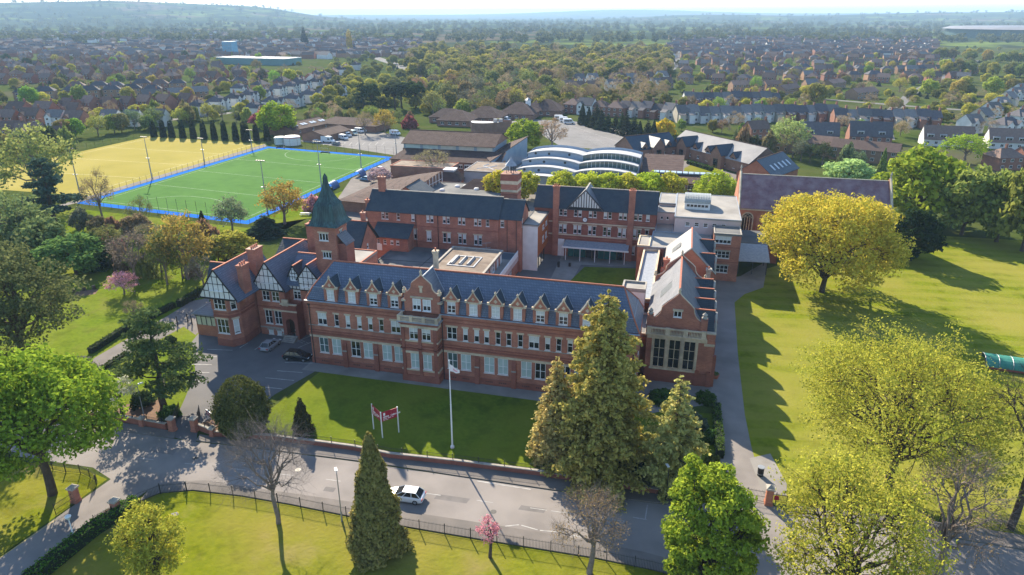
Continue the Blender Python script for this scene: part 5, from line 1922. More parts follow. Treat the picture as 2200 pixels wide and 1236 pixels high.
    for u, v in zip(arc[:-1], arc[1:]):
        m.poly([(*v, 0), (*u, 0), (*u, 4.4 + .06 * (u[0] + 10)), (*v, 4.4 + .06 * (v[0] + 10))])
    m.poly([(*arc[0], 0), (*arc[-1], 0), (*arc[-1], 4.4), (*arc[0], 5.6)])
    m.build("curved_wall", BRICKP, s)
    MB().slab([(u * .97, v * .97, 4.3) for u, v in arc], (0, 0, .2)).build("roof", RENDERW, s)
    for x, y in ((2, -3), (4.5, -2.5)):
        bx("roof_duct", GREYM, s, x, x + 1.8, y, y + 1.6, 4.5, 6.3)
    t = thing("brown_primary_school", "rambling brown hip-roofed building with a small white cupola beyond the car park hedge", "building", (0, 0, 0))
    for x0, x1, y0, y1, zr in ((-70, -52, 252, 270, 7.5), (-60, -40, 266, 284, 8), (-46, -26, 284, 304, 8.5), (-36, -14, 302, 320, 8.5), (-78, -60, 262, 276, 7)):
        body(t, x0, x1, y0, y1, 0, 3, BRICKP, wins('f', [x0 + 3 + 4 * k for k in range(4)], 1, 1.8, 1.3, nx=2, ny=1, lint=False, blind=0), sides='flr')
        hip_roof(t, x0, x1, y0, y1, 3, zr, TILEB, .6, None)
    bx("cupola", WHITE, t, -33, -30.5, 297, 299.5, 6, 9)
    MB().lathe([(2.2, 9), (1.6, 9.5), (.02, 10.6)], 4, -31.75, 298.25).build("cupola_roof", LEAD, t)
    # brown workshops by the van park
    a, b = G(601, 269, 5), G(684, 253, 5)
    w = ridge_building("skylit_workshop", "brown workshop wing with four pairs of white skylights beyond the hockey pitch", a, b, 16, 3.0, 5.2, BRICKP, TILEB, nw=3)
    L = math.hypot(b[0] - a[0], b[1] - a[1])
    for k in range(8):
        x = L * (.14 + .24 * (k // 2)) + (k % 2) * 2.2
        MB().slab([(x - .8, -5.2, 3.98), (x + .8, -5.2, 3.98), (x + .8, -3.2, 4.52), (x - .8, -3.2, 4.52)], (0, 0, .12)).build("skylight", mat("bright_rooflight", (.5, .53, .55)), w)
    a2 = (b[0] + 2, b[1] + 3)
    ridge_building("brown_hipped_workshop", "brown hip-roofed workshop range at the back of the van park", a2, (a2[0] + 34, a2[1] - 4), 15, 3.0, 5.6, BRICKP, TILEB, hip=True)
    a3, b3 = G(672, 283, 4.4), G(728, 270, 4.4)
    ridge_building("plain_workshop", "plain low brown workshop in front, beside the parked vans", a3, b3, 13, 2.8, 4.6, BRICKP, TILEB)
    for k, (px, lb) in enumerate(((603, "pale green water tank drum beside the far pitch corner"), (629, "white round water tank with a red rim behind the far pitch corner"))):
        x, y = G(px, 310 + k)
        tk = thing("water_tank", lb, "tank", (x, y, 0))
        MB().lathe([(2.6 + k, 0), (2.6 + k, 3.0 + .5 * k), (2.2 + k, 3.3 + .5 * k), (.05, 3.4 + .5 * k)], 18).build("drum", mat("tank_paint%d" % k, (.45, .52, .5) if k == 0 else (.62, .63, .6), None, 1, .6), tk)
        MB().lathe([(2.66 + k, 2.6 + .5 * k), (2.66 + k, 3.0 + .5 * k)], 18).build("rim", mat("tank_rim%d" % k, (.3, .4, .38) if k == 0 else (.5, .2, .17), None, 1, .6), tk)


modern_campus()
# ================================================================ plants
NR = np.random.default_rng(11)


def foliage_material(name, trans=.34, rough=.6):
    """leaf colour comes from the object's own colour, varied leaf by leaf and clump by clump"""
    m = bpy.data.materials.new(name)
    m.use_nodes = True
    n, l = m.node_tree.nodes, m.node_tree.links
    n.remove(n["Principled BSDF"])
    oi = n.new("ShaderNodeObjectInfo")
    at = n.new("ShaderNodeAttribute")
    at.attribute_name = "tint"
    tc = n.new("ShaderNodeTexCoord")
    nt = n.new("ShaderNodeTexNoise")
    nt.inputs["Scale"].default_value = .55
    nt.inputs["Detail"].default_value = 3
    l.new(tc.outputs["Object"], nt.inputs["Vector"])
    add = n.new("ShaderNodeMath")
    add.operation = 'MULTIPLY_ADD'
    l.new(nt.outputs["Fac"], add.inputs[0])
    add.inputs[1].default_value = .9
    l.new(at.outputs["Fac"], add.inputs[2])
    vr = n.new("ShaderNodeMapRange")
    vr.inputs[1].default_value, vr.inputs[2].default_value = .2, 1.25
    vr.inputs[3].default_value, vr.inputs[4].default_value = .62, 1.38
    l.new(add.outputs[0], vr.inputs[0])
    hr = n.new("ShaderNodeMapRange")
    hr.inputs[3].default_value, hr.inputs[4].default_value = .515, .485
    l.new(at.outputs["Fac"], hr.inputs[0])
    hs = n.new("ShaderNodeHueSaturation")
    l.new(hr.outputs[0], hs.inputs["Hue"])
    rr = n.new("ShaderNodeMapRange")
    rr.inputs[3].default_value, rr.inputs[4].default_value = .72, 1.28
    l.new(oi.outputs["Random"], rr.inputs[0])
    al = n.new("ShaderNodeMix")             # only masses of trees (alpha 0) differ from tree to tree
    l.new(oi.outputs["Alpha"], al.inputs[0])
    l.new(rr.outputs[0], al.inputs[2])
    al.inputs[3].default_value = 1.0
    mu = n.new("ShaderNodeMath")
    mu.operation = 'MULTIPLY'
    l.new(vr.outputs[0], mu.inputs[0])
    l.new(al.outputs[0], mu.inputs[1])
    l.new(mu.outputs[0], hs.inputs["Value"])
    l.new(oi.outputs["Color"], hs.inputs["Color"])
    d = n.new("ShaderNodeBsdfDiffuse")
    t = n.new("ShaderNodeBsdfTranslucent")
    l.new(hs.outputs[0], d.inputs[0])
    l.new(hs.outputs[0], t.inputs[0])
    mx = n.new("ShaderNodeMixShader")
    mx.inputs[0].default_value = trans
    l.new(d.outputs[0], mx.inputs[1])
    l.new(t.outputs[0], mx.inputs[2])
    l.new(mx.outputs[0], n["Material Output"].inputs[0])
    return m


LEAF = foliage_material("foliage")
NEEDLE = foliage_material("needle_foliage", .22)
BARK = mat("bark", (.085, .062, .045), (.05, .037, .028), 2, .95, .4)
BARKG = mat("grey_bark", (.21, .17, .145), (.15, .12, .10), 2, .95, .4)


def cards_mesh(name, C, size, m, up=.35, out=None, aspect=.62, jit=.45):
    """one small bent leaf face at every point of C"""
    n = len(C)
    N = NR.normal(size=(n, 3))
    if out is not None:
        N = N * .8 + out
    N[:, 2] += up
    N /= np.linalg.norm(N, axis=1, keepdims=True) + 1e-9
    T = np.cross(N, NR.normal(size=(n, 3)))
    T /= np.linalg.norm(T, axis=1, keepdims=True) + 1e-9
    B = np.cross(N, T)
    s = size * (1 - jit + 2 * jit * NR.random((n, 1)))
    V = np.empty((n, 4, 3))
    V[:, 0] = C - T * s
    V[:, 1] = C - B * s * aspect + N * s * .15
    V[:, 2] = C + T * s
    V[:, 3] = C + B * s * aspect + N * s * .15
    me = bpy.data.meshes.new(name)
    me.vertices.add(n * 4)
    me.vertices.foreach_set("co", V.reshape(-1).astype(np.float32))
    me.loops.add(n * 4)
    me.loops.foreach_set("vertex_index", np.arange(n * 4, dtype=np.int32))
    me.polygons.add(n)
    me.polygons.foreach_set("loop_start", np.arange(0, n * 4, 4, dtype=np.int32))
    me.update(calc_edges=True)
    a = me.attributes.new("tint", 'FLOAT', 'FACE')
    a.data.foreach_set("value", NR.random(n).astype(np.float32))
    me.materials.append(m)
    return me


def limb(mb, a, b, r0, r1, sag=.0, n=5, seg=4, wob=.06):
    a, b = np.array(a, float), np.array(b, float)
    L = np.linalg.norm(b - a)
    P = []
    for k in range(seg + 1):
        t = k / seg
        p = a + (b - a) * t
        p[2] += sag * L * 4 * t * (1 - t)
        if 0 < k < seg:
            p += NR.normal(size=3) * L * wob
        P.append(tuple(p))
    mb.tube(P, [r0 + (r1 - r0) * k / seg for k in range(seg + 1)], n, cap=False)
    return P


def dirs(n, lo=-.3, hi=1.0):
    """n directions spread over part of a sphere"""
    k = np.arange(n) + .5
    z = lo + (hi - lo) * k / n
    ph = k * 2.39996 + NR.random() * 6
    r = np.sqrt(np.clip(1 - z * z, 0, 1))
    D = np.stack([r * np.cos(ph), r * np.sin(ph), z], 1)
    return D + NR.normal(size=D.shape) * .12


def broad_tree(H=12, Rx=5, clear=.22, n1=13, n2=7, leaves=9000, size=.22, clump=.24, barkm=None, bare=0.0, lo=-.45, fine=False, top=1.0, hollow=.0):
    """trunk, limbs and leaf clumps inside an uneven rounded envelope; returns (trunk mesh, crown mesh)"""
    mb = MB()
    zc = H * (clear + (1 - clear) * .5)
    Rz = H * (1 - clear) * .5
    r0 = (H * .022 + .06) * (.72 if bare >= 1 else 1)
    fork = np.array([NR.normal() * .15, NR.normal() * .15, H * clear + Rz * .35])
    limb(mb, (0, 0, -.2), fork, r0 * 1.25, r0 * .8, 0, 7, 4, .015)
    C = []
    D = dirs(n1, lo, top)
    wd = []
    for d in D:
        e = .46 + .32 * NR.random()
        p1 = np.array([d[0] * Rx * e, d[1] * Rx * e, zc + d[2] * Rz * e])
        P = limb(mb, fork + np.array([0, 0, NR.uniform(-.35, .5) * Rz * .5]), p1, r0 * .5, r0 * .2, .06, 5, 4, .05)
        wd.append((P[-2], p1))
        D2 = dirs(n2, -.8, 1.0)
        for d2 in D2:
            v = d * .75 + d2 * .9
            v /= np.linalg.norm(v)
            p2 = p1 + v * np.array([Rx, Rx, Rz]) * (.24 + .16 * NR.random())
            q = (p2 - np.array([0, 0, zc])) / np.array([Rx, Rx, Rz])
            l_ = np.linalg.norm(q)
            if l_ > 1:
                p2 = np.array([0, 0, zc]) + q / l_ * np.array([Rx, Rx, Rz]) * NR.uniform(.92, 1.04)
            limb(mb, p1 if NR.random() < .5 else P[-2], p2, r0 * .16, r0 * .05, .04, 4, 3, .06)
            C.append(p2)
            if bare or fine:
                for _ in range(3 if not bare else 7):
                    p3 = p2 + (NR.normal(size=3) + v * .9 + np.array([0, 0, .35])) * Rx * (.11 if not bare else .14)
                    limb(mb, np.array(p2) * .6 + np.array(p1) * .4 if NR.random() < .5 else p2, p3, r0 * .05, r0 * .018, .03, 3, 2, .05)
                    if bare:
                        for _ in range(3):
                            limb(mb, p3 * .6 + p2 * .4, p3 + NR.normal(size=3) * Rx * .09, r0 * .022, r0 * .01, 0, 3, 1)
                    else:
                        C.append(p3)
    tm = mb.mesh("trunk", barkm or BARK)
    if bare >= 1:
        return tm, None
    C = np.array(C)
    per = max(1, int(leaves / len(C)))
    n = per * len(C)
    W = NR.normal(size=(n, 3))
    W /= np.linalg.norm(W, axis=1, keepdims=True)
    rad = Rx * clump * (.35 + .75 * NR.random((n, 1)) ** .6)
    sc3 = np.repeat(.7 + .6 * NR.random((len(C), 1)), per, 0)
    P = np.repeat(C, per, 0) + W * rad * sc3 * np.array([1, 1, .72])
    k = P[:, 2] > H * clear * .45
    P, W = P[k], W[k]
    return tm, cards_mesh("crown", P, size, LEAF, .3, W * 1.1)


def cone_tree(H=14, R0=3, base=.02, leaves=14000, size=.25, lump=.16, power=.85, droop=.0, shell=.75, seedlump=7, needle=True, belly=0.0):
    """dense conifer: foliage on and under a lumpy conical surface"""
    n = leaves
    t = 1 - np.sqrt(NR.random(n))
    t = np.clip(t, 0, .995)
    ph = NR.random(n) * 2 * math.pi
    prof = (1 - t) ** power
    if belly:
        prof = np.sin(np.clip((t * .86 + .14) * math.pi, 0, math.pi)) ** belly
    f = 1 + lump * np.sin(ph * seedlump + 9 * t) * np.sin(t * 31 + ph * 3) + lump * .8 * np.sin(ph * 3 + t * 17) + NR.normal(size=n) * .05
    r = R0 * prof * f * (shell + (1 - shell) * NR.random(n)) + .05
    z = H * (base + (1 - base) * t) - droop * r
    P = np.stack([r * np.cos(ph), r * np.sin(ph), z], 1)
    out = np.stack([np.cos(ph), np.sin(ph), np.full(n, .35)], 1) * 1.1
    mb = MB()
    limb(mb, (0, 0, -.2), (0, 0, H * .9), H * .016 + .08, .03, 0, 6, 4, .003)
    return mb.mesh("trunk", BARK), cards_mesh("crown", P, size, NEEDLE if needle else LEAF, .1, out)


def whorl_tree(H=16, R0=4, tiers=16, per=9, leaves=12000, size=.26, base=.12, droop=.12, power=.9, ragged=.3, width=.22):
    """conifer with separate branch sprays, ragged outline and gaps"""
    mb = MB()
    limb(mb, (0, 0, -.2), (0, 0, H * .97), H * .017 + .1, .03, 0, 6, 5, .003)
    S, E, Wt = [], [], []
    for i in range(tiers):
        t = i / (tiers - 1)
        z = H * (base + (1 - base) * t * .98)
        rr = R0 * (1 - t) ** power + .25
        k = max(4, int(per * (1 - t * .4)))
        for j in range(k):
            a = 2 * math.pi * (j + NR.random() * .7) / k + i * 1.1
            L = rr * (1 - ragged * NR.random())
            s = np.array([0, 0, z])
            e = np.array([L * math.cos(a), L * math.sin(a), z - droop * L + NR.normal() * .15])
            limb(mb, s, e, .05 + .012 * L, .015, .04, 3, 2, .03)
            S.append(s)
            E.append(e)
            Wt.append(L)
    S, E, Wt = np.array(S), np.array(E), np.array(Wt)
    idx = NR.choice(len(S), leaves, p=Wt ** 1.6 / (Wt ** 1.6).sum())
    t = NR.random((leaves, 1)) ** .7
    P = S[idx] + (E[idx] - S[idx]) * (.15 + .9 * t)
    L = Wt[idx][:, None]
    P += NR.normal(size=P.shape) * np.concatenate([L * width, L * width, L * width * .45 + .05], 1) * (1.1 - .6 * t)
    return mb.mesh("trunk", BARK), cards_mesh("crown", P, size, NEEDLE, .5)


def cedar_tree(H=12, Rr=5.5, plates=15, leaves=9000, size=.24, low=.3, th=.22):
    """open cedar: leaning trunk and flat plates of foliage"""
    mb = MB()
    top = np.array([.5, .2, H * .95])
    limb(mb, (0, 0, -.2), top, .35 + H * .012, .08, 0, 7, 5, .01)
    C, Rp = [], []
    for i in range(plates):
        t = i / (plates - 1)
        z = H * (low + (1 - low) * t)
        a = i * 2.4 + NR.random()
        L = Rr * (1 - t * .75) * NR.uniform(.55, 1.0) if i < plates - 1 else .2
        s = np.array([top[0] * z / H, top[1] * z / H, z - .3])
        e = np.array([L * math.cos(a), L * math.sin(a), z + .25 * NR.normal()])
        limb(mb, s, e, .14, .04, .05, 4, 4, .04)
        for f in (1.0, .62):
            C.append(s + (e - s) * f)
            Rp.append(Rr * (.42 - .2 * t) * NR.uniform(.7, 1.1) * (.75 + .25 * f))
    C, Rp = np.array(C), np.array(Rp)
    idx = NR.choice(len(C), leaves, p=Rp ** 2 / (Rp ** 2).sum())
    ang = NR.random(leaves) * 2 * math.pi
    rr = np.sqrt(NR.random(leaves)) * Rp[idx] * (1 + .25 * np.sin(ang * 5 + idx))
    P = C[idx] + np.stack([rr * np.cos(ang), rr * np.sin(ang), NR.normal(size=leaves) * th - rr * .10], 1)
    return mb.mesh("trunk", BARK), cards_mesh("crown", P, size, NEEDLE, 1.1)


def willow_tree(H=9, Rr=4.5, leaves=7000, size=.24):
    mb = MB()
    limb(mb, (0, 0, -.2), (0, 0, H * .6), .35, .15, 0, 6, 3, .02)
    n = leaves
    k = 60
    ph = NR.random(k) * 2 * math.pi
    rr = np.sqrt(NR.random(k)) * Rr
    zt = H * (1 - .42 * (rr / Rr) ** 2)
    idx = NR.integers(0, k, n)
    L = NR.random(n)
    P = np.stack([rr[idx] * np.cos(ph[idx]), rr[idx] * np.sin(ph[idx]), zt[idx] * (1 - .78 * L)], 1) + NR.normal(size=(n, 3)) * np.array([.28, .28, .25])
    for i in range(14):
        limb(mb, (0, 0, H * .5), (rr[i] * np.cos(ph[i]) * .9, rr[i] * np.sin(ph[i]) * .9, zt[i]), .1, .03, .1, 4, 3)
    return mb.mesh("trunk", BARK), cards_mesh("crown", P, size, LEAF, .1)


def bush_mesh(Rx=1, Rz=.8, leaves=900, size=.16):
    n = leaves
    W = NR.normal(size=(n, 3))
    W /= np.linalg.norm(W, axis=1, keepdims=True)
    W[:, 2] = np.abs(W[:, 2]) - .15
    lump = 1 + .16 * np.sin(W[:, 0] * 7 + 1) * np.sin(W[:, 1] * 6) + .1 * np.sin(W[:, 2] * 9 + W[:, 0] * 4)
    r = (.72 + .3 * NR.random(n)) * lump
    P = np.stack([W[:, 0] * Rx * r, W[:, 1] * Rx * r, Rz * (.2 + W[:, 2] * r)], 1)
    P[:, 2] = np.maximum(P[:, 2], .03)
    return cards_mesh("crown", P, size, LEAF, .2, W * .8)


def plant(name, meshes, label, cat, loc, scale=(1, 1, 1), rz=0.0, col=(.1, .15, .03), group=None):
    """a tree thing: trunk and crown as parts, colour carried by the crown object"""
    t = thing(name, label, cat, (loc[0], loc[1], loc[2] if len(loc) > 2 else 0), rz, group)
    t.scale = scale if isinstance(scale, tuple) else (scale,) * 3
    tm, cm = meshes
    if tm:
        place("trunk", tm, t)
    if cm:
        c = place("crown", cm, t)
        c.color = (*col, 1)
    return t


def measure(px, py, top, width):
    """height and width in metres of something standing at px,py whose top shows at row top"""
    x, y = G(px, py)
    c, s = math.cos(YAW), math.sin(YAW)
    Y = -(x - CAMX) * s + (y - CAMY) * c
    t = (618 - top) / FPX
    dz = Y * (t * math.cos(PITCH) - math.sin(PITCH)) / (math.cos(PITCH) + t * math.sin(PITCH))
    H = CAMZ + dz
    zc = Y * math.cos(PITCH) - (H * .5 - CAMZ) * math.sin(PITCH)
    return x, y, H, width * zc / FPX


LIME = (.27, .34, .030)
FRESH = (.21, .295, .028)
GOLD = (.46, .39, .050)
SPRING = (.335, .33, .044)
OLIVE = (.17, .19, .05)
DARKG = (.040, .065, .026)
BLUEG = (.055, .085, .062)
CYP = (.22, .19, .055)
YEW = (.085, .095, .028)
PINK = (.55, .24, .28)
PALEP = (.50, .33, .33)
WHITEB = (.50, .50, .38)
TAN = (.26, .19, .095)
EVER = (.075, .115, .028)


def near_trees():
    # chestnut at the lower left corner
    x, y, H, w = measure(113, 1062, 775, 300)
    plant("chestnut_tree", broad_tree(H, w * .52, .2, 24, 8, 26000, .24, .17), "large bright green leafy tree at the bottom left beside the road", "tree", (x, y), col=FRESH)
    x, y, H, w = measure(345, 1266, 1088, 108)
    plant("hornbeam_tree", broad_tree(H, w * .5, .08, 18, 7, 9000, .13, .22, fine=True, lo=-.8), "slender yellow-green young tree on the near lawn next to the hedge", "tree", (x, y), col=SPRING)
    x, y, H, w = measure(598, 1124, 928, 190)
    plant("bare_tree", broad_tree(H, w * .5, .28, 17, 8, 0, bare=1, lo=-.05, barkm=BARKG), "leafless tree on the near lawn, left of the conical cypress", "tree", (x, y))
    x, y, H, w = measure(814, 1180, 926, 122)
    plant("cypress_tree", cone_tree(H, w * .5, .02, 24000, .19, .17, .78), "tall conical golden-tipped cypress on the near lawn beside the white car", "tree", (x, y), col=CYP)
    x, y, H, w = measure(1053, 1198, 1114, 46)
    plant("blossom_tree", broad_tree(H, w * .55, .35, 8, 5, 800, .10, .3), "small pink blossom tree by the near railings", "tree", (x, y), col=PINK)
    x, y, H, w = measure(1266, 1232, 1066, 150)
    plant("bare_tree", broad_tree(H, w * .5, .25, 14, 7, 1800, .09, .25, barkm=BARKG, bare=.5), "brown budding bare tree at the bottom edge, right of the pink blossom", "tree", (x, y), col=TAN)
    x, y, H, w = measure(1505, 1300, 985, 195)
    plant("leafy_tree", broad_tree(H, w * .5, .0, 20, 7, 32000, .17, .2, lo=-.9), "dense lime green tree at the bottom, right of centre, by the junction", "tree", (x, y), col=(.235, .30, .030))
    x, y, H, w = measure(1795, 1345, 1015, 295)
    plant("maple_tree", broad_tree(H, w * .5, .12, 19, 8, 20000, .13, .15, fine=True, lo=-.5), "yellow-green budding tree cut off by the bottom edge at the right", "tree", (x, y), col=SPRING)
    x, y, H, w = measure(1908, 1046, 760, 376)
    plant("maple_tree", broad_tree(H, w * .5, .10, 25, 9, 38000, .135, .135, fine=True, lo=-.35), "biggest spreading yellow-green tree on the playing field edge at the right", "tree", (x, y), col=SPRING)
    x, y, H, w = measure(2170, 1135, 790, 190)
    plant("bare_tree", broad_tree(H, w * .55, .3, 13, 6, 0, bare=1, lo=0, barkm=BARK), "dark leaning leafless tree at the right edge of the field", "tree", (x, y))
    x, y, H, w = measure(2015, 1240, 985, 200)
    plant("bare_tree", broad_tree(H, w * .5, .15, 13, 6, 1200, .1, .2, bare=.5, barkm=BARKG), "grey twiggy bare tree below the field fence at the bottom right", "tree", (x, y), col=TAN)
    x, y, H, w = measure(1765, 628, 416, 268)
    plant("oak_tree", broad_tree(H, w * .5, .03, 30, 8, 30000, .26, .15, lo=-.55), "round golden-yellow oak in front of the chapel", "tree", (x, y), col=GOLD)
    x, y, H, w = measure(1287, 1012, 616, 190)
    plant("redwood_tree", whorl_tree(H, w * .67, 27, 12, 56000, .24, .02, .2, .50, .42, .125), "tallest evergreen conifer in front of the long facade", "tree", (x, y), col=(.36, .31, .08))
    x, y, H, w = measure(1192, 992, 765, 95)
    plant("redwood_tree", whorl_tree(H, w * .6, 22, 10, 13000, .24, .08, .12, .7, .35, .18), "smaller brownish evergreen leaning out left of the tallest conifer", "tree", (x, y), col=(.42, .34, .12))
    x, y, H, w = measure(1440, 1040, 803, 150)
    plant("spruce_tree", whorl_tree(H, w * .58, 18, 9, 15000, .24, .05, .14, .68, .45, .13), "ragged yellow-green spruce in front of the Dutch-gabled hall", "tree", (x, y), col=(.40, .38, .12))
    x, y, H, w = measure(527, 926, 808, 104)
    plant("yew_tree", cone_tree(H, w * .54, .0, 17000, .17, .07, .8, belly=.62), "dark rounded upright yew beside the entrance wall", "tree", (x, y), col=YEW)
    x, y, H, w = measure(653, 932, 853, 38)
    plant("topiary_tree", cone_tree(H, w * .55, .12, 3200, .14, .2, .8), "little dark conical conifer alone on the sunlit lawn corner", "tree", (x, y), col=(.05, .05, .02))
    x, y, H, w = measure(352, 872, 678, 190)
    plant("cedar_tree", cedar_tree(H, w * .58, 17, 8500, .23, th=.16), "dark flat-tiered cedar standing beside the drive entrance", "tree", (x, y), col=(.085, .12, .04))
    x, y, H, w = measure(62, 800, 535, 220)
    plant("pine_tree", broad_tree(H, w * .5, .12, 18, 7, 15000, .24, .16, lo=-.6, fine=True), "huge dark pine filling the left edge above the bright green tree", "tree", (x, y), col=(.115, .13, .05))
    x, y, H, w = measure(265, 905, 808, 62)
    plant("magnolia_tree", broad_tree(H, w * .5, .3, 9, 5, 1600, .13, .28), "small white-flowering magnolia behind the left boundary wall", "tree", (x, y), col=WHITEB)
    # shrubs near the gates
    b1 = bush_mesh(1, 1, 1500, .12)
    for px, py, w, hgt, col, lab in (
            (306, 868, 44, 1.15, DARKG, "clipped round dark bush beside the left gate pier"),
            (172, 812, 76, 1.05, (.14, .15, .11), "rounded grey-leaved shrub at the bend of the drive"),
            (655, 932, 44, .7, (.05, .11, .02), "low green bush at the foot of the little conifer"),
            (365, 895, 46, .9, (.07, .13, .03), "leafy shrub between the left gate and the cedar"),
            (365, 735, 26, .9, DARKG, "small dark bush at the top of the drive bend"),
            (1425, 860, 60, .7, (.06, .12, .03), "low clipped hedge mound under the tall mullioned window"),
            (1516, 862, 44, .9, (.05, .10, .02), "glossy dark green domed bush at the hall corner"),
            (1490, 915, 60, .8, (.10, .13, .085), "grey-green shrub beside the path hedge"),
            (1525, 945, 38, 1.1, (.06, .12, .025), "dark green upright shrub along the path"),
            (1530, 1000, 34, 1.3, (.10, .12, .03), "tall olive shrub at the path end of the hedge"),
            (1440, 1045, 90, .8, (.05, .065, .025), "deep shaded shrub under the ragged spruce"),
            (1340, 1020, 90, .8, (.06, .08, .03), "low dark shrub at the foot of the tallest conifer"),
            (880, 400, 30, .7, (.1, .14, .04), "small green bush by the pitch side parking")):
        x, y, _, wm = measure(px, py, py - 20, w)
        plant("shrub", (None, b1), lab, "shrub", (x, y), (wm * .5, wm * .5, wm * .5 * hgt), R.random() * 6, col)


near_trees()

# ---------------------------------------------------------------- shared trees for the middle distance
PROTO = {
    "broad": [broad_tree(10, 4.6, .05, 16, 6, 3800, .37, .24, lo=-.75) for _ in range(4)],
    "tall": [broad_tree(13, 4.2, .08, 16, 6, 3600, .38, .24) for _ in range(2)],
    "sparse": [broad_tree(11, 4.6, .15, 13, 6, 2600, .26, .18, fine=True, barkm=BARKG) for _ in range(3)],
    "bare": [broad_tree(11, 4.4, .18, 11, 5, 1500, .17, .22, bare=.5, barkm=BARKG) for _ in range(3)],
    "conifer": [whorl_tree(13, 3.3, 15, 8, 3600, .4, .04, .12, .8, .3, .2), cone_tree(12, 2.4, .02, 3200, .34, .16, .8)],
    "pine": [broad_tree(13, 4.4, .3, 12, 6, 3400, .36, .22, lo=-.3), cedar_tree(13, 5.2, 14, 3200, .4)],
    "column": [cone_tree(10, 1.1, .02, 2200, .26, .06, .3)],
    "willow": [willow_tree(9, 4.6, 5200, .26)],
    "poplar": [cone_tree(20, 2.2, .05, 2600, .4, .1, .3, needle=False, belly=.5)],
    "bush": [(None, bush_mesh(2.2, 2.0, 900, .3)) for _ in range(2)],
}
HREF = {"broad": (10, 9.2), "tall": (13, 8.4), "sparse": (11, 9.2), "bare": (11, 8.8), "conifer": (13, 6), "pine": (13, 9.4), "column": (10, 2.2), "willow": (9, 9.2), "poplar": (20, 4.4), "bush": (2, 4.4)}
KNAME = {"broad": "broadleaf_tree", "tall": "broadleaf_tree", "sparse": "budding_tree", "bare": "bare_tree", "conifer": "conifer_tree", "pine": "pine_tree", "column": "cypress_tree", "willow": "willow_tree", "poplar": "poplar_tree", "bush": "shrub"}


def mid_tree(kind, px, py, top, width, col, label, group=None):
    x, y, H, w = measure(px, py, top, width)
    h0, w0 = HREF[kind]
    me = R.choice(PROTO[kind])
    c = tuple(v * R.uniform(.88, 1.12) for v in col)
    return plant(KNAME[kind], me, label, "shrub" if kind == "bush" else "tree", (x, y), (w / w0, w / w0, H / h0), R.random() * 6.3, c, group)


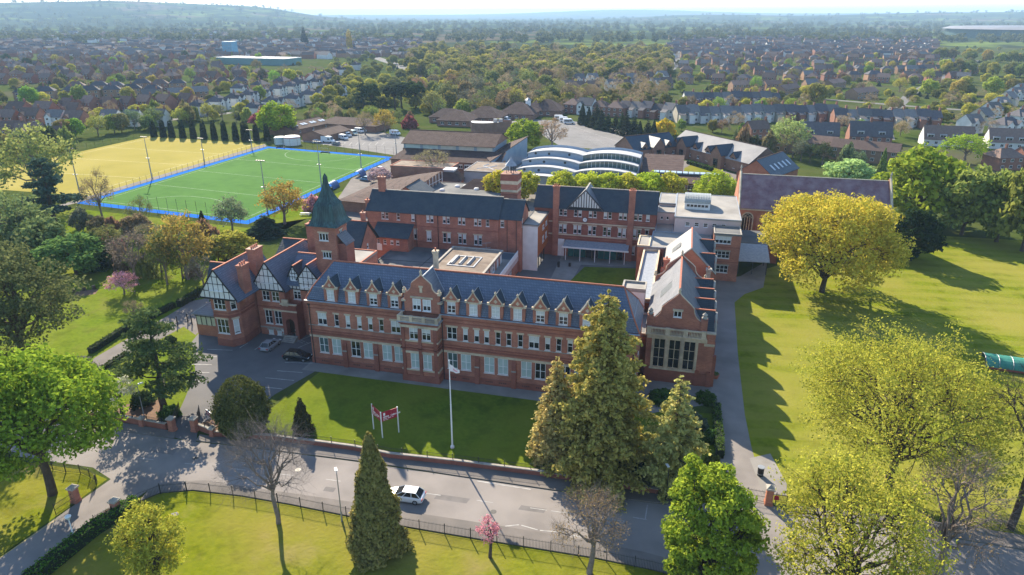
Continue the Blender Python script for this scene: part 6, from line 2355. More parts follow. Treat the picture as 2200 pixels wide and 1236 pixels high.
MID = [
    # kind, base px, base py, top, width, colour, label
    ("sparse", 95, 440, 285, 135, (.27, .26, .085), "tall olive broadleaf tree at the near corner of the yellow pitch"),
    ("pine", 118, 482, 345, 110, BLUEG, "dark blue-green cedar below the yellow pitch's near corner"),
    ("bare", 222, 475, 372, 62, TAN, "thin leafless tree standing at the left pitch corner"),
    ("bare", 308, 500, 425, 50, OLIVE, "small bare tree just below the pitch's blue border"),
    ("conifer", 440, 505, 448, 32, (.03, .045, .02), "narrow dark monkey puzzle by the blue pitch border"),
    ("sparse", 500, 500, 428, 66, (.17, .2, .10), "pale grey-green budding tree at the pitch's bottom corner"),
    ("conifer", 572, 505, 462, 76, (.035, .055, .035), "dark spreading conifer left of the copper spire"),
    ("sparse", 612, 482, 396, 88, (.36, .25, .06), "orange-brown budding tree left of the copper spire"),
    ("bush", 672, 452, 425, 40, PINK, "pink blossom bush beside the copper spire"),
    ("broad", 815, 392, 362, 46, PALEP, "dusty pink cherry beside the parked blue car"),
    ("bare", 930, 378, 322, 78, (.30, .22, .11), "dense rounded tan tree in front of the sports hall"),
    ("broad", 1128, 322, 258, 72, FRESH, "bright green tree left of the main car park"),
    ("bare", 1185, 325, 255, 60, TAN, "pale brown bare tree at the corner of the main car park"),
    ("willow", 1535, 432, 368, 92, LIME, "drooping bright willow left of the chapel"),
    ("broad", 1820, 398, 345, 98, (.34, .40, .16), "white-flowering chestnut behind the chapel roof"),
    ("broad", 1962, 480, 325, 165, FRESH, "tall bright green tree at the chapel's right end"),
    ("broad", 1952, 560, 452, 105, (.02, .035, .015), "very dark holly tree beside the chapel's right corner"),
    ("broad", 2065, 505, 360, 120, (.19, .23, .05), "first big olive tree on the field's far edge, next to the bright green one"),
    ("broad", 2140, 520, 362, 120, (.16, .20, .045), "second big olive tree on the far edge of the field"),
    ("broad", 2195, 540, 350, 120, (.20, .24, .05), "last big tree on the far edge of the field at the picture's right edge"),
    ("sparse", 2070, 350, 292, 80, LIME, "lime green tree between the bungalows and the field trees"),
    ("sparse", 1690, 330, 258, 76, (.24, .30, .11), "pale feathery tree behind the angled dark-roofed classrooms"),
    ("bush", 1425, 290, 262, 50, (.55, .42, .03), "bright yellow bush beside the car park conifers"),
    ("bare", 295, 610, 498, 92, (.16, .14, .10), "bare tree in the garden above the pink blossom"),
    ("sparse", 405, 600, 472, 110, (.30, .27, .06), "tall golden budding tree left of the timbered house"),
    ("broad", 500, 555, 498, 90, (.33, .34, .05), "yellow-green rounded tree behind the timbered house"),
    ("sparse", 360, 612, 500, 60, OLIVE, "thin olive tree in the group left of the timbered house"),
    ("sparse", 268, 632, 590, 56, PALEP, "low spreading pink blossom tree on the rough grass"),
    ("bare", 290, 690, 645, 40, TAN, "small leafless sapling on the rough grass by the drive"),
    ("broad", 165, 590, 505, 120, (.13, .20, .06), "rounded green tree in the shaded upper garden"),
    ("conifer", 215, 575, 500, 70, DARKG, "dark conifer in the shaded upper garden"),
    ("broad", 100, 560, 470, 100, (.17, .21, .07), "grey-green tree at the left of the upper garden"),
    ("sparse", 35, 540, 425, 130, (.16, .20, .08), "tall loose grey-green tree near the left edge"),
    ("conifer", 45, 590, 510, 55, DARKG, "short dark conifer near the left edge above the huge pine"),
    ("bush", 240, 545, 510, 60, (.27, .11, .11), "reddish shrub at the top of the garden"),
    ("broad", 395, 545, 505, 80, (.14, .19, .06), "green shrubby tree below the pitch border"),
    ("bare", 330, 560, 480, 80, (.2, .18, .1), "grey bare tree between the pitch border and the garden"),
    ("sparse", 470, 560, 510, 50, (.26, .26, .1), "pale budding tree touching the timbered house roof"),
    ("bare", 440, 620, 555, 60, (.24, .2, .14), "beige twiggy tree at the timbered house's left gable"),
    ("broad", 600, 290, 222, 74, LIME, "bright willow-like tree behind the workshop roofs"),
    ("broad", 560, 275, 240, 40, (.32, .09, .10), "dark pink blossom tree left of the workshop roofs"),
    ("bare", 785, 290, 240, 40, (.3, .22, .1), "tan tree at the back of the van park"),
    ("sparse", 828, 286, 240, 44, (.34, .30, .06), "yellowish tree at the right back corner of the van park"),
    ("bush", 880, 275, 252, 34, (.22, .07, .07), "dark red shrub tree behind the sports hall"),
]
for a in MID:
    mid_tree(*a)
# lime trees in a row behind the clock range
for k, px in enumerate((1072, 1126, 1205, 1262, 1310, 1350, 1392, 1440)):
    mid_tree("broad", px, 428 + k * 1.2, 368 + k * .8, 62, (.40, .42, .035), "lime green tree behind the clock range, number %s from the left" % ("one two three four five six seven eight".split()[k]), "lime trees behind the clock range")
# clipped cypress columns at the end of the yellow pitch
for k, zx in enumerate((810, 860, 905, 962, 1018, 1073, 1127, 1182, 1240, 1285, 1301, 1348, 1405)):
    px, py = zx * .40909, 240 + .40909 * (133 + (zx - 810) * .035)
    mid_tree("column", px, py, py - R.uniform(36, 42), 13, (.022, .034, .02), "dark cypress column at the end of the yellow pitch, %s from the left" % ("first second third fourth fifth sixth seventh eighth ninth tenth eleventh twelfth thirteenth".split()[k]), "cypress columns by the yellow pitch")
# conifers along the main car park
for k in range(12):
    f = k / 11
    mid_tree("conifer", 1252 + 150 * f + R.uniform(-3, 3), 268 + 38 * f, 226 + 34 * f + R.uniform(-8, 6), R.uniform(22, 32), (.045, .06, .03), "dark conifer screening the car park, %s from the left" % ("first second third fourth fifth sixth seventh eighth ninth tenth eleventh twelfth".split()[k]), "conifers along the car park fence")


# hedges
def hedge(label, pts, w, h, col, density=34, size=.16):
    P = [G(*p) for p in pts]
    C, O = [], []
    core = MB()
    for a, b in zip(P[:-1], P[1:]):
        L = math.hypot(b[0] - a[0], b[1] - a[1])
        n = int(L * density)
        t = NR.random(n)
        dx, dy = (b[0] - a[0]) / L, (b[1] - a[1]) / L
        k = NR.random(n)
        s = np.where(k < .5, NR.uniform(-.5, .5, n), np.where(k < .75, -.5, .5)) + NR.normal(size=n) * .03
        z = np.where(k < .5, h, NR.random(n) * h) + NR.normal(size=n) * .06
        C.append(np.stack([a[0] + dx * t * L - dy * s * w, a[1] + dy * t * L + dx * s * w, np.maximum(z, .03)], 1))
        nx, ny = -dy * w * .44, dx * w * .44
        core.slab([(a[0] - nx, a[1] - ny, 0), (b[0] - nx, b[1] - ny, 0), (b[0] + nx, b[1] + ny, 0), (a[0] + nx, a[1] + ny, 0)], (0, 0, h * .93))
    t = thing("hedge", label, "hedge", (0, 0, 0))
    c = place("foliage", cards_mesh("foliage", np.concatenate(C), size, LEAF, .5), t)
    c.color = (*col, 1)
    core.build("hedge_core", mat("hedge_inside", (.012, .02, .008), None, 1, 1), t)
    return t


hedge("long clipped green hedge along the side lane at the bottom left", [(93, 1236), (30, 1290)][::-1] + [(205, 1145), (298, 1088)], 1.5, 1.5, (.07, .15, .02), 90, .13)
hedge("dark low hedge along the left side of the drive", [(195, 760), (260, 718), (375, 660)], 1.0, 1.1, (.04, .06, .02), 50)
hedge("short low hedge along the right side of the drive", [(215, 800), (275, 762)], .9, .7, (.05, .07, .02), 50)
hedge("dark hedge closing the garden beside the timbered house", [(385, 660), (432, 632)], 1.2, 1.4, (.04, .065, .02), 50)
hedge("tall clipped hedge wall at the back of the main car park", [(1075, 255), (1200, 243)], 2.0, 4.0, (.03, .06, .025), 24, .3)
hedge("yellowish hedge beside the white minibus at the car park", [(1045, 262), (1075, 268)], 2.0, 3.0, (.20, .19, .04), 24, .3)
hedge("clipped hedge edging the path beside the shrubs", [(1538, 880), (1546, 985)], 1.1, 1.3, (.07, .12, .025), 60, .15)
hedge("low green hedge on the classroom lawn", [(1478, 352), (1530, 368)], 1.4, 1.3, (.04, .08, .02), 30, .25)
# ================================================================ the town
ORD = ["first", "second", "third", "fourth", "fifth", "sixth", "seventh", "eighth", "ninth", "tenth", "eleventh", "twelfth", "thirteenth", "fourteenth", "fifteenth", "sixteenth", "seventeenth", "eighteenth", "nineteenth"]
TENS = ["", "", "twenty", "thirty", "forty", "fifty", "sixty", "seventy", "eighty", "ninety"]


def ordinal(n):
    if n < 19:
        return ORD[n]
    n += 1
    return TENS[n // 10] + ("tieth" if 0 else "") + ("-" + ORD[n % 10 - 1] if n % 10 else "th") if n % 10 else TENS[n // 10][:-1] + "ieth"


HW = mat("house_white", (.62, .61, .58), (.54, .53, .50), .5, .9, rand=.12)
HC = mat("house_cream", (.52, .46, .36), (.46, .40, .31), .5, .9, rand=.12)
HB = mat("house_brick", (.27, .125, .085), (.21, .10, .072), .8, .9, rand=.2)
HBO = mat("house_buff_brick", (.30, .18, .11), (.25, .15, .095), .8, .9, rand=.2)
RD = mat("house_dark_roof", (.10, .094, .10), (.075, .07, .076), 1.2, .85, .3, bscale=5, spec=.08, rand=.3)
RB = mat("house_brown_roof", (.185, .128, .104), (.145, .10, .083), 1.2, .85, .3, bscale=5, spec=.08, rand=.3)
RR = mat("house_red_roof", (.20, .075, .05), (.15, .058, .042), 1.2, .85, .3, bscale=5, spec=.08, rand=.25)
RG = mat("house_grey_roof", (.18, .165, .158), (.14, .13, .124), 1.2, .85, .3, bscale=5, spec=.08, rand=.25)

HWIN = {}


def small_window(w, h):
    k = (w, h)
    if k not in HWIN:
        m = MB()
        m.box(-w / 2, w / 2, -.06, .05, 0, h, 0)
        m.box(-w / 2 + .09, -.04, -.075, -.062, .1, h - .1, 1)
        m.box(.04, w / 2 - .09, -.075, -.062, .1, h - .1, 1)
        HWIN[k] = m.mesh("window", [WHITE, GLASS])
    return HWIN[k]


def house_proto(L, W, ze, zr, wm, rm, hip=False, cross=0, dormers=0, chim=1, floors=2, detail=True, rear=False):
    """a house round its own centre; returns a list of (part name, mesh, loc, rz)"""
    parts = []
    w = MB()
    w.box(-L / 2, L / 2, -W / 2, W / 2, 0, ze)
    r = MB()
    o = .4
    if hip:
        a = L / 2 - W / 2 * .8 if L > W else .01
        q = [(-L / 2 - o, -W / 2 - o, ze), (L / 2 + o, -W / 2 - o, ze), (L / 2 + o, W / 2 + o, ze), (-L / 2 - o, W / 2 + o, ze)]
        A, B = (-a, 0, zr), (a, 0, zr)
        r.poly([q[0], q[1], B, A]); r.poly([q[1], q[2], B]); r.poly([q[2], q[3], A, B]); r.poly([q[3], q[0], A])
        r.poly(q[::-1])
    else:
        for s in (-1, 1):
            e = s * (W / 2 + o)
            ez = ze - (zr - ze) / (W / 2) * o
            q = [(-L / 2 - .2, e, ez), (L / 2 + .2, e, ez), (L / 2 + .2, 0, zr), (-L / 2 - .2, 0, zr)]
            r.slab(q if s < 0 else q[::-1], (0, 0, .15))
        for x in (-L / 2, L / 2):
            q = [(x, -W / 2, ze), (x, W / 2, ze), (x, 0, zr)]
            w.poly(q if x > 0 else q[::-1])
    for k in range(cross):
        x = -L / 2 + L * (k + .5) / cross + (0 if cross > 1 else -L * .22)
        cw = min(3.6, L * .42)
        zz = ze + cw * .5
        w.poly([(x - cw / 2, -W / 2 - .9, 0), (x + cw / 2, -W / 2 - .9, 0), (x + cw / 2, -W / 2 - .9, ze), (x, -W / 2 - .9, zz), (x - cw / 2, -W / 2 - .9, ze)])
        w.poly([(x - cw / 2, -W / 2, 0), (x - cw / 2, -W / 2 - .9, 0), (x - cw / 2, -W / 2 - .9, ze), (x - cw / 2, -W / 2, ze)])
        w.poly([(x + cw / 2, -W / 2 - .9, 0), (x + cw / 2, -W / 2, 0), (x + cw / 2, -W / 2, ze), (x + cw / 2, -W / 2 - .9, ze)])
        for s in (-1, 1):
            r.slab([(x + s * (cw / 2 + .2), -W / 2 - 1.2, ze - .2), (x, -W / 2 - 1.2, zz), (x, -W / 2 + cw * .55, zz), (x + s * (cw / 2 + .2), -W / 2 + .3, ze - .2)][::s], (0, 0, .12))
    if rear:
        w.box(-L / 2 + .3, -L / 2 + L * .5, -W / 2 - 3.5, -W / 2 + .01, 0, ze - 1.2)
        r.slab([(-L / 2 + .1, -W / 2 - 3.7, ze - 1.3), (-L / 2 + L * .5 + .2, -W / 2 - 3.7, ze - 1.3), (-L / 2 + L * .5 + .2, -W / 2, ze - .1), (-L / 2 + .1, -W / 2, ze - .1)], (0, 0, .12))
    parts.append(("wall", w.mesh("wall", wm), (0, 0, 0), 0))
    parts.append(("roof", r.mesh("roof", rm), (0, 0, 0), 0))
    if chim:
        c = MB()
        x = L / 2 - .6 if chim == 1 else 0
        c.box(x - .45, x + .45, -.35, .35, zr - 1.2, zr + 1.3)
        c.box(x - .52, x + .52, -.42, .42, zr + 1.3, zr + 1.5)
        for k in (-.2, .2):
            c.lathe([(.11, zr + 1.5), (.09, zr + 1.95)], 6, x + k, 0)
        parts.append(("chimney", c.mesh("chimney", HB), (0, 0, 0), 0))
    for k in range(dormers):
        x = -L / 2 + L * (k + .5) / dormers
        d = MB()
        y = -W / 2 + .5
        d.box(x - 1.3, x + 1.3, y, y + 2.6, ze + .1, ze + 1.7, 0)
        d.box(x - 1.45, x + 1.45, y - .15, y + 2.6, ze + 1.71, ze + 1.85, 1)
        d.box(x - 1.1, x - .05, y - .05, y - .01, ze + .5, ze + 1.5, 2)
        d.box(x + .05, x + 1.1, y - .05, y - .01, ze + .5, ze + 1.5, 2)
        parts.append(("dormer", d.mesh("dormer", [WHITE, LEAD, GLASS]), (0, 0, 0), 0))
    if detail:
        n = max(2, int(L / 3.2))
        for f in range(floors):
            for s, rz in ((-1, 0), (1, math.pi)):
                for k in range(n):
                    x = -L / 2 + L * (k + .5) / n
                    if rear and s < 0 and x < 0 and f == 0:
                        continue
                    yy = s * (W / 2 + .01)
                    if cross and s < 0:
                        for j in range(cross):
                            cx = -L / 2 + L * (j + .5) / cross + (0 if cross > 1 else -L * .22)
                            if abs(x - cx) < min(3.6, L * .42) / 2:
                                yy -= .9
                                break
                    parts.append(("window", small_window(1.3, 1.25), (x, yy, .9 + 2.6 * f), rz))
    else:
        ww = MB()
        n = max(2, int(L / 3.2))
        for f in range(floors):
            for s in (-1, 1):
                for k in range(n):
                    x = -L / 2 + L * (k + .5) / n
                    y = s * (W / 2 + (.95 if cross and s < 0 else .04))
                    ww.box(x - .65, x + .65, y - .03, y + .03, .9 + 2.6 * f, 2.1 + 2.6 * f, 0)
                    ww.box(x - .55, x + .55, y - .04 if s < 0 else y + .031, y - .031 if s < 0 else y + .04, 1.0 + 2.6 * f, 2.0 + 2.6 * f, 1)
        parts.append(("window_row", ww.mesh("window_row", [WHITE, GLASS]), (0, 0, 0), 0))
    return parts


HOUSE = {}
for det in (True, False):
    HOUSE.update({
        ("semi_white", det): house_proto(11, 8.5, 5.3, 8.6, HW, RD, True, 2, 0, 2, 2, det),
        ("semi_brick", det): house_proto(11, 8.5, 5.2, 8.4, HB, RB, True, 0, 0, 2, 2, det),
        ("dark_semi", det): house_proto(12, 8.5, 5.2, 8.2, HBO, RD, True, 0, 0, 2, 2, det),
        ("brown_gable", det): house_proto(10, 8, 5.0, 8.2, HB, RB, False, 0, 0, 1, 2, det),
        ("grey_gable", det): house_proto(10, 8, 5.0, 8.0, HBO, RG, False, 0, 0, 1, 2, det),
        ("red_gable", det): house_proto(10, 8, 5.0, 8.6, HB, RB, False, 1, 0, 1, 2, det),
        ("white_gable", det): house_proto(9, 8, 5.2, 8.6, HW, RG, False, 1, 0, 1, 2, det),
        ("terrace_white", det): house_proto(6.4, 8, 5.4, 8.4, HW, RG, False, 0, 0, 1, 2, det, True),
        ("terrace_brick", det): house_proto(6.4, 8, 5.4, 8.4, HB, RD, False, 0, 0, 1, 2, det, True),
        ("terrace_cream", det): house_proto(6.4, 8, 5.4, 8.4, HC, RG, False, 0, 0, 1, 2, det, True),
        ("chalet", det): house_proto(17, 9, 2.9, 8.2, HB, RD, False, 0, 2, 2, 1, det),
        ("white_chalet", det): house_proto(20, 9, 3.2, 8.2, HW, RB, False, 0, 4, 0, 1, det),
        ("brown_block", det): house_proto(24, 9, 5.0, 7.6, HBO, RB, False, 0, 0, 2, 2, det),
    })
HDESC = {"semi_white": "white hipped semi", "semi_brick": "brick brown-roofed semi", "dark_semi": "buff dark-roofed semi", "brown_gable": "brick gabled house",
         "grey_gable": "buff grey-roofed house", "red_gable": "red brick gabled house", "white_gable": "white gabled house", "terrace_white": "white terraced house", "terrace_brick": "brick terraced house",
         "terrace_cream": "cream terraced house", "chalet": "dark-roofed chalet with dormers", "white_chalet": "white chalet with four dormers", "brown_block": "long brown-roofed block"}
NH = [0]


def put_house(kind, x, y, rz, label, group=None):
    det = dist_to_cam(x, y) < 520
    t = thing("house", label, "house", (x, y, 0), rz, group)
    s = R.uniform(.94, 1.06)
    t.scale = (s, s, s * R.uniform(.95, 1.05))
    for nm, me, loc, r in HOUSE[(kind, det)]:
        q = place(nm, me, t, loc, r)
        if nm == "window_row":
            q["kind"] = "stuff"
    NH[0] += 1


HSPOTS = []


def house_row(name, p0, p1, n, kinds, jit=1.5, skip=0.0, turn=None):
    a, b = G(*p0), G(*p1)
    rz = math.atan2(b[1] - a[1], b[0] - a[0]) if turn is None else turn
    i = 0
    for k in range(n):
        f = k / max(1, n - 1)
        if R.random() < skip:
            continue
        x, y = a[0] + (b[0] - a[0]) * f + R.uniform(-jit, jit), a[1] + (b[1] - a[1]) * f + R.uniform(-jit, jit)
        kd = kinds[k % len(kinds)] if jit == 0 else R.choice(kinds)
        put_house(kd, x, y, rz + R.uniform(-.03, .03) * (1 if jit else 0), "%s, %s from left, %s" % (HDESC[kd], ordinal(i), name), name)
        HSPOTS.append((x, y, 9))
        i += 1


T = ("terrace_white", "terrace_brick", "terrace_cream")
house_row("long terrace beyond the classrooms", (1462, 262), (1780, 258), 15, ("terrace_brick", "terrace_white", "terrace_white", "terrace_cream", "terrace_white"), .7)
house_row("terrace facing the bungalows", (1800, 268), (2000, 272), 9, ("terrace_brick", "terrace_cream", "terrace_white", "terrace_brick"), 0)
house_row("upper terrace right of centre", (1478, 226), (1660, 226), 10, ("terrace_white", "terrace_brick", "terrace_brick", "terrace_cream"), 0)
house_row("chalet row by the feathery tree", (1622, 298), (1630, 297), 1, ("brown_gable",), 0, turn=.5)
house_row("dark chalet row above the chapel", (1757, 300), (1864, 304), 2, ("chalet",), 0)
house_row("white chalet row at the right", (2030, 312), (2170, 318), 2, ("white_chalet",), 0)
house_row("grey-roofed row behind the pale tree", (1730, 328), (1855, 345), 2, ("brown_block",), 0, turn=-.35)
house_row("corner houses at the right edge", (2150, 362), (2205, 360), 2, ("semi_brick", "brown_gable"), 0)
house_row("pale street climbing at the right", (2080, 285), (2190, 205), 7, ("white_gable", "terrace_cream", "white_gable"), 0, turn=.6)
house_row("second pale street at the right edge", (2150, 290), (2240, 235), 4, ("semi_white", "white_gable"), 1, turn=.5)
house_row("brown blocks above the terrace", (1690, 204), (1790, 190), 2, ("brown_block",), 0)
house_row("long roofs beside the olive tree", (1600, 196), (1740, 194), 3, ("brown_block", "grey_gable"), 1)
house_row("oblique block near the olive tree", (1850, 212), (1852, 211), 1, ("brown_block",), 0, turn=.8)
house_row("cottages by the car park conifers", (1235, 243), (1325, 250), 4, ("white_gable", "semi_brick", "white_gable"), 1)
house_row("brick terrace over the car park conifers", (1345, 248), (1440, 256), 5, ("terrace_brick", "terrace_white", "terrace_brick"), 0)
house_row("houses along the wood's edge", (1215, 200), (1430, 190), 8, ("red_gable", "white_gable", "brown_gable"), 3)
house_row("back houses along the wood's edge", (1240, 182), (1425, 176), 6, ("red_gable", "grey_gable", "white_gable"), 3)
rowsR = [(1480, 2060, 180, 12), (1520, 2050, 170, 13), (1480, 2080, 161, 14), (1530, 2060, 153, 14), (1475, 2040, 146, 15), (1500, 2030, 139.5, 15), (1490, 2010, 133.5, 15), (1480, 1990, 128, 15)]
for k, (a, b, yy, n) in enumerate(rowsR):
    house_row("%s estate row up the right side" % ordinal(k), (a, yy), (b, yy + 6 * (1 if k % 2 else -.5)), n, ("semi_brick", "brown_gable", "dark_semi", "grey_gable", "brown_gable"), 4, .12, R.uniform(-.35, .35))
house_row("white crescent at the left", (430, 246), (700, 184), 10, ("semi_white",), 1)
house_row("inner white crescent at the left", (548, 249), (730, 205), 6, ("semi_white",), 1)
house_row("red brick close by the yellow pitch", (40, 300), (120, 312), 3, ("red_gable",), 2, turn=.7)
house_row("red brick corner above the yellow pitch", (30, 268), (330, 272), 7, ("red_gable", "red_gable", "white_gable"), 3)
house_row("second red row above the yellow pitch", (-10, 248), (160, 252), 4, ("red_gable", "brown_gable"), 3)
house_row("dark semis behind the pitch cypresses", (60, 215), (330, 205), 7, ("dark_semi",), 2)
house_row("upper dark semis at the left", (160, 200), (520, 188), 9, ("dark_semi", "semi_brick"), 2)
house_row("brick row behind the cypress screen", (150, 240), (400, 232), 7, ("brown_gable", "red_gable", "white_gable"), 2, 0, -.2)
house_row("second row behind the cypress screen", (330, 218), (430, 212), 3, ("brown_gable", "grey_gable"), 2)
house_row("far side of the white crescent", (520, 205), (700, 172), 6, ("dark_semi", "semi_white", "brown_gable"), 2)
house_row("houses left of the railway", (640, 190), (760, 150), 7, ("semi_white", "brown_gable", "white_gable"), 3)
rowsL = [(-40, 520, 180, 12), (0, 560, 171, 13), (-40, 520, 163, 14), (-20, 470, 155, 13), (-40, 440, 148, 13), (-20, 470, 141.5, 14), (-40, 600, 135.5, 16), (-30, 480, 130, 14)]
for k, (a, b, yy, n) in enumerate(rowsL):
    house_row("%s estate row up the left side" % ordinal(k), (a, yy), (b, yy - 5), n, ("brown_gable", "semi_brick", "dark_semi", "red_gable"), 4, .12, R.uniform(-.3, .3))


def joined_houses(name, label, spots):
    v, f, mi = [], [], []
    for x, y, rz, L, W, ze, zr, wmi, rmi in spots:
        c, s = math.cos(rz), math.sin(rz)
        k = len(v)
        pts = [(-L / 2, -W / 2, 0), (L / 2, -W / 2, 0), (L / 2, W / 2, 0), (-L / 2, W / 2, 0), (-L / 2, -W / 2, ze), (L / 2, -W / 2, ze), (L / 2, W / 2, ze), (-L / 2, W / 2, ze), (-L / 2, 0, zr), (L / 2, 0, zr)]
        zb = terrain_height(x, y) - .1
        v += [(x + p[0] * c - p[1] * s, y + p[0] * s + p[1] * c, p[2] + zb) for p in pts]
        for q, m in (((0, 1, 5, 4), wmi), ((2, 3, 7, 6), wmi), ((1, 2, 6, 9, 5), wmi), ((3, 0, 4, 8, 7), wmi), ((4, 5, 9, 8), rmi), ((6, 7, 8, 9), rmi)):
            f.append(tuple(k + i for i in q))
            mi.append(m)
    me = bpy.data.meshes.new(name)
    me.from_pydata(v, [], f)
    for m in (HW, HB, HBO, RD, RB, RG):
        me.materials.append(m)
    me.polygons.foreach_set("material_index", mi)
    me.update()
    return tag(place(name, me), label, "houses", kind="stuff")


FARH = []
for k in range(1900):
    side = R.random()
    if side < .5:
        px, py = R.uniform(-150, 720), 72 + 55 * R.random() ** 1.1
    elif side < .62:
        px, py = R.uniform(700, 900), R.uniform(84, 125)
    else:
        px, py = R.uniform(1440, 2010), 82 + 42 * R.random() ** 1.1
    x, y = G(px, py)
    FARH.append((x, y, R.choice((.2, -.2, 1.4, .7)) + R.uniform(-.1, .1), R.uniform(9, 20), R.uniform(8, 10), 5, R.uniform(7.6, 9), R.choice((0, 1, 1, 2, 2)), R.choice((3, 4, 4, 5))))
joined_houses("distant_houses", "mass of small distant brown and dark roofs fading towards the hills", FARH)

# landmark buildings far out
x, y = G(2222, 81)
p = thing("ring_building", "vast low ring-shaped building with silver roof on the horizon at the right", "building", (x, y, 0))
MB().lathe([(200, 0), (200, 21), (196, 21.5)], 72).build("glass_wall", GLASSG, p)
m = MB()
n = 72
for k in range(n):
    t0, t1 = 2 * math.pi * k / n, 2 * math.pi * (k + 1) / n
    for (ra, za), (rb, zb) in (((208, 21), (190, 26)), ((190, 26), (165, 27)), ((165, 27), (120, 24))):
        m.poly([(ra * math.cos(t0), ra * math.sin(t0), za), (ra * math.cos(t1), ra * math.sin(t1), za), (rb * math.cos(t1), rb * math.sin(t1), zb), (rb * math.cos(t0), rb * math.sin(t0), zb)])
m.build("roof", mat("silver_roof", (.24, .23, .23), (.2, .195, .195), .05, .5), p)
x, y = G(555, 138)
p = thing("retail_shed", "flat white-roofed shop shed with teal walls in the left town", "building", (x, y, 0), -.1)
bx("wall", mat("teal_cladding", (.10, .22, .22), (.08, .18, .19), .1, .5), p, -48, 48, -14, 18, 0, 7)
flat_roof(p, -48.3, 48.3, -14.3, 18.3, 7.4, RENDERW, .5, .3, WHITE)
x, y = G(497, 122)
p = thing("scaffolded_tower", "bright blue sheeted scaffold block behind the white shop shed", "building", (x, y, 0))
bx("sheeting", mat("blue_sheeting", (.10, .28, .42), (.14, .34, .48), .3, .6), p, -7, 7, -7, 7, 0, 20)
sf = MB()
for k in range(6):
    sf.tube([(-7.3 + 2.92 * k, -7.3, 0), (-7.3 + 2.92 * k, -7.3, 21.5)], .15, 4)
for z in (5, 10, 15, 20.5):
    sf.tube([(-7.5, -7.3, z), (7.5, -7.3, z)], .15, 4)
sf.build("scaffold", GREYM, p)["kind"] = "stuff"

# ---------------------------------------------------------------- trees in the town and the wood
TCOL = {"olive": (.19, .20, .06), "fresh green": (.20, .29, .05), "yellow-green": (.33, .32, .06), "brown": (.21, .16, .085), "dark green": (.06, .085, .035), "grey-green": (.15, .18, .09)}


def tree_row(name, p0, p1, n, cols, kinds, size=(9, 13), jit=4.0, skip=0.0):
    a, b = G(*p0), G(*p1)
    it = []
    for k in range(n):
        f = (k + R.random() * .6) / max(1, n)
        if R.random() < skip:
            continue
        x, y = a[0] + (b[0] - a[0]) * f + R.uniform(-jit, jit), a[1] + (b[1] - a[1]) * f + R.uniform(-jit, jit)
        if any(abs(hx - x) < 6 and abs(hy - y) < 6 for hx, hy, _ in HSPOTS):
            y -= 9
        it.append((view_x(x, y), x, y))
    for i, (_, x, y) in enumerate(sorted(it)):
        cn = R.choice(cols)
        kd = R.choice(kinds)
        h0, w0 = HREF[kd]
        H = R.uniform(*size)
        W = H * R.uniform(.72, 1.0) * (1 if kd not in ("conifer",) else .5)
        lab = "%s %s, %s from left, %s" % (cn, KNAME[kd].replace("_", " "), ordinal(i), name)
        c = tuple(v * R.uniform(.85, 1.15) for v in TCOL[cn])
        plant(KNAME[kd], R.choice(PROTO[kd]), lab, "tree" if kd != "bush" else "shrub", (x, y), (W / w0, W / w0, H / h0), R.random() * 6.3, c, name)


W1 = ("olive", "yellow-green", "brown", "grey-green", "olive")
K1 = ("broad", "sparse", "bare", "broad", "sparse")
for k, (p0, p1, n) in enumerate((((900, 250), (1060, 252), 5), ((920, 238), (1190, 240), 8), ((930, 226), (1240, 228), 9), ((900, 215), (1230, 216), 10), ((890, 204), (1215, 205), 10), ((900, 194), (1210, 195), 10), ((940, 184), (1220, 184), 9),
                              ((930, 175), (1240, 175), 10), ((1000, 160), (1400, 160), 12), ((900, 167), (1000, 166), 4))):
    tree_row("%s row of the wood" % ordinal(k), p0, p1, n, W1, K1, (9, 15), 5)
tree_row("pine clump left of the wood", (775, 240), (905, 232), 5, ("dark green",), ("pine",), (15, 20), 4)
tree_row("near strip behind the classrooms", (1560, 322), (1900, 372), 12, ("brown", "olive", "dark green", "grey-green"), ("bare", "sparse", "bush", "conifer"), (6, 11), 3)
tree_row("strip above the long terrace", (1450, 240), (1720, 244), 7, ("olive", "brown", "fresh green"), ("sparse", "broad"), (6, 9), 3)
tree_row("gardens below the terrace", (1470, 284), (1960, 296), 14, ("fresh green", "brown", "olive", "grey-green"), ("sparse", "bare", "bush", "broad"), (4, 8), 4)
tree_row("belt up the right edge", (2010, 205), (2210, 200), 6, ("yellow-green", "olive"), ("broad",), (10, 14), 6)
tree_row("upper belt at the right edge", (1985, 155), (2230, 170), 10, ("yellow-green", "olive"), ("broad",), (11, 15), 6)
tree_row("top belt at the right edge", (2000, 128), (2230, 138), 10, ("yellow-green", "olive"), ("broad",), (11, 15), 8)
tree_row("screen above the yellow pitch", (140, 300), (420, 264), 10, ("olive", "yellow-green", "fresh green", "grey-green"), ("sparse", "broad"), (7, 10), 3)
tree_row("screen behind the cypress columns", (300, 258), (640, 262), 12, ("brown", "olive", "yellow-green"), ("bare", "sparse", "bush"), (6, 9), 4)
tree_row("left-hand verge of the yellow pitch", (0, 345), (150, 318), 6, ("dark green", "olive", "grey-green"), ("broad", "sparse", "bush"), (7, 11), 4)
tree_row("allotments behind the workshops", (690, 262), (900, 258), 9, ("olive", "brown", "fresh green"), ("sparse", "bush", "bare"), (4, 8), 4)
for k, (y0, n) in enumerate(((228, 5), (197, 6), (185, 6), (168, 6), (150, 6), (138, 6))):
    tree_row("%s garden line of the left town" % ordinal(k), (-20, y0), (640, y0 - 16), n, ("olive", "yellow-green", "dark green", "brown", "fresh green"), ("broad", "sparse", "broad", "conifer"), (8, 12), 8)
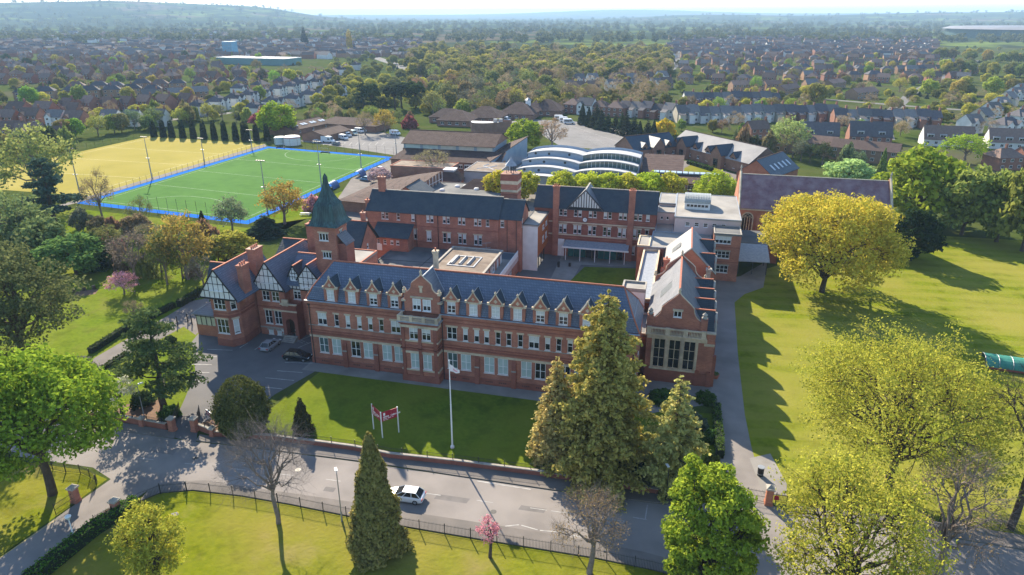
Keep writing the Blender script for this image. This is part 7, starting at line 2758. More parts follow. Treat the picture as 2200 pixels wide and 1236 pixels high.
for k, (y0, n) in enumerate(((196, 5), (175, 6), (157, 6), (143, 6))):
    tree_row("%s garden line of the right town" % ordinal(k), (1470, y0), (2060, y0 + 4), n, ("olive", "yellow-green", "brown", "fresh green"), ("broad", "sparse"), (7, 11), 8)
tree_row("thicket below the pitch border", (150, 505), (480, 535), 9, ("olive", "grey-green", "fresh green", "brown"), ("sparse", "bush", "bare", "broad"), (4, 7), 3)
tree_row("upper garden thicket at left", (0, 545), (260, 560), 8, ("grey-green", "olive", "dark green"), ("sparse", "bush", "broad"), (5, 9), 3)
tree_row("garden edge beside the drive top", (250, 580), (430, 600), 6, ("brown", "olive", "fresh green"), ("bare", "sparse", "bush"), (3, 7), 2)
mid_tree("poplar", 752, 112, 62, 12, (.30, .28, .07), "single tall yellowish poplar near the railway")
mid_tree("conifer", 655, 100, 58, 18, (.03, .045, .03), "tall dark wellingtonia standing over the left town")
mid_tree("broad", 1748, 226, 178, 46, (.25, .25, .05), "large olive tree above the terraces at the right")
mid_tree("broad", 624, 185, 148, 30, (.36, .34, .05), "bright yellow-green tree behind the white crescent")


def far_trees(name, label, P, cards, size, cols):
    """many distant crowns in one mesh"""
    n = len(P)
    P = np.array(P)
    C = np.repeat(P[:, :3], cards, 0)
    r = np.repeat(P[:, 3], cards)
    W = NR.normal(size=(n * cards, 3))
    W /= np.linalg.norm(W, axis=1, keepdims=True)
    q = NR.random(n * cards) ** .4
    C = C + W * (r * q)[:, None] * np.array([1, 1, .75])
    C[:, 2] += r * .75
    me = cards_mesh(name, C, size, LEAF, .4, W * .9)
    tint = np.repeat(NR.random(n), cards) * .8 + NR.random(n * cards) * .2
    me.attributes["tint"].data.foreach_set("value", tint.astype(np.float32))
    o = tag(place(name, me), label, "trees", kind="stuff")
    o.color = (*cols, 0)
    return o


def scatter(n, x0, x1, y0, y1, r0, r1, pw=1.0):
    out = []
    for _ in range(n):
        px, py = R.uniform(x0, x1), y0 + (y1 - y0) * R.random() ** pw
        x, y = G(px, py)
        out.append((x, y, terrain_height(x, y), R.uniform(r0, r1)))
    return out


def forest(name, label, kind, which, pts, col):
    """many trees of one shape as a single mass, set out over the ground by geometry nodes"""
    src = next(o for o in COL.objects if o.type == 'MESH' and o.data == PROTO[kind][which][1])
    h0, w0 = HREF[kind]
    me = bpy.data.meshes.new(name)
    me.from_pydata([p[:3] for p in pts], [], [])
    a = me.attributes.new("sc", 'FLOAT_VECTOR', 'POINT')
    a.data.foreach_set("vector", [v for p in pts for v in (p[3] * 2 / w0, p[3] * 2 / w0, p[3] * 2 * p[4] / h0)])
    o = tag(place(name, me), label, "trees", kind="stuff")
    o.color = (*col, 0)
    g = bpy.data.node_groups.new(name, 'GeometryNodeTree')
    g.interface.new_socket("Geometry", in_out='INPUT', socket_type='NodeSocketGeometry')
    g.interface.new_socket("Geometry", in_out='OUTPUT', socket_type='NodeSocketGeometry')
    n, l = g.nodes, g.links
    gi, go = n.new("NodeGroupInput"), n.new("NodeGroupOutput")
    ob = n.new("GeometryNodeObjectInfo")
    ob.inputs[0].default_value = src
    ip = n.new("GeometryNodeInstanceOnPoints")
    na = n.new("GeometryNodeInputNamedAttribute")
    na.data_type = 'FLOAT_VECTOR'
    na.inputs[0].default_value = "sc"
    rv = n.new("FunctionNodeRandomValue")
    rv.data_type = 'FLOAT_VECTOR'
    rv.inputs[1].default_value = (0, 0, 6.28)
    rv.inputs[0].default_value = (0, 0, 0)
    l.new(gi.outputs[0], ip.inputs["Points"])
    l.new(ob.outputs["Geometry"], ip.inputs["Instance"])
    l.new(next(q for q in na.outputs if q.enabled), ip.inputs["Scale"])
    l.new(next(q for q in rv.outputs if q.enabled), ip.inputs["Rotation"])
    l.new(ip.outputs[0], go.inputs[0])
    md = o.modifiers.new("scatter", 'NODES')
    md.node_group = g
    return o


def spots(n, x0, x1, y0, y1, r0, r1, asp=1.0, pw=1.0, clear=5.0):
    out = []
    for _ in range(n):
        px, py = R.uniform(x0, x1), y0 + (y1 - y0) * R.random() ** pw
        x, y = G(px, py)
        if any(abs(hx - x) < clear and abs(hy - y) < clear for hx, hy, _ in HSPOTS):
            continue
        out.append((x, y, terrain_height(x, y) - .3, R.uniform(r0, r1), asp * R.uniform(.85, 1.15)))
    return out


forest("wood_olive", "dense olive trees of the wood in the middle distance", "broad", 0, spots(340, 870, 1440, 104, 168, 4, 6.5, 1.05, .9) + spots(70, 1090, 1430, 160, 236, 3, 4.5), (.21, .20, .055))
forest("wood_yellow", "yellow-green trees mixed into the wood in the middle distance", "broad", 1, spots(150, 880, 1440, 104, 168, 4, 6.5, 1.05, .9) + spots(40, 900, 1300, 165, 250, 3, 5), (.34, .31, .06))
forest("wood_bare", "brown leafless trees mixed into the wood in the middle distance", "bare", 0, spots(170, 880, 1440, 108, 172, 4, 6, 1.15, .9) + spots(80, 1000, 1430, 160, 245, 3.5, 5.5, 1.2), (.24, .185, .11))
forest("town_trees_olive", "olive garden trees scattered among the distant town roofs", "broad", 2, spots(170, -150, 760, 70, 262, 2, 3.8, 1.0, 1.0) + spots(170, 1440, 2230, 76, 262, 2, 3.8, 1.0, 1.0) + spots(100, 700, 930, 84, 235, 2.5, 5), (.19, .195, .055))
forest("town_trees_yellow", "yellow-green garden trees scattered among the distant town roofs", "broad", 3, spots(130, -150, 760, 70, 262, 2, 4.0) + spots(140, 1440, 2230, 76, 262, 2, 4.0) + spots(50, 700, 930, 84, 235, 2.5, 5), (.36, .34, .055))
forest("town_trees_bare", "brown bare garden trees scattered among the distant town roofs", "bare", 1, spots(100, -150, 760, 80, 268, 2.2, 4.2, 1.1) + spots(110, 1440, 2230, 84, 300, 2.2, 4.2, 1.1), (.26, .2, .12))
forest("town_trees_dark", "dark evergreens scattered among the distant town roofs", "conifer", 1, spots(110, -150, 760, 70, 258, 1.5, 2.6) + spots(110, 1440, 2230, 76, 258, 1.5, 2.6) + spots(60, 700, 1440, 84, 235, 1.5, 2.8), (.05, .07, .035))
far_trees("distant_woods", "hazy belts of woodland running out to the hills", scatter(1300, -200, 2300, 54, 92, 6, 12, .9) + scatter(900, -200, 2300, 45, 62, 9, 18), 60, 3.0, (.10, .11, .045))
# ================================================================ street furniture, vehicles, fences
REDP = mat("sign_red", (.34, .010, .030), (.29, .009, .026), 1, .5)
IRON = DARKM


def along(pts, step):
    """points every step metres along a line of (x, y)"""
    out, carry = [], 0.0
    for a, b in zip(pts[:-1], pts[1:]):
        L = math.hypot(b[0] - a[0], b[1] - a[1])
        d = carry
        while d < L:
            out.append((a[0] + (b[0] - a[0]) * d / L, a[1] + (b[1] - a[1]) * d / L))
            d += step
        carry = d - L
    return out


def railing(name, label, pts, z0, h, step=.16, post=2.6, m=IRON, cat="railing", px=True, r=.021, group=None):
    P = [G(*p) for p in pts] if px else pts
    t = thing(name, label, cat, (0, 0, 0), group=group)
    b = MB()
    for x, y in along(P, step):
        b.tube([(x, y, z0 + .08), (x, y, z0 + h)], [r, r * .6], 3)
    o = b.build("bar", m, t)
    o["kind"] = "stuff"
    rl = MB()
    for z in (z0 + .15, z0 + h * .86):
        rl.tube([(x, y, z) for x, y in P], .024, 4)
    rl.build("rail", m, t)
    pm = MB().box(-.04, .04, -.04, .04, 0, h + .12).mesh("post", m)
    for x, y in along(P, post):
        place("post", pm, t, (x, y, z0))
    return t


def low_wall(label, pts, h, w=.34, piers=4.2, m=BRICKD, cap=STONEG):
    P = [G(*p) for p in pts]
    t = thing("boundary_wall", label, "wall", (0, 0, 0))
    b, c = MB(), MB()
    for a, e in zip(P[:-1], P[1:]):
        L = math.hypot(e[0] - a[0], e[1] - a[1])
        nx, ny = -(e[1] - a[1]) / L, (e[0] - a[0]) / L
        q = lambda w_, z: [(a[0] - nx * w_, a[1] - ny * w_, z), (e[0] - nx * w_, e[1] - ny * w_, z), (e[0] + nx * w_, e[1] + ny * w_, z), (a[0] + nx * w_, a[1] + ny * w_, z)]
        b.slab(q(w / 2, 0), (0, 0, h))
        c.slab(q(w / 2 + .06, h + .003), (0, 0, .10))
    b.build("brickwork", m, t)
    c.build("coping", cap, t)
    return t


FW = [(463, 937), (584, 945), (700, 960), (760, 968), (838, 984), (976, 999), (1149, 1021), (1322, 1047), (1443, 1066)]
low_wall("long low brick wall edging the school lawn along the road", FW, .75)
railing("railing", "black iron railings on top of the long lawn wall", FW, .86, .75, .17, 3.4)
low_wall("short curved brick wall right of the main gate", [(424, 922), (445, 930), (463, 937)], .9)
railing("railing", "short black railings on the curved wall by the main gate", [(424, 922), (445, 930), (463, 937)], 1.01, .6, .17, 1.7)
low_wall("brick wall along the road left of the main gate", [(-200, 860), (238, 901), (304, 913), (359, 923)], .95)
railing("railing", "black railings on the wall left of the main gate", [(60, 884), (238, 901), (304, 913), (359, 923)], 1.06, .6, .17, 2.5)
railing("railing", "black iron railings bordering the near lawn along the lower pavement", [(290, 1086), (300, 1079), (345, 1062), (414, 1056), (518, 1068), (622, 1086), (760, 1114), (880, 1136), (1045, 1164), (1280, 1202), (1400, 1227), (1590, 1277)], 0, 1.45, .16, 3.0)
railing("railing", "black railings along the field edge at the lower right", [(1666, 1080), (1714, 1086), (1944, 1108), (2200, 1148), (2500, 1205)], 0, 1.35, .16, 3.0)
railing("railing", "rusty railings around the corner bed under the big green tree", [(60, 1000), (138, 1015), (176, 1018), (210, 1036), (196, 1060)], 0, 1.3, .16, 2.0)


def pier(label, px, py, h, w=.75, m=BRICK, cap=STONEG, ball=False):
    x, y = G(px, py)
    t = thing("gate_pier", label, "gate pier", (x, y, 0))
    MB().box(-w / 2, w / 2, -w / 2, w / 2, 0, h - .35).box(-w / 2 - .06, w / 2 + .06, -w / 2 - .06, w / 2 + .06, 0, .35).build("shaft", m, t)
    c = MB().box(-w / 2 - .12, w / 2 + .12, -w / 2 - .12, w / 2 + .12, h - .35, h - .15)
    e = w / 2 + .05
    for i in range(4):
        k = [(-e, -e), (e, -e), (e, e), (-e, e)]
        c.poly([(*k[i], h - .148), (*k[(i + 1) % 4], h - .148), (0, 0, h + .22)])
    c.build("cap", cap, t)
    return t


pier("stone-capped brick gate pier left of the main gate opening", 372, 926, 2.3)
pier("stone-capped brick gate pier right of the main gate opening", 420, 926, 2.3)
pier("small square brick pier in the curved wall right of the main gate", 458, 938, 1.6, .6)
pier("small brick pier in the wall left of the main gate by the lamp", 307, 916, 1.6, .6)
pier("orange brick gate pier at the path entrance by the field", 1650, 1083, 2.6, .8, BRICKO)
pier("brick gate pier at the hedge end of the side lane", 253, 1108, 2.4)
pier("shaded brick gate pier under the big green tree", 164, 1078, 2.3)


def gate(label, a, b, h, sign=None):
    A, B = G(*a), G(*b)
    t = thing("gate", label, "gate", (A[0], A[1], 0), math.atan2(B[1] - A[1], B[0] - A[0]))
    L = math.hypot(B[0] - A[0], B[1] - A[1])
    f = MB()
    for z in (.15, h * .5, h - .15):
        f.tube([(0, 0, z), (L, 0, z)], .03, 4)
    for x in (0, L):
        f.tube([(x, 0, .05), (x, 0, h + .1)], .045, 5)
    f.build("gate_frame", IRON, t)
    g = MB()
    for k in range(1, int(L / .15)):
        g.tube([(k * .15, 0, .1), (k * .15, 0, h + (.0 if k % 2 else .08))], .014, 3)
    g.build("bar", IRON, t)["kind"] = "stuff"
    if sign:
        bx("notice", REDP, t, L * sign, L * sign + .55, -.07, -.045, .75, 1.35)
    return t


gate("open black iron gate leaf at the left of the main entrance", (374, 922), (388, 890), 2.0)
gate("open black iron gate leaf at the right of the main entrance", (426, 920), (431, 895), 1.8)
gate("left leaf of the black gate across the school path", (1588, 1072), (1603, 1074), 1.7)
gate("wide leaf of the black gate across the school path", (1605, 1074), (1644, 1081), 1.7)
gate("pedestrian gate with a red notice beside the orange pier", (1658, 1084), (1688, 1088), 1.6, .08)
gate("open gate leaf with red notice at the hedge end of the lane", (245, 1112), (206, 1133), 1.6, .12)
gate("open dark gate leaf lying along the lane under the big tree", (160, 1082), (121, 1108), 1.6)


def board_text(mb, rows, y):
    """rows of (x0, z0, letter height, [letter widths]) drawn as small raised blocks"""
    for x0, z0, h, n in rows:
        x = x0
        for k in range(n):
            w = h * (.45 + .35 * ((k * 7) % 3) / 2)
            if (k + 1) % 6:
                mb.box(x, x + w, y - .012, y - .002, z0, z0 + h)
            x += w + h * .22


def school_sign():
    c = G(822, 941)
    L, Rr = G(803, 922), G(857, 929)
    t = thing("school_sign", "V-shaped red school sign on three white posts on the lawn", "sign", (c[0], c[1], 0))
    for q in (c, L, Rr):
        MB().tube([(q[0] - c[0], q[1] - c[1], 0), (q[0] - c[0], q[1] - c[1], 4.1)], .085, 8).build("post", WHITE, t)
    for q, s in ((L, -1), (Rr, 1)):
        a, b = (q, c) if s < 0 else (c, q)
        rz = math.atan2(b[1] - a[1], b[0] - a[0])
        W = math.hypot(b[0] - a[0], b[1] - a[1])
        o = MB().box(.1, W - .1, -.03, .03, 2.55, 4.0).build("sign_board", REDP, t, loc=(a[0] - c[0], a[1] - c[1], 0), rz=rz)
        k = MB()
        board_text(k, [(.3, 3.05, .22, 14), (.3, 2.82, .13, 14), (.3, 2.65, .08, 12)], -.03)
        k.slab([(.35, -.045, 3.42), (.45, -.045, 3.35), (.62, -.045, 3.42), (.62, -.045, 3.8), (.35, -.045, 3.8)], (0, .012, 0))
        k.build("lettering", WHITE, o)["kind"] = "stuff"
        e = MB()
        e.tube([(W - .95, -.04, 3.75), (W - .3, -.04, 3.75), (W - .3, -.04, 3.1), (W - .62, -.04, 2.8), (W - .95, -.04, 3.1), (W - .95, -.04, 3.75)], .02, 4)
        e.tube([(W - .9, -.04, 3.1), (W - .35, -.04, 3.7)], .02, 4)
        e.build("shield_emblem", mat("dull_pink", (.42, .12, .14), None, 1, .6), o)


school_sign()
x, y = G(457, 930)
x2, y2 = G(452, 905)
t = thing("notice_board", "small red notice board with white frame behind the entrance wall", "sign", (x2, y2, 0), -.5)
for xx in (-.75, .75):
    MB().tube([(xx, 0, 0), (xx, 0, 1.5)], .05, 6).build("post", WHITE, t)
o = bx("sign_board", REDP, t, -.8, .8, -.05, 0, .75, 1.55)
k = MB()
k.box(-.85, .85, -.06, .02, 1.56, 1.68)
k.box(-.85, .85, -.06, .02, .62, .74)
board_text(k, [(-.6, 1.15, .16, 12), (-.6, .92, .1, 12)], -.05)
k.build("lettering", WHITE, o)


def flagpole():
    x, y = G(972, 962)
    t = thing("flagpole", "tall white flagpole with a small pale flag on the shaded lawn", "flagpole", (x, y, 0))
    MB().lathe([(.28, 0), (.28, .25), (.12, .45), (.10, 6.6), (.115, 6.7), (.085, 6.75), (.06, 13.0), (.10, 13.05), (.11, 13.2), (.02, 13.32)], 10).build("pole", WHITE, t)
    m = MB()
    n = 10
    rows = []
    for i in range(n + 1):
        u = i / n
        xx = .08 + 1.35 * u
        dz = -.55 * u ** .7
        yy = .12 * math.sin(u * 7)
        rows.append([(xx, yy - .25 * u, 12.65 + dz - s * (1.0 - .55 * u)) for s in (0, .33, .67, 1)])
    for i in range(n):
        for j in range(3):
            m.poly([rows[i][j + 1], rows[i + 1][j + 1], rows[i + 1][j], rows[i][j]], 1 if j == 1 and 2 < i < 8 else 0)
    m.build("flag", [mat("flag_white", (.72, .66, .66), None, 1, .8), mat("flag_pink", (.62, .32, .38), None, 1, .8)], t, True)


flagpole()


def street_lamp(label, px, py, top, arm=.8, az=0.0, m=GREYM, dark=True):
    x, y, H, _ = measure(px, py, top, 10)
    t = thing("street_lamp", label, "street lamp", (x, y, 0), az)
    MB().lathe([(.11, 0), (.11, 1.2), (.065, 1.3), (.05, H - .2)], 8).build("post", m, t)
    a = MB().tube([(0, 0, H - .25), (arm * .4, 0, H - .02), (arm, 0, H)], .035, 5)
    a.build("arm", m, t)
    l = MB().box(arm - .15, arm + .5, -.14, .14, H - .06, H + .05)
    l.build("lamp_head", WHITE, t)


street_lamp("slim street lamp in the lower pavement left of the cypress", 735, 1120, 1014, .3, 2.2)
street_lamp("pale green street lamp in front of the left boundary wall", 313, 908, 826, .3, 1.0)
street_lamp("slim lamp behind the path hedge near the spruce", 1500, 1028, 972, .3, 1.0)
street_lamp("dark post with a yellow box at the shaded kerb by the spruce", 1430, 1078, 1005, .25, 2.0, DARKM)
x, y, H, _ = measure(163, 1168, 1110, 10)
t = thing("lantern_post", "white lantern post beside the side lane hedge", "street lamp", (x, y, 0))
MB().lathe([(.10, 0), (.08, .3), (.06, H - .5)], 8).build("post", WHITE, t)
MB().lathe([(.08, H - .5), (.30, H - .05), (.34, H), (.25, H + .12), (.02, H + .2)], 10).build("lantern", mat("lantern_white", (.65, .68, .66), None, 1, .4), t)


def floodlight(label, px, py, top):
    x, y, H, _ = measure(px, py, top, 10)
    t = thing("floodlight_mast", label, "floodlight", (x, y, 0), R.uniform(-.2, .2), "floodlight masts round the pitch")
    MB().lathe([(.24, 0), (.2, .8), (.09, H)], 8).build("mast", GREYM, t)
    b = MB().tube([(-1.3, 0, H), (1.3, 0, H)], .05, 5).tube([(-.6, 0, H * .5), (.6, 0, H * .5)], .04, 5)
    b.build("crossbar", GREYM, t)
    for k in (-1.15, -.4, .4, 1.15):
        MB().box(k - .25, k + .25, -.45, .1, H - .02, H + .22).build("lamp", DARKM, t)
    for k in (-.55, .55):
        MB().box(k - .2, k + .2, -.35, .1, H * .5 - .02, H * .5 + .18).build("lamp", GREYM, t)


for k, (bx_, by_, tp, lb) in enumerate(((175, 430, 320, "floodlight mast at the near left corner between the two pitches"), (327, 385, 295, "second floodlight mast along the strip between the pitches"), (439, 346, 298, "third floodlight mast along the strip between the pitches"),
                                     (542, 324, 280, "far left floodlight mast behind the green pitch"), (575, 458, 346, "nearest floodlight mast left of the copper spire"), (691, 402, 305, "floodlight mast directly behind the copper spire"),
                                     (777, 372, 290, "floodlight mast by the blue dugout"), (852, 334, 283, "floodlight mast at the sports hall corner"))):
    floodlight(lb, bx_, by_, tp)


def mesh_fence(label, P, h, step=3.0, wires=5):
    t = thing("pitch_fence", label, "fence", (0, 0, 0))
    pm = MB().tube([(0, 0, 0), (0, 0, h)], .045, 5).mesh("post", DARKM)
    for x, y in along(P, step):
        place("post", pm, t, (x, y, 0))
    w = MB()
    for k in range(wires):
        w.tube([(x, y, h * (k + .5) / wires) for x, y in P], .012, 3)
    w.build("wire", DARKM, t)["kind"] = "stuff"


mesh_fence("wire fence along the strip between the two pitches", [(PQ[0][0] - .6, PQ[0][1]), (PQ[3][0] - .6, PQ[3][1])], 2.4)
mesh_fence("wire fence along the near end of the green pitch", [(PQ[0][0], PQ[0][1] - .6), (PQ[1][0], PQ[1][1] - .6)], 1.4)
mesh_fence("tall ball-stop fence on the near end of the green pitch", [pq(.38, .012), pq(.78, .012)], 4.6, 3.6, 6)
mesh_fence("wire fence on the school side of the green pitch", [(PQ[1][0] + .6, PQ[1][1]), (PQ[2][0] + .6, PQ[2][1])], 1.6)
mesh_fence("wire fence at the far end of the green pitch", [(PQ[3][0], PQ[3][1] + .6), (PQ[2][0], PQ[2][1] + .6)], 4.0, 4.0)
mesh_fence("green wire fence along the car park conifers", [G(1248, 266), G(1345, 296)], 2.6, 3.5)
mesh_fence("fence round the far side of the yellow pitch", [G(150, 325), G(330, 292), G(560, 308)], 2.4, 4.0)


def dugout(label, px, py, rz):
    x, y = G(px, py)
    t = thing("dugout", label, "dugout", (x, y, 0), rz)
    m = MB()
    n = 8
    arc = [(1.6 * math.cos(q) * 1.0 + .2, 2.1 * math.sin(q)) for q in np.linspace(0, 2.4, n)]
    for a, b in zip(arc[:-1], arc[1:]):
        m.slab([(-2.6, a[0], a[1]), (2.6, a[0], a[1]), (2.6, b[0], b[1]), (-2.6, b[0], b[1])], (0, .04, .04))
    m.build("shell", mat("blue_cover", (.02, .09, .26), (.015, .07, .2), 1, .5), t)
    MB().box(-2.3, 2.3, .2, .7, .4, .5).build("bench", WHITE, t)


dugout("blue curved team shelter beside the parked blue car", 771, 378, -1.5)
dugout("blue curved team shelter half hidden by the copper spire", 712, 404, -1.5)


def goal(label, s, tt, rz, m):
    x, y = pq(s, tt)
    t = thing("hockey_goal", label, "goal", (x, y, 0), rz)
    MB().tube([(-1.83, 0, 0), (-1.83, 0, 2.14), (1.83, 0, 2.14), (1.83, 0, 0)], .05, 5).build("goal_frame", WHITE, t)
    MB().box(-1.83, 1.83, 1.15, 1.2, 0, .46).box(-1.83, -1.78, 0, 1.2, 0, .46).box(1.78, 1.83, 0, 1.2, 0, .46).build("backboard", m, t)


goal("dark hockey goal at the far end of the green pitch", .5, 1 - ft * .8, 0, mat("goal_navy", (.01, .012, .05), None, 1, .6))
goal("spare dark hockey goal at the far left of the green pitch", .12, .985, 0, mat("goal_navy", (.01, .012, .05), None, 1, .6))


# ---------------------------------------------------------------- vehicles
def car_meshes(name, col, L=4.5, W=1.8, Hb=.95, Ht=1.48, front=1.15, rear=.25, rough=.25):
    paint = mat("paint_" + name, col, tuple(c * .96 for c in col), 1, rough, spec=.5)
    b = MB()
    h = W / 2
    # body: stations along the length with (x, half width, z low, z high)
    st = [(-L / 2, h * .80, .38, .70), (-L / 2 + .12, h * .92, .28, .84), (-L / 2 + .55, h, .22, Hb * .97), (-L / 4, h, .22, Hb), (0, h, .22, Hb), (L / 4, h, .22, Hb - .02), (L / 2 - .75, h, .24, Hb - .10), (L / 2 - .2, h * .92, .28, Hb - .24), (L / 2, h * .78, .36, .58)]
    for x, w, z0, z1 in st:
        k = len(b.v)
        b.v += [(x, -w * .93, z0), (x, -w, z0 + .18), (x, -w, z1 - .14), (x, -w * .90, z1), (x, w * .90, z1), (x, w, z1 - .14), (x, w, z0 + .18), (x, w * .93, z0)]
    for i in range(len(st) - 1):
        for j in range(8):
            j2 = (j + 1) % 8
            b.f.append((8 * i + j, 8 * i + 8 + j, 8 * i + 8 + j2, 8 * i + j2))
            b.m.append(0)
    b.f += [tuple(range(8)), tuple(range(8 * len(st) - 1, 8 * len(st) - 9, -1))]
    b.m += [0, 0]
    # roof panel and pillars
    xr0, xr1 = -L / 2 + rear + .55, L / 2 - front - 1.0
    b.box(xr0, xr1, -h * .70, h * .70, Ht - .05, Ht)
    body_ = b.mesh("body", paint)
    g = MB()
    lo = [(-L / 2 + rear, -h * .88), (L / 2 - front, -h * .88), (L / 2 - front, h * .88), (-L / 2 + rear, h * .88)]
    hi = [(xr0 - .02, -h * .71), (xr1 + .05, -h * .71), (xr1 + .05, h * .71), (xr0 - .02, h * .71)]
    for i in range(4):
        j = (i + 1) % 4
        g.poly([(*lo[i], Hb - .02), (*lo[j], Hb - .02), (*hi[j], Ht - .04), (*hi[i], Ht - .04)])
    glass = g.mesh("glass", GLASS)
    p = MB()
    for s in (-1, 1):
        for f in (0, .34, .68, 1):
            xa, xb = lo[0][0] + (lo[1][0] - lo[0][0]) * f, xr0 + (xr1 - xr0) * f
            p.tube([(xa, s * h * .89, Hb - .03), (xb, s * h * .72, Ht - .03)], .045, 4)
    pil = p.mesh("pillar", paint)
    wm = MB().lathe([(.20, -.11), (.315, -.11), (.325, -.05), (.325, .05), (.315, .11), (.20, .11)], 16).mesh("wheel", mat("tyre", (.012, .012, .013), None, 1, .8))
    rm = MB().lathe([(.05, -.118), (.21, -.114), (.21, .114), (.05, .118)], 10).mesh("rim", mat("alloy", (.45, .46, .48), (.3, .3, .32), 8, .35, metal=.6))
    lm = MB().box(-.04, .04, -.2, .2, -.07, .07).mesh("headlight", mat("lamp_glass", (.7, .72, .75), None, 1, .15))
    tm = MB().box(-.04, .04, -.2, .2, -.09, .09).mesh("tail_light", mat("tail_red", (.35, .01, .015), None, 1, .3))
    return dict(L=L, W=W, Hb=Hb, Ht=Ht, parts=(body_, glass, pil, wm, rm, lm, tm))


def put_car(c, label, x, y, rz, group=None, name="car", detail=True):
    t = thing(name, label, "car", (x, y, .03), rz, group)
    bo, gl, pi_, wm, rm, lm, tm = c["parts"]
    place("body", bo, t)
    place("glass", gl, t)
    place("pillar", pi_, t)
    L, W, Hb = c["L"], c["W"], c["Hb"]
    for sx in (-.31, .30):
        for s in (-1, 1):
            w = place("wheel", wm, t, (L * sx, s * (W / 2 - .1), .325))
            w.rotation_euler = (math.pi / 2, 0, 0)
            place("rim", rm, w)
    if detail:
        for s in (-1, 1):
            place("headlight", lm, t, (L / 2 - .08, s * W * .33, Hb - .31))
            place("tail_light", tm, t, (-L / 2 + .04, s * W * .38, Hb - .26))
    return t


def face(a, b):
    A, B = G(*a), G(*b)
    return math.atan2(B[1] - A[1], B[0] - A[0])


CW = car_meshes("white", (.70, .71, .72), 4.65, 1.82, .95, 1.48)
CK = car_meshes("black", (.010, .012, .016), 4.7, 1.9, 1.02, 1.62, rough=.12)
CS = car_meshes("silver", (.28, .29, .31), 4.3, 1.8, .95, 1.50)
CB = car_meshes("blue", (.10, .24, .36), 4.1, 1.78, .95, 1.52)
CG = car_meshes("grey", (.16, .18, .18), 4.3, 1.8, .95, 1.48)
CR = car_meshes("red", (.30, .02, .02), 4.1, 1.78, .95, 1.5)
x, y = G(872, 1072)
put_car(CW, "white estate car driving on the road beside the cypress", x, y, face((900, 1078), (840, 1070)), name="estate_car")
x, y = G(640, 772)
put_car(CK, "black estate car parked by the corner of the long facade", x, y, face((610, 770), (672, 775)))
x, y = G(582, 747)
put_car(CS, "silver hatchback parked before the timbered house entrance", x, y, face((560, 762), (605, 728)))
x, y = G(784, 388)
put_car(CB, "blue car parked beside the team shelter", x, y, 2.9)
x, y = G(850, 368)
put_car(CW, "white car parked at the sports hall corner", x, y, 2.6)
x, y = G(815, 366)
put_car(CW, "pale car half hidden by the pink cherry", x, y, 2.7)


def van_meshes(col, L=5.4, W=2.0, H=2.3):
    paint = mat("paint_van%.2f" % col[0], col, tuple(c * .95 for c in col), 1, .3, spec=.5)
    h = W / 2
    prof = [(-L / 2, .35), (-L / 2 + .02, H - .12), (-L / 2 + .15, H), (L * .18, H), (L * .27, H - .25), (L * .38, 1.25), (L / 2 - .12, 1.05), (L / 2, .75), (L / 2 - .02, .35)]
    b = MB().slab([(x, -h, z) for x, z in prof], (0, W, 0))
    body_ = b.mesh("body", paint)
    g = MB()
    g.slab([(L * .285, -h * .85, H - .32), (L * .37, -h * .85, 1.32), (L * .37, h * .85, 1.32), (L * .285, h * .85, H - .32)], (.03, 0, .02))
    for s in (-1, 1):
        g.box(L * .08, L * .25, s * h - .015 if s > 0 else s * h - .012, s * h + .012, 1.3, 1.95)
    return body_, g.mesh("glass", GLASS), g


VANP = {}


def put_van(label, x, y, rz, col=(.68, .68, .68), mark=None, windows=False, L=5.4, H=2.3, group=None, name="van"):
    k = (col, L, H)
    if k not in VANP:
        VANP[k] = van_meshes(col, L, 2.0, H)
    bo, gl, _ = VANP[k]
    t = thing(name, label, "van", (x, y, .03), rz, group)
    place("body", bo, t)
    place("glass", gl, t)
    for sx in (-.3, .32):
        for s in (-1, 1):
            w = place("wheel", CW["parts"][3], t, (L * sx, s * .92, .325))
            w.rotation_euler = (math.pi / 2, 0, 0)
    if windows:
        for s in (-1, 1):
            bx("side_window", GLASS, t, -L * .42, L * .05, s * 1.0 - .014, s * 1.0 + .014, 1.25, 1.95)
    if mark:
        for s in (-1, 1):
            sg = MB().slab([(-.9, s * 1.005, 1.75), (-.3, s * 1.005, 1.75), (-.3, s * 1.005, 1.2), (-.6, s * 1.005, .9), (-.9, s * 1.005, 1.2)], (0, .012 * s, 0))
            sg.build("shield_emblem", REDP, t)
    return t


for k, (px, py, rz, lb, mk) in enumerate(((705, 306, -.15, "big white box van nearest the workshop corner", 0), (738, 300, -.5, "white van second in the line, beside the big box van", 0), (745, 294, -.5, "white van third in the line by the workshops", 0),
                                   (758, 290, -.5, "pale green-topped van fourth in the line", 0), (772, 285, -.5, "white van fifth in the line by the workshops", 0), (782, 283, -.5, "white van sixth in the line near the tan tree", 0),
                                   (796, 282, -.3, "white van with red shield at the end of the line", 1), (849, 290, -.3, "lone white van with red shield at the right of the van park", 1))):
    x, y = G(px, py)
    put_van(lb, x, y, rz, (.68, .68, .68) if k != 3 else (.45, .58, .54), mk, L=6.4 if k == 0 else 5.4, H=2.7 if k == 0 else 2.3, group="vans by the workshops")
x, y = G(722, 312)
put_car(CG, "grey-green car at the near edge of the van park", x, y, 3.0)
x, y = G(682, 307)
put_car(CW, "white car at the left end of the van park", x, y, .6)
for k, (px, py, lb) in enumerate(((1222, 266, "nearest of the three white minibuses at the back of the car park"), (1213, 262, "middle of the three white minibuses at the back of the car park"), (1203, 258, "farthest left of the three white minibuses in the car park"), (1085, 261, "lone white minibus by the clipped hedge"))):
    x, y = G(px, py)
    put_van(lb, x, y, .25 if k < 3 else -.2, (.70, .70, .70), None, True, 6.0, 2.6, "minibuses at the car park", "minibus")
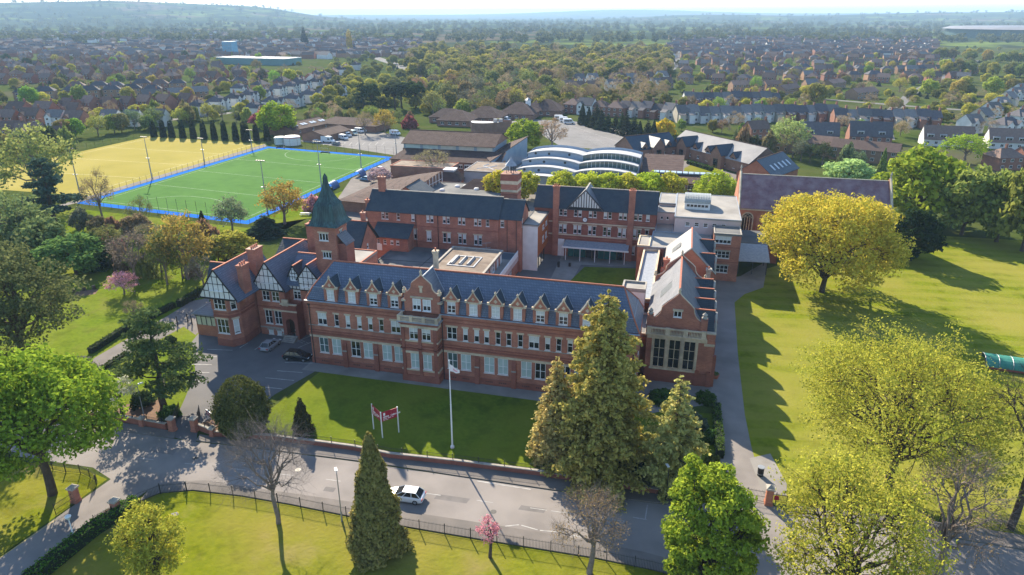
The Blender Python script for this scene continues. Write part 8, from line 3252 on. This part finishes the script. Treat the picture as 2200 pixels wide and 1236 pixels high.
# cars along the town streets
for nm, (a, b), n in (("crescent street at the left", ((530, 246), (690, 206)), 9), ("street of the upper terrace", ((1500, 207), (1700, 210)), 8), ("wide road beyond the wood", ((1435, 150), (1448, 118)), 4), ("street by the pale houses", ((1903, 292), (1898, 262)), 3)):
    A, B = G(*a), G(*b)
    d = math.atan2(B[1] - A[1], B[0] - A[0])
    for k in range(n):
        f = (k + R.uniform(.2, .8)) / n
        c, cn = R.choice(((CW, "white"), (CS, "silver"), (CB, "blue"), (CR, "red"), (CG, "grey")))
        put_car(c, "small %s car, %s along the %s" % (cn, ordinal(k), nm), A[0] + (B[0] - A[0]) * f + 1.8 * math.sin(d), A[1] + (B[1] - A[1]) * f - 1.8 * math.cos(d), d, nm, detail=False)

# ---------------------------------------------------------------- small things
x, y = G(1633, 1022)
t = thing("litter_bin", "black round litter bin on the path edge near the gate", "bin", (x, y, 0))
MB().lathe([(.36, 0), (.38, .3), (.40, 1.25), (.42, 1.3), (.33, 1.3), (.30, .9)], 14).build("drum", mat("bin_black", (.012, .012, .013), None, 1, .4), t)
MB().lathe([(.43, 1.22), (.44, 1.32), (.36, 1.33)], 14).build("rim", GREYM, t)
MB().lathe([(.395, .32), (.405, .40)], 14).build("band", GREYM, t)
x, y = G(1537, 813)
t = thing("flower_pot", "terracotta flower pot at the hall corner beside the path", "planter", (x, y, 0))
MB().lathe([(.35, 0), (.5, .55), (.58, .6), (.58, .72), (.48, .72), (.45, .6)], 14).build("pot", TERRA, t)
c = place("plant", bush_mesh(.5, .45, 160, .1), t, (0, 0, .65))
c.color = (.1, .16, .04, 1)
for k, px in enumerate((611, 640)):
    x, y = G(px, 722)
    t = thing("urn", "white stone urn at the %s side of the entrance steps" % ("left" if k == 0 else "right"), "urn", (x, y, 0))
    MB().box(-.3, .3, -.3, .3, 0, .6).build("pedestal", STONEG, t)
    MB().lathe([(.2, .6), (.12, .75), (.32, 1.1), (.4, 1.35), (.3, 1.35)], 12).build("bowl", WHITE, t)
x, y = G(2178, 792)
t = thing("pitch_cover", "turquoise rolled cricket cover on wheels at the right edge of the field", "cover", (x, y, 0), -.12)
m = MB()
arc = [(2.0 * math.cos(q), .35 + 1.5 * math.sin(q)) for q in np.linspace(0, math.pi, 11)]
for a, b in zip(arc[:-1], arc[1:]):
    m.slab([(-4.5, a[0], a[1]), (9, a[0], a[1]), (9, b[0], b[1]), (-4.5, b[0], b[1])], (0, .02, .03))
m.build("canopy", mat("turquoise_sheet", (.06, .22, .17), (.045, .18, .14), .8, .9, spec=.05), t)
f = MB()
for k in range(8):
    f.tube([(-4.5 + 1.93 * k, a, z + .03) for a, z in arc], .05, 4)
f.build("hoop", GREYM, t)
for px_ in (-3.5, 1.5, 6.5):
    for s in (-1.9, 1.9):
        o = MB().lathe([(.28, -.06), (.28, .06)], 10).build("wheel", DARKM, t, loc=(px_, s, .28))
        o.rotation_euler = (math.pi / 2, 0, 0)
bx("skirt", mat("red_board", (.20, .05, .04), None, 1, .7), t, -4.5, 9, -2.05, -2.0, .25, .55)
for k, (px, py) in enumerate(((785, 468), (668, 452))):
    pass
x, y = G(657, 463)
t = thing("picnic_bench", "pale picnic bench on the grass behind the copper spire", "bench", (x, y, 0), .2)
bx("table_top", RENDERW, t, -1.5, 1.5, -.4, .4, .72, .78)
for s in (-1, 1):
    bx("seat", RENDERW, t, -1.5, 1.5, s * .8 - .15, s * .8 + .15, .42, .47)
    MB().tube([(s * 1.1, -.85, 0), (s * 1.1, -.2, .72)], .05, 4).build("leg", RENDERW, t)
    MB().tube([(s * 1.1, .85, 0), (s * 1.1, .2, .72)], .05, 4).build("leg", RENDERW, t)
for k, (px, py) in enumerate(((382, 700), (404, 694), (413, 698))):
    x, y = G(px, py)
    t = thing("timber_post", "rough dark timber post by the conservatory, %s from the left" % ORD[k], "post", (x, y, 0), 0, "timber posts by the conservatory")
    MB().tube([(0, 0, 0), (0, 0, 1.8)], [.12, .10], 6).build("post", BLACKT, t)
    MB().lathe([(.13, 1.8), (.02, 1.95)], 6).build("post_cap", BLACKT, t)
for k, (px, py) in enumerate(((160, 628), (181, 624), (202, 621))):
    x, y = G(px, py)
    t = thing("tree_stump", "cut tree stump on the bare patch, %s from the left" % ORD[k], "stump", (x, y, 0), 0, "stumps on the rough grass")
    MB().lathe([(.45, 0), (.36, .25), (.35, .8)], 9).build("bark", BARK, t)
    MB().lathe([(.34, .79), (.34, .81)], 9).build("cut_face", TAN_ if False else mat("cut_wood", (.3, .2, .11), None, 2, .9), t)
sheet("bare_patch", [(155, 632), (175, 624), (212, 622), (205, 632), (170, 638)], .02, SOIL)
sheet("planting_bed", [(240, 893), (262, 870), (300, 866), (345, 858), (368, 880), (372, 908), (310, 903)], .018, SOIL)
sheet("planting_bed", [(424, 915), (470, 890), (500, 905), (480, 930), (445, 926)], .03, SOIL)
sheet("manhole_cover", [(367, 1104), (381, 1100), (384, 1106), (372, 1111)], .02, PAVW)
x, y = G(1207, 568)
for k, (u_, v_) in enumerate(((31.2, 55.8), (33.6, 56.8))):
    t = thing("courtyard_bin", ("tall" if k == 0 else "short") + " dark litter bin on the courtyard path", "bin", (u_, v_, .02))
    MB().lathe([(.3, 0), (.32, 1.2 - .5 * k), (.36, 1.25 - .5 * k), (.05, 1.4 - .5 * k)], 10).build("drum", DARKM, t)
# ================================================================ haze in the air
hb = MB().box(CAMX - 27000, CAMX + 27000, CAMY - 27000, CAMY + 27000, -2.0, 235.0)
hm = bpy.data.materials.new("haze")
hm.use_nodes = True
hn, hl = hm.node_tree.nodes, hm.node_tree.links
hn.remove(hn["Principled BSDF"])
pv = hn.new("ShaderNodeVolumePrincipled")
pv.inputs["Color"].default_value = (.47, .68, .94, 1)
pv.inputs["Density"].default_value = .00011
pv.inputs["Anisotropy"].default_value = .0
hl.new(pv.outputs[0], hn["Material Output"].inputs["Volume"])
ho = hb.build("haze", hm)
ho["kind"] = "stuff"
ho["label"] = "pale blue spring haze lying over the far town and hills"
ho["category"] = "haze"
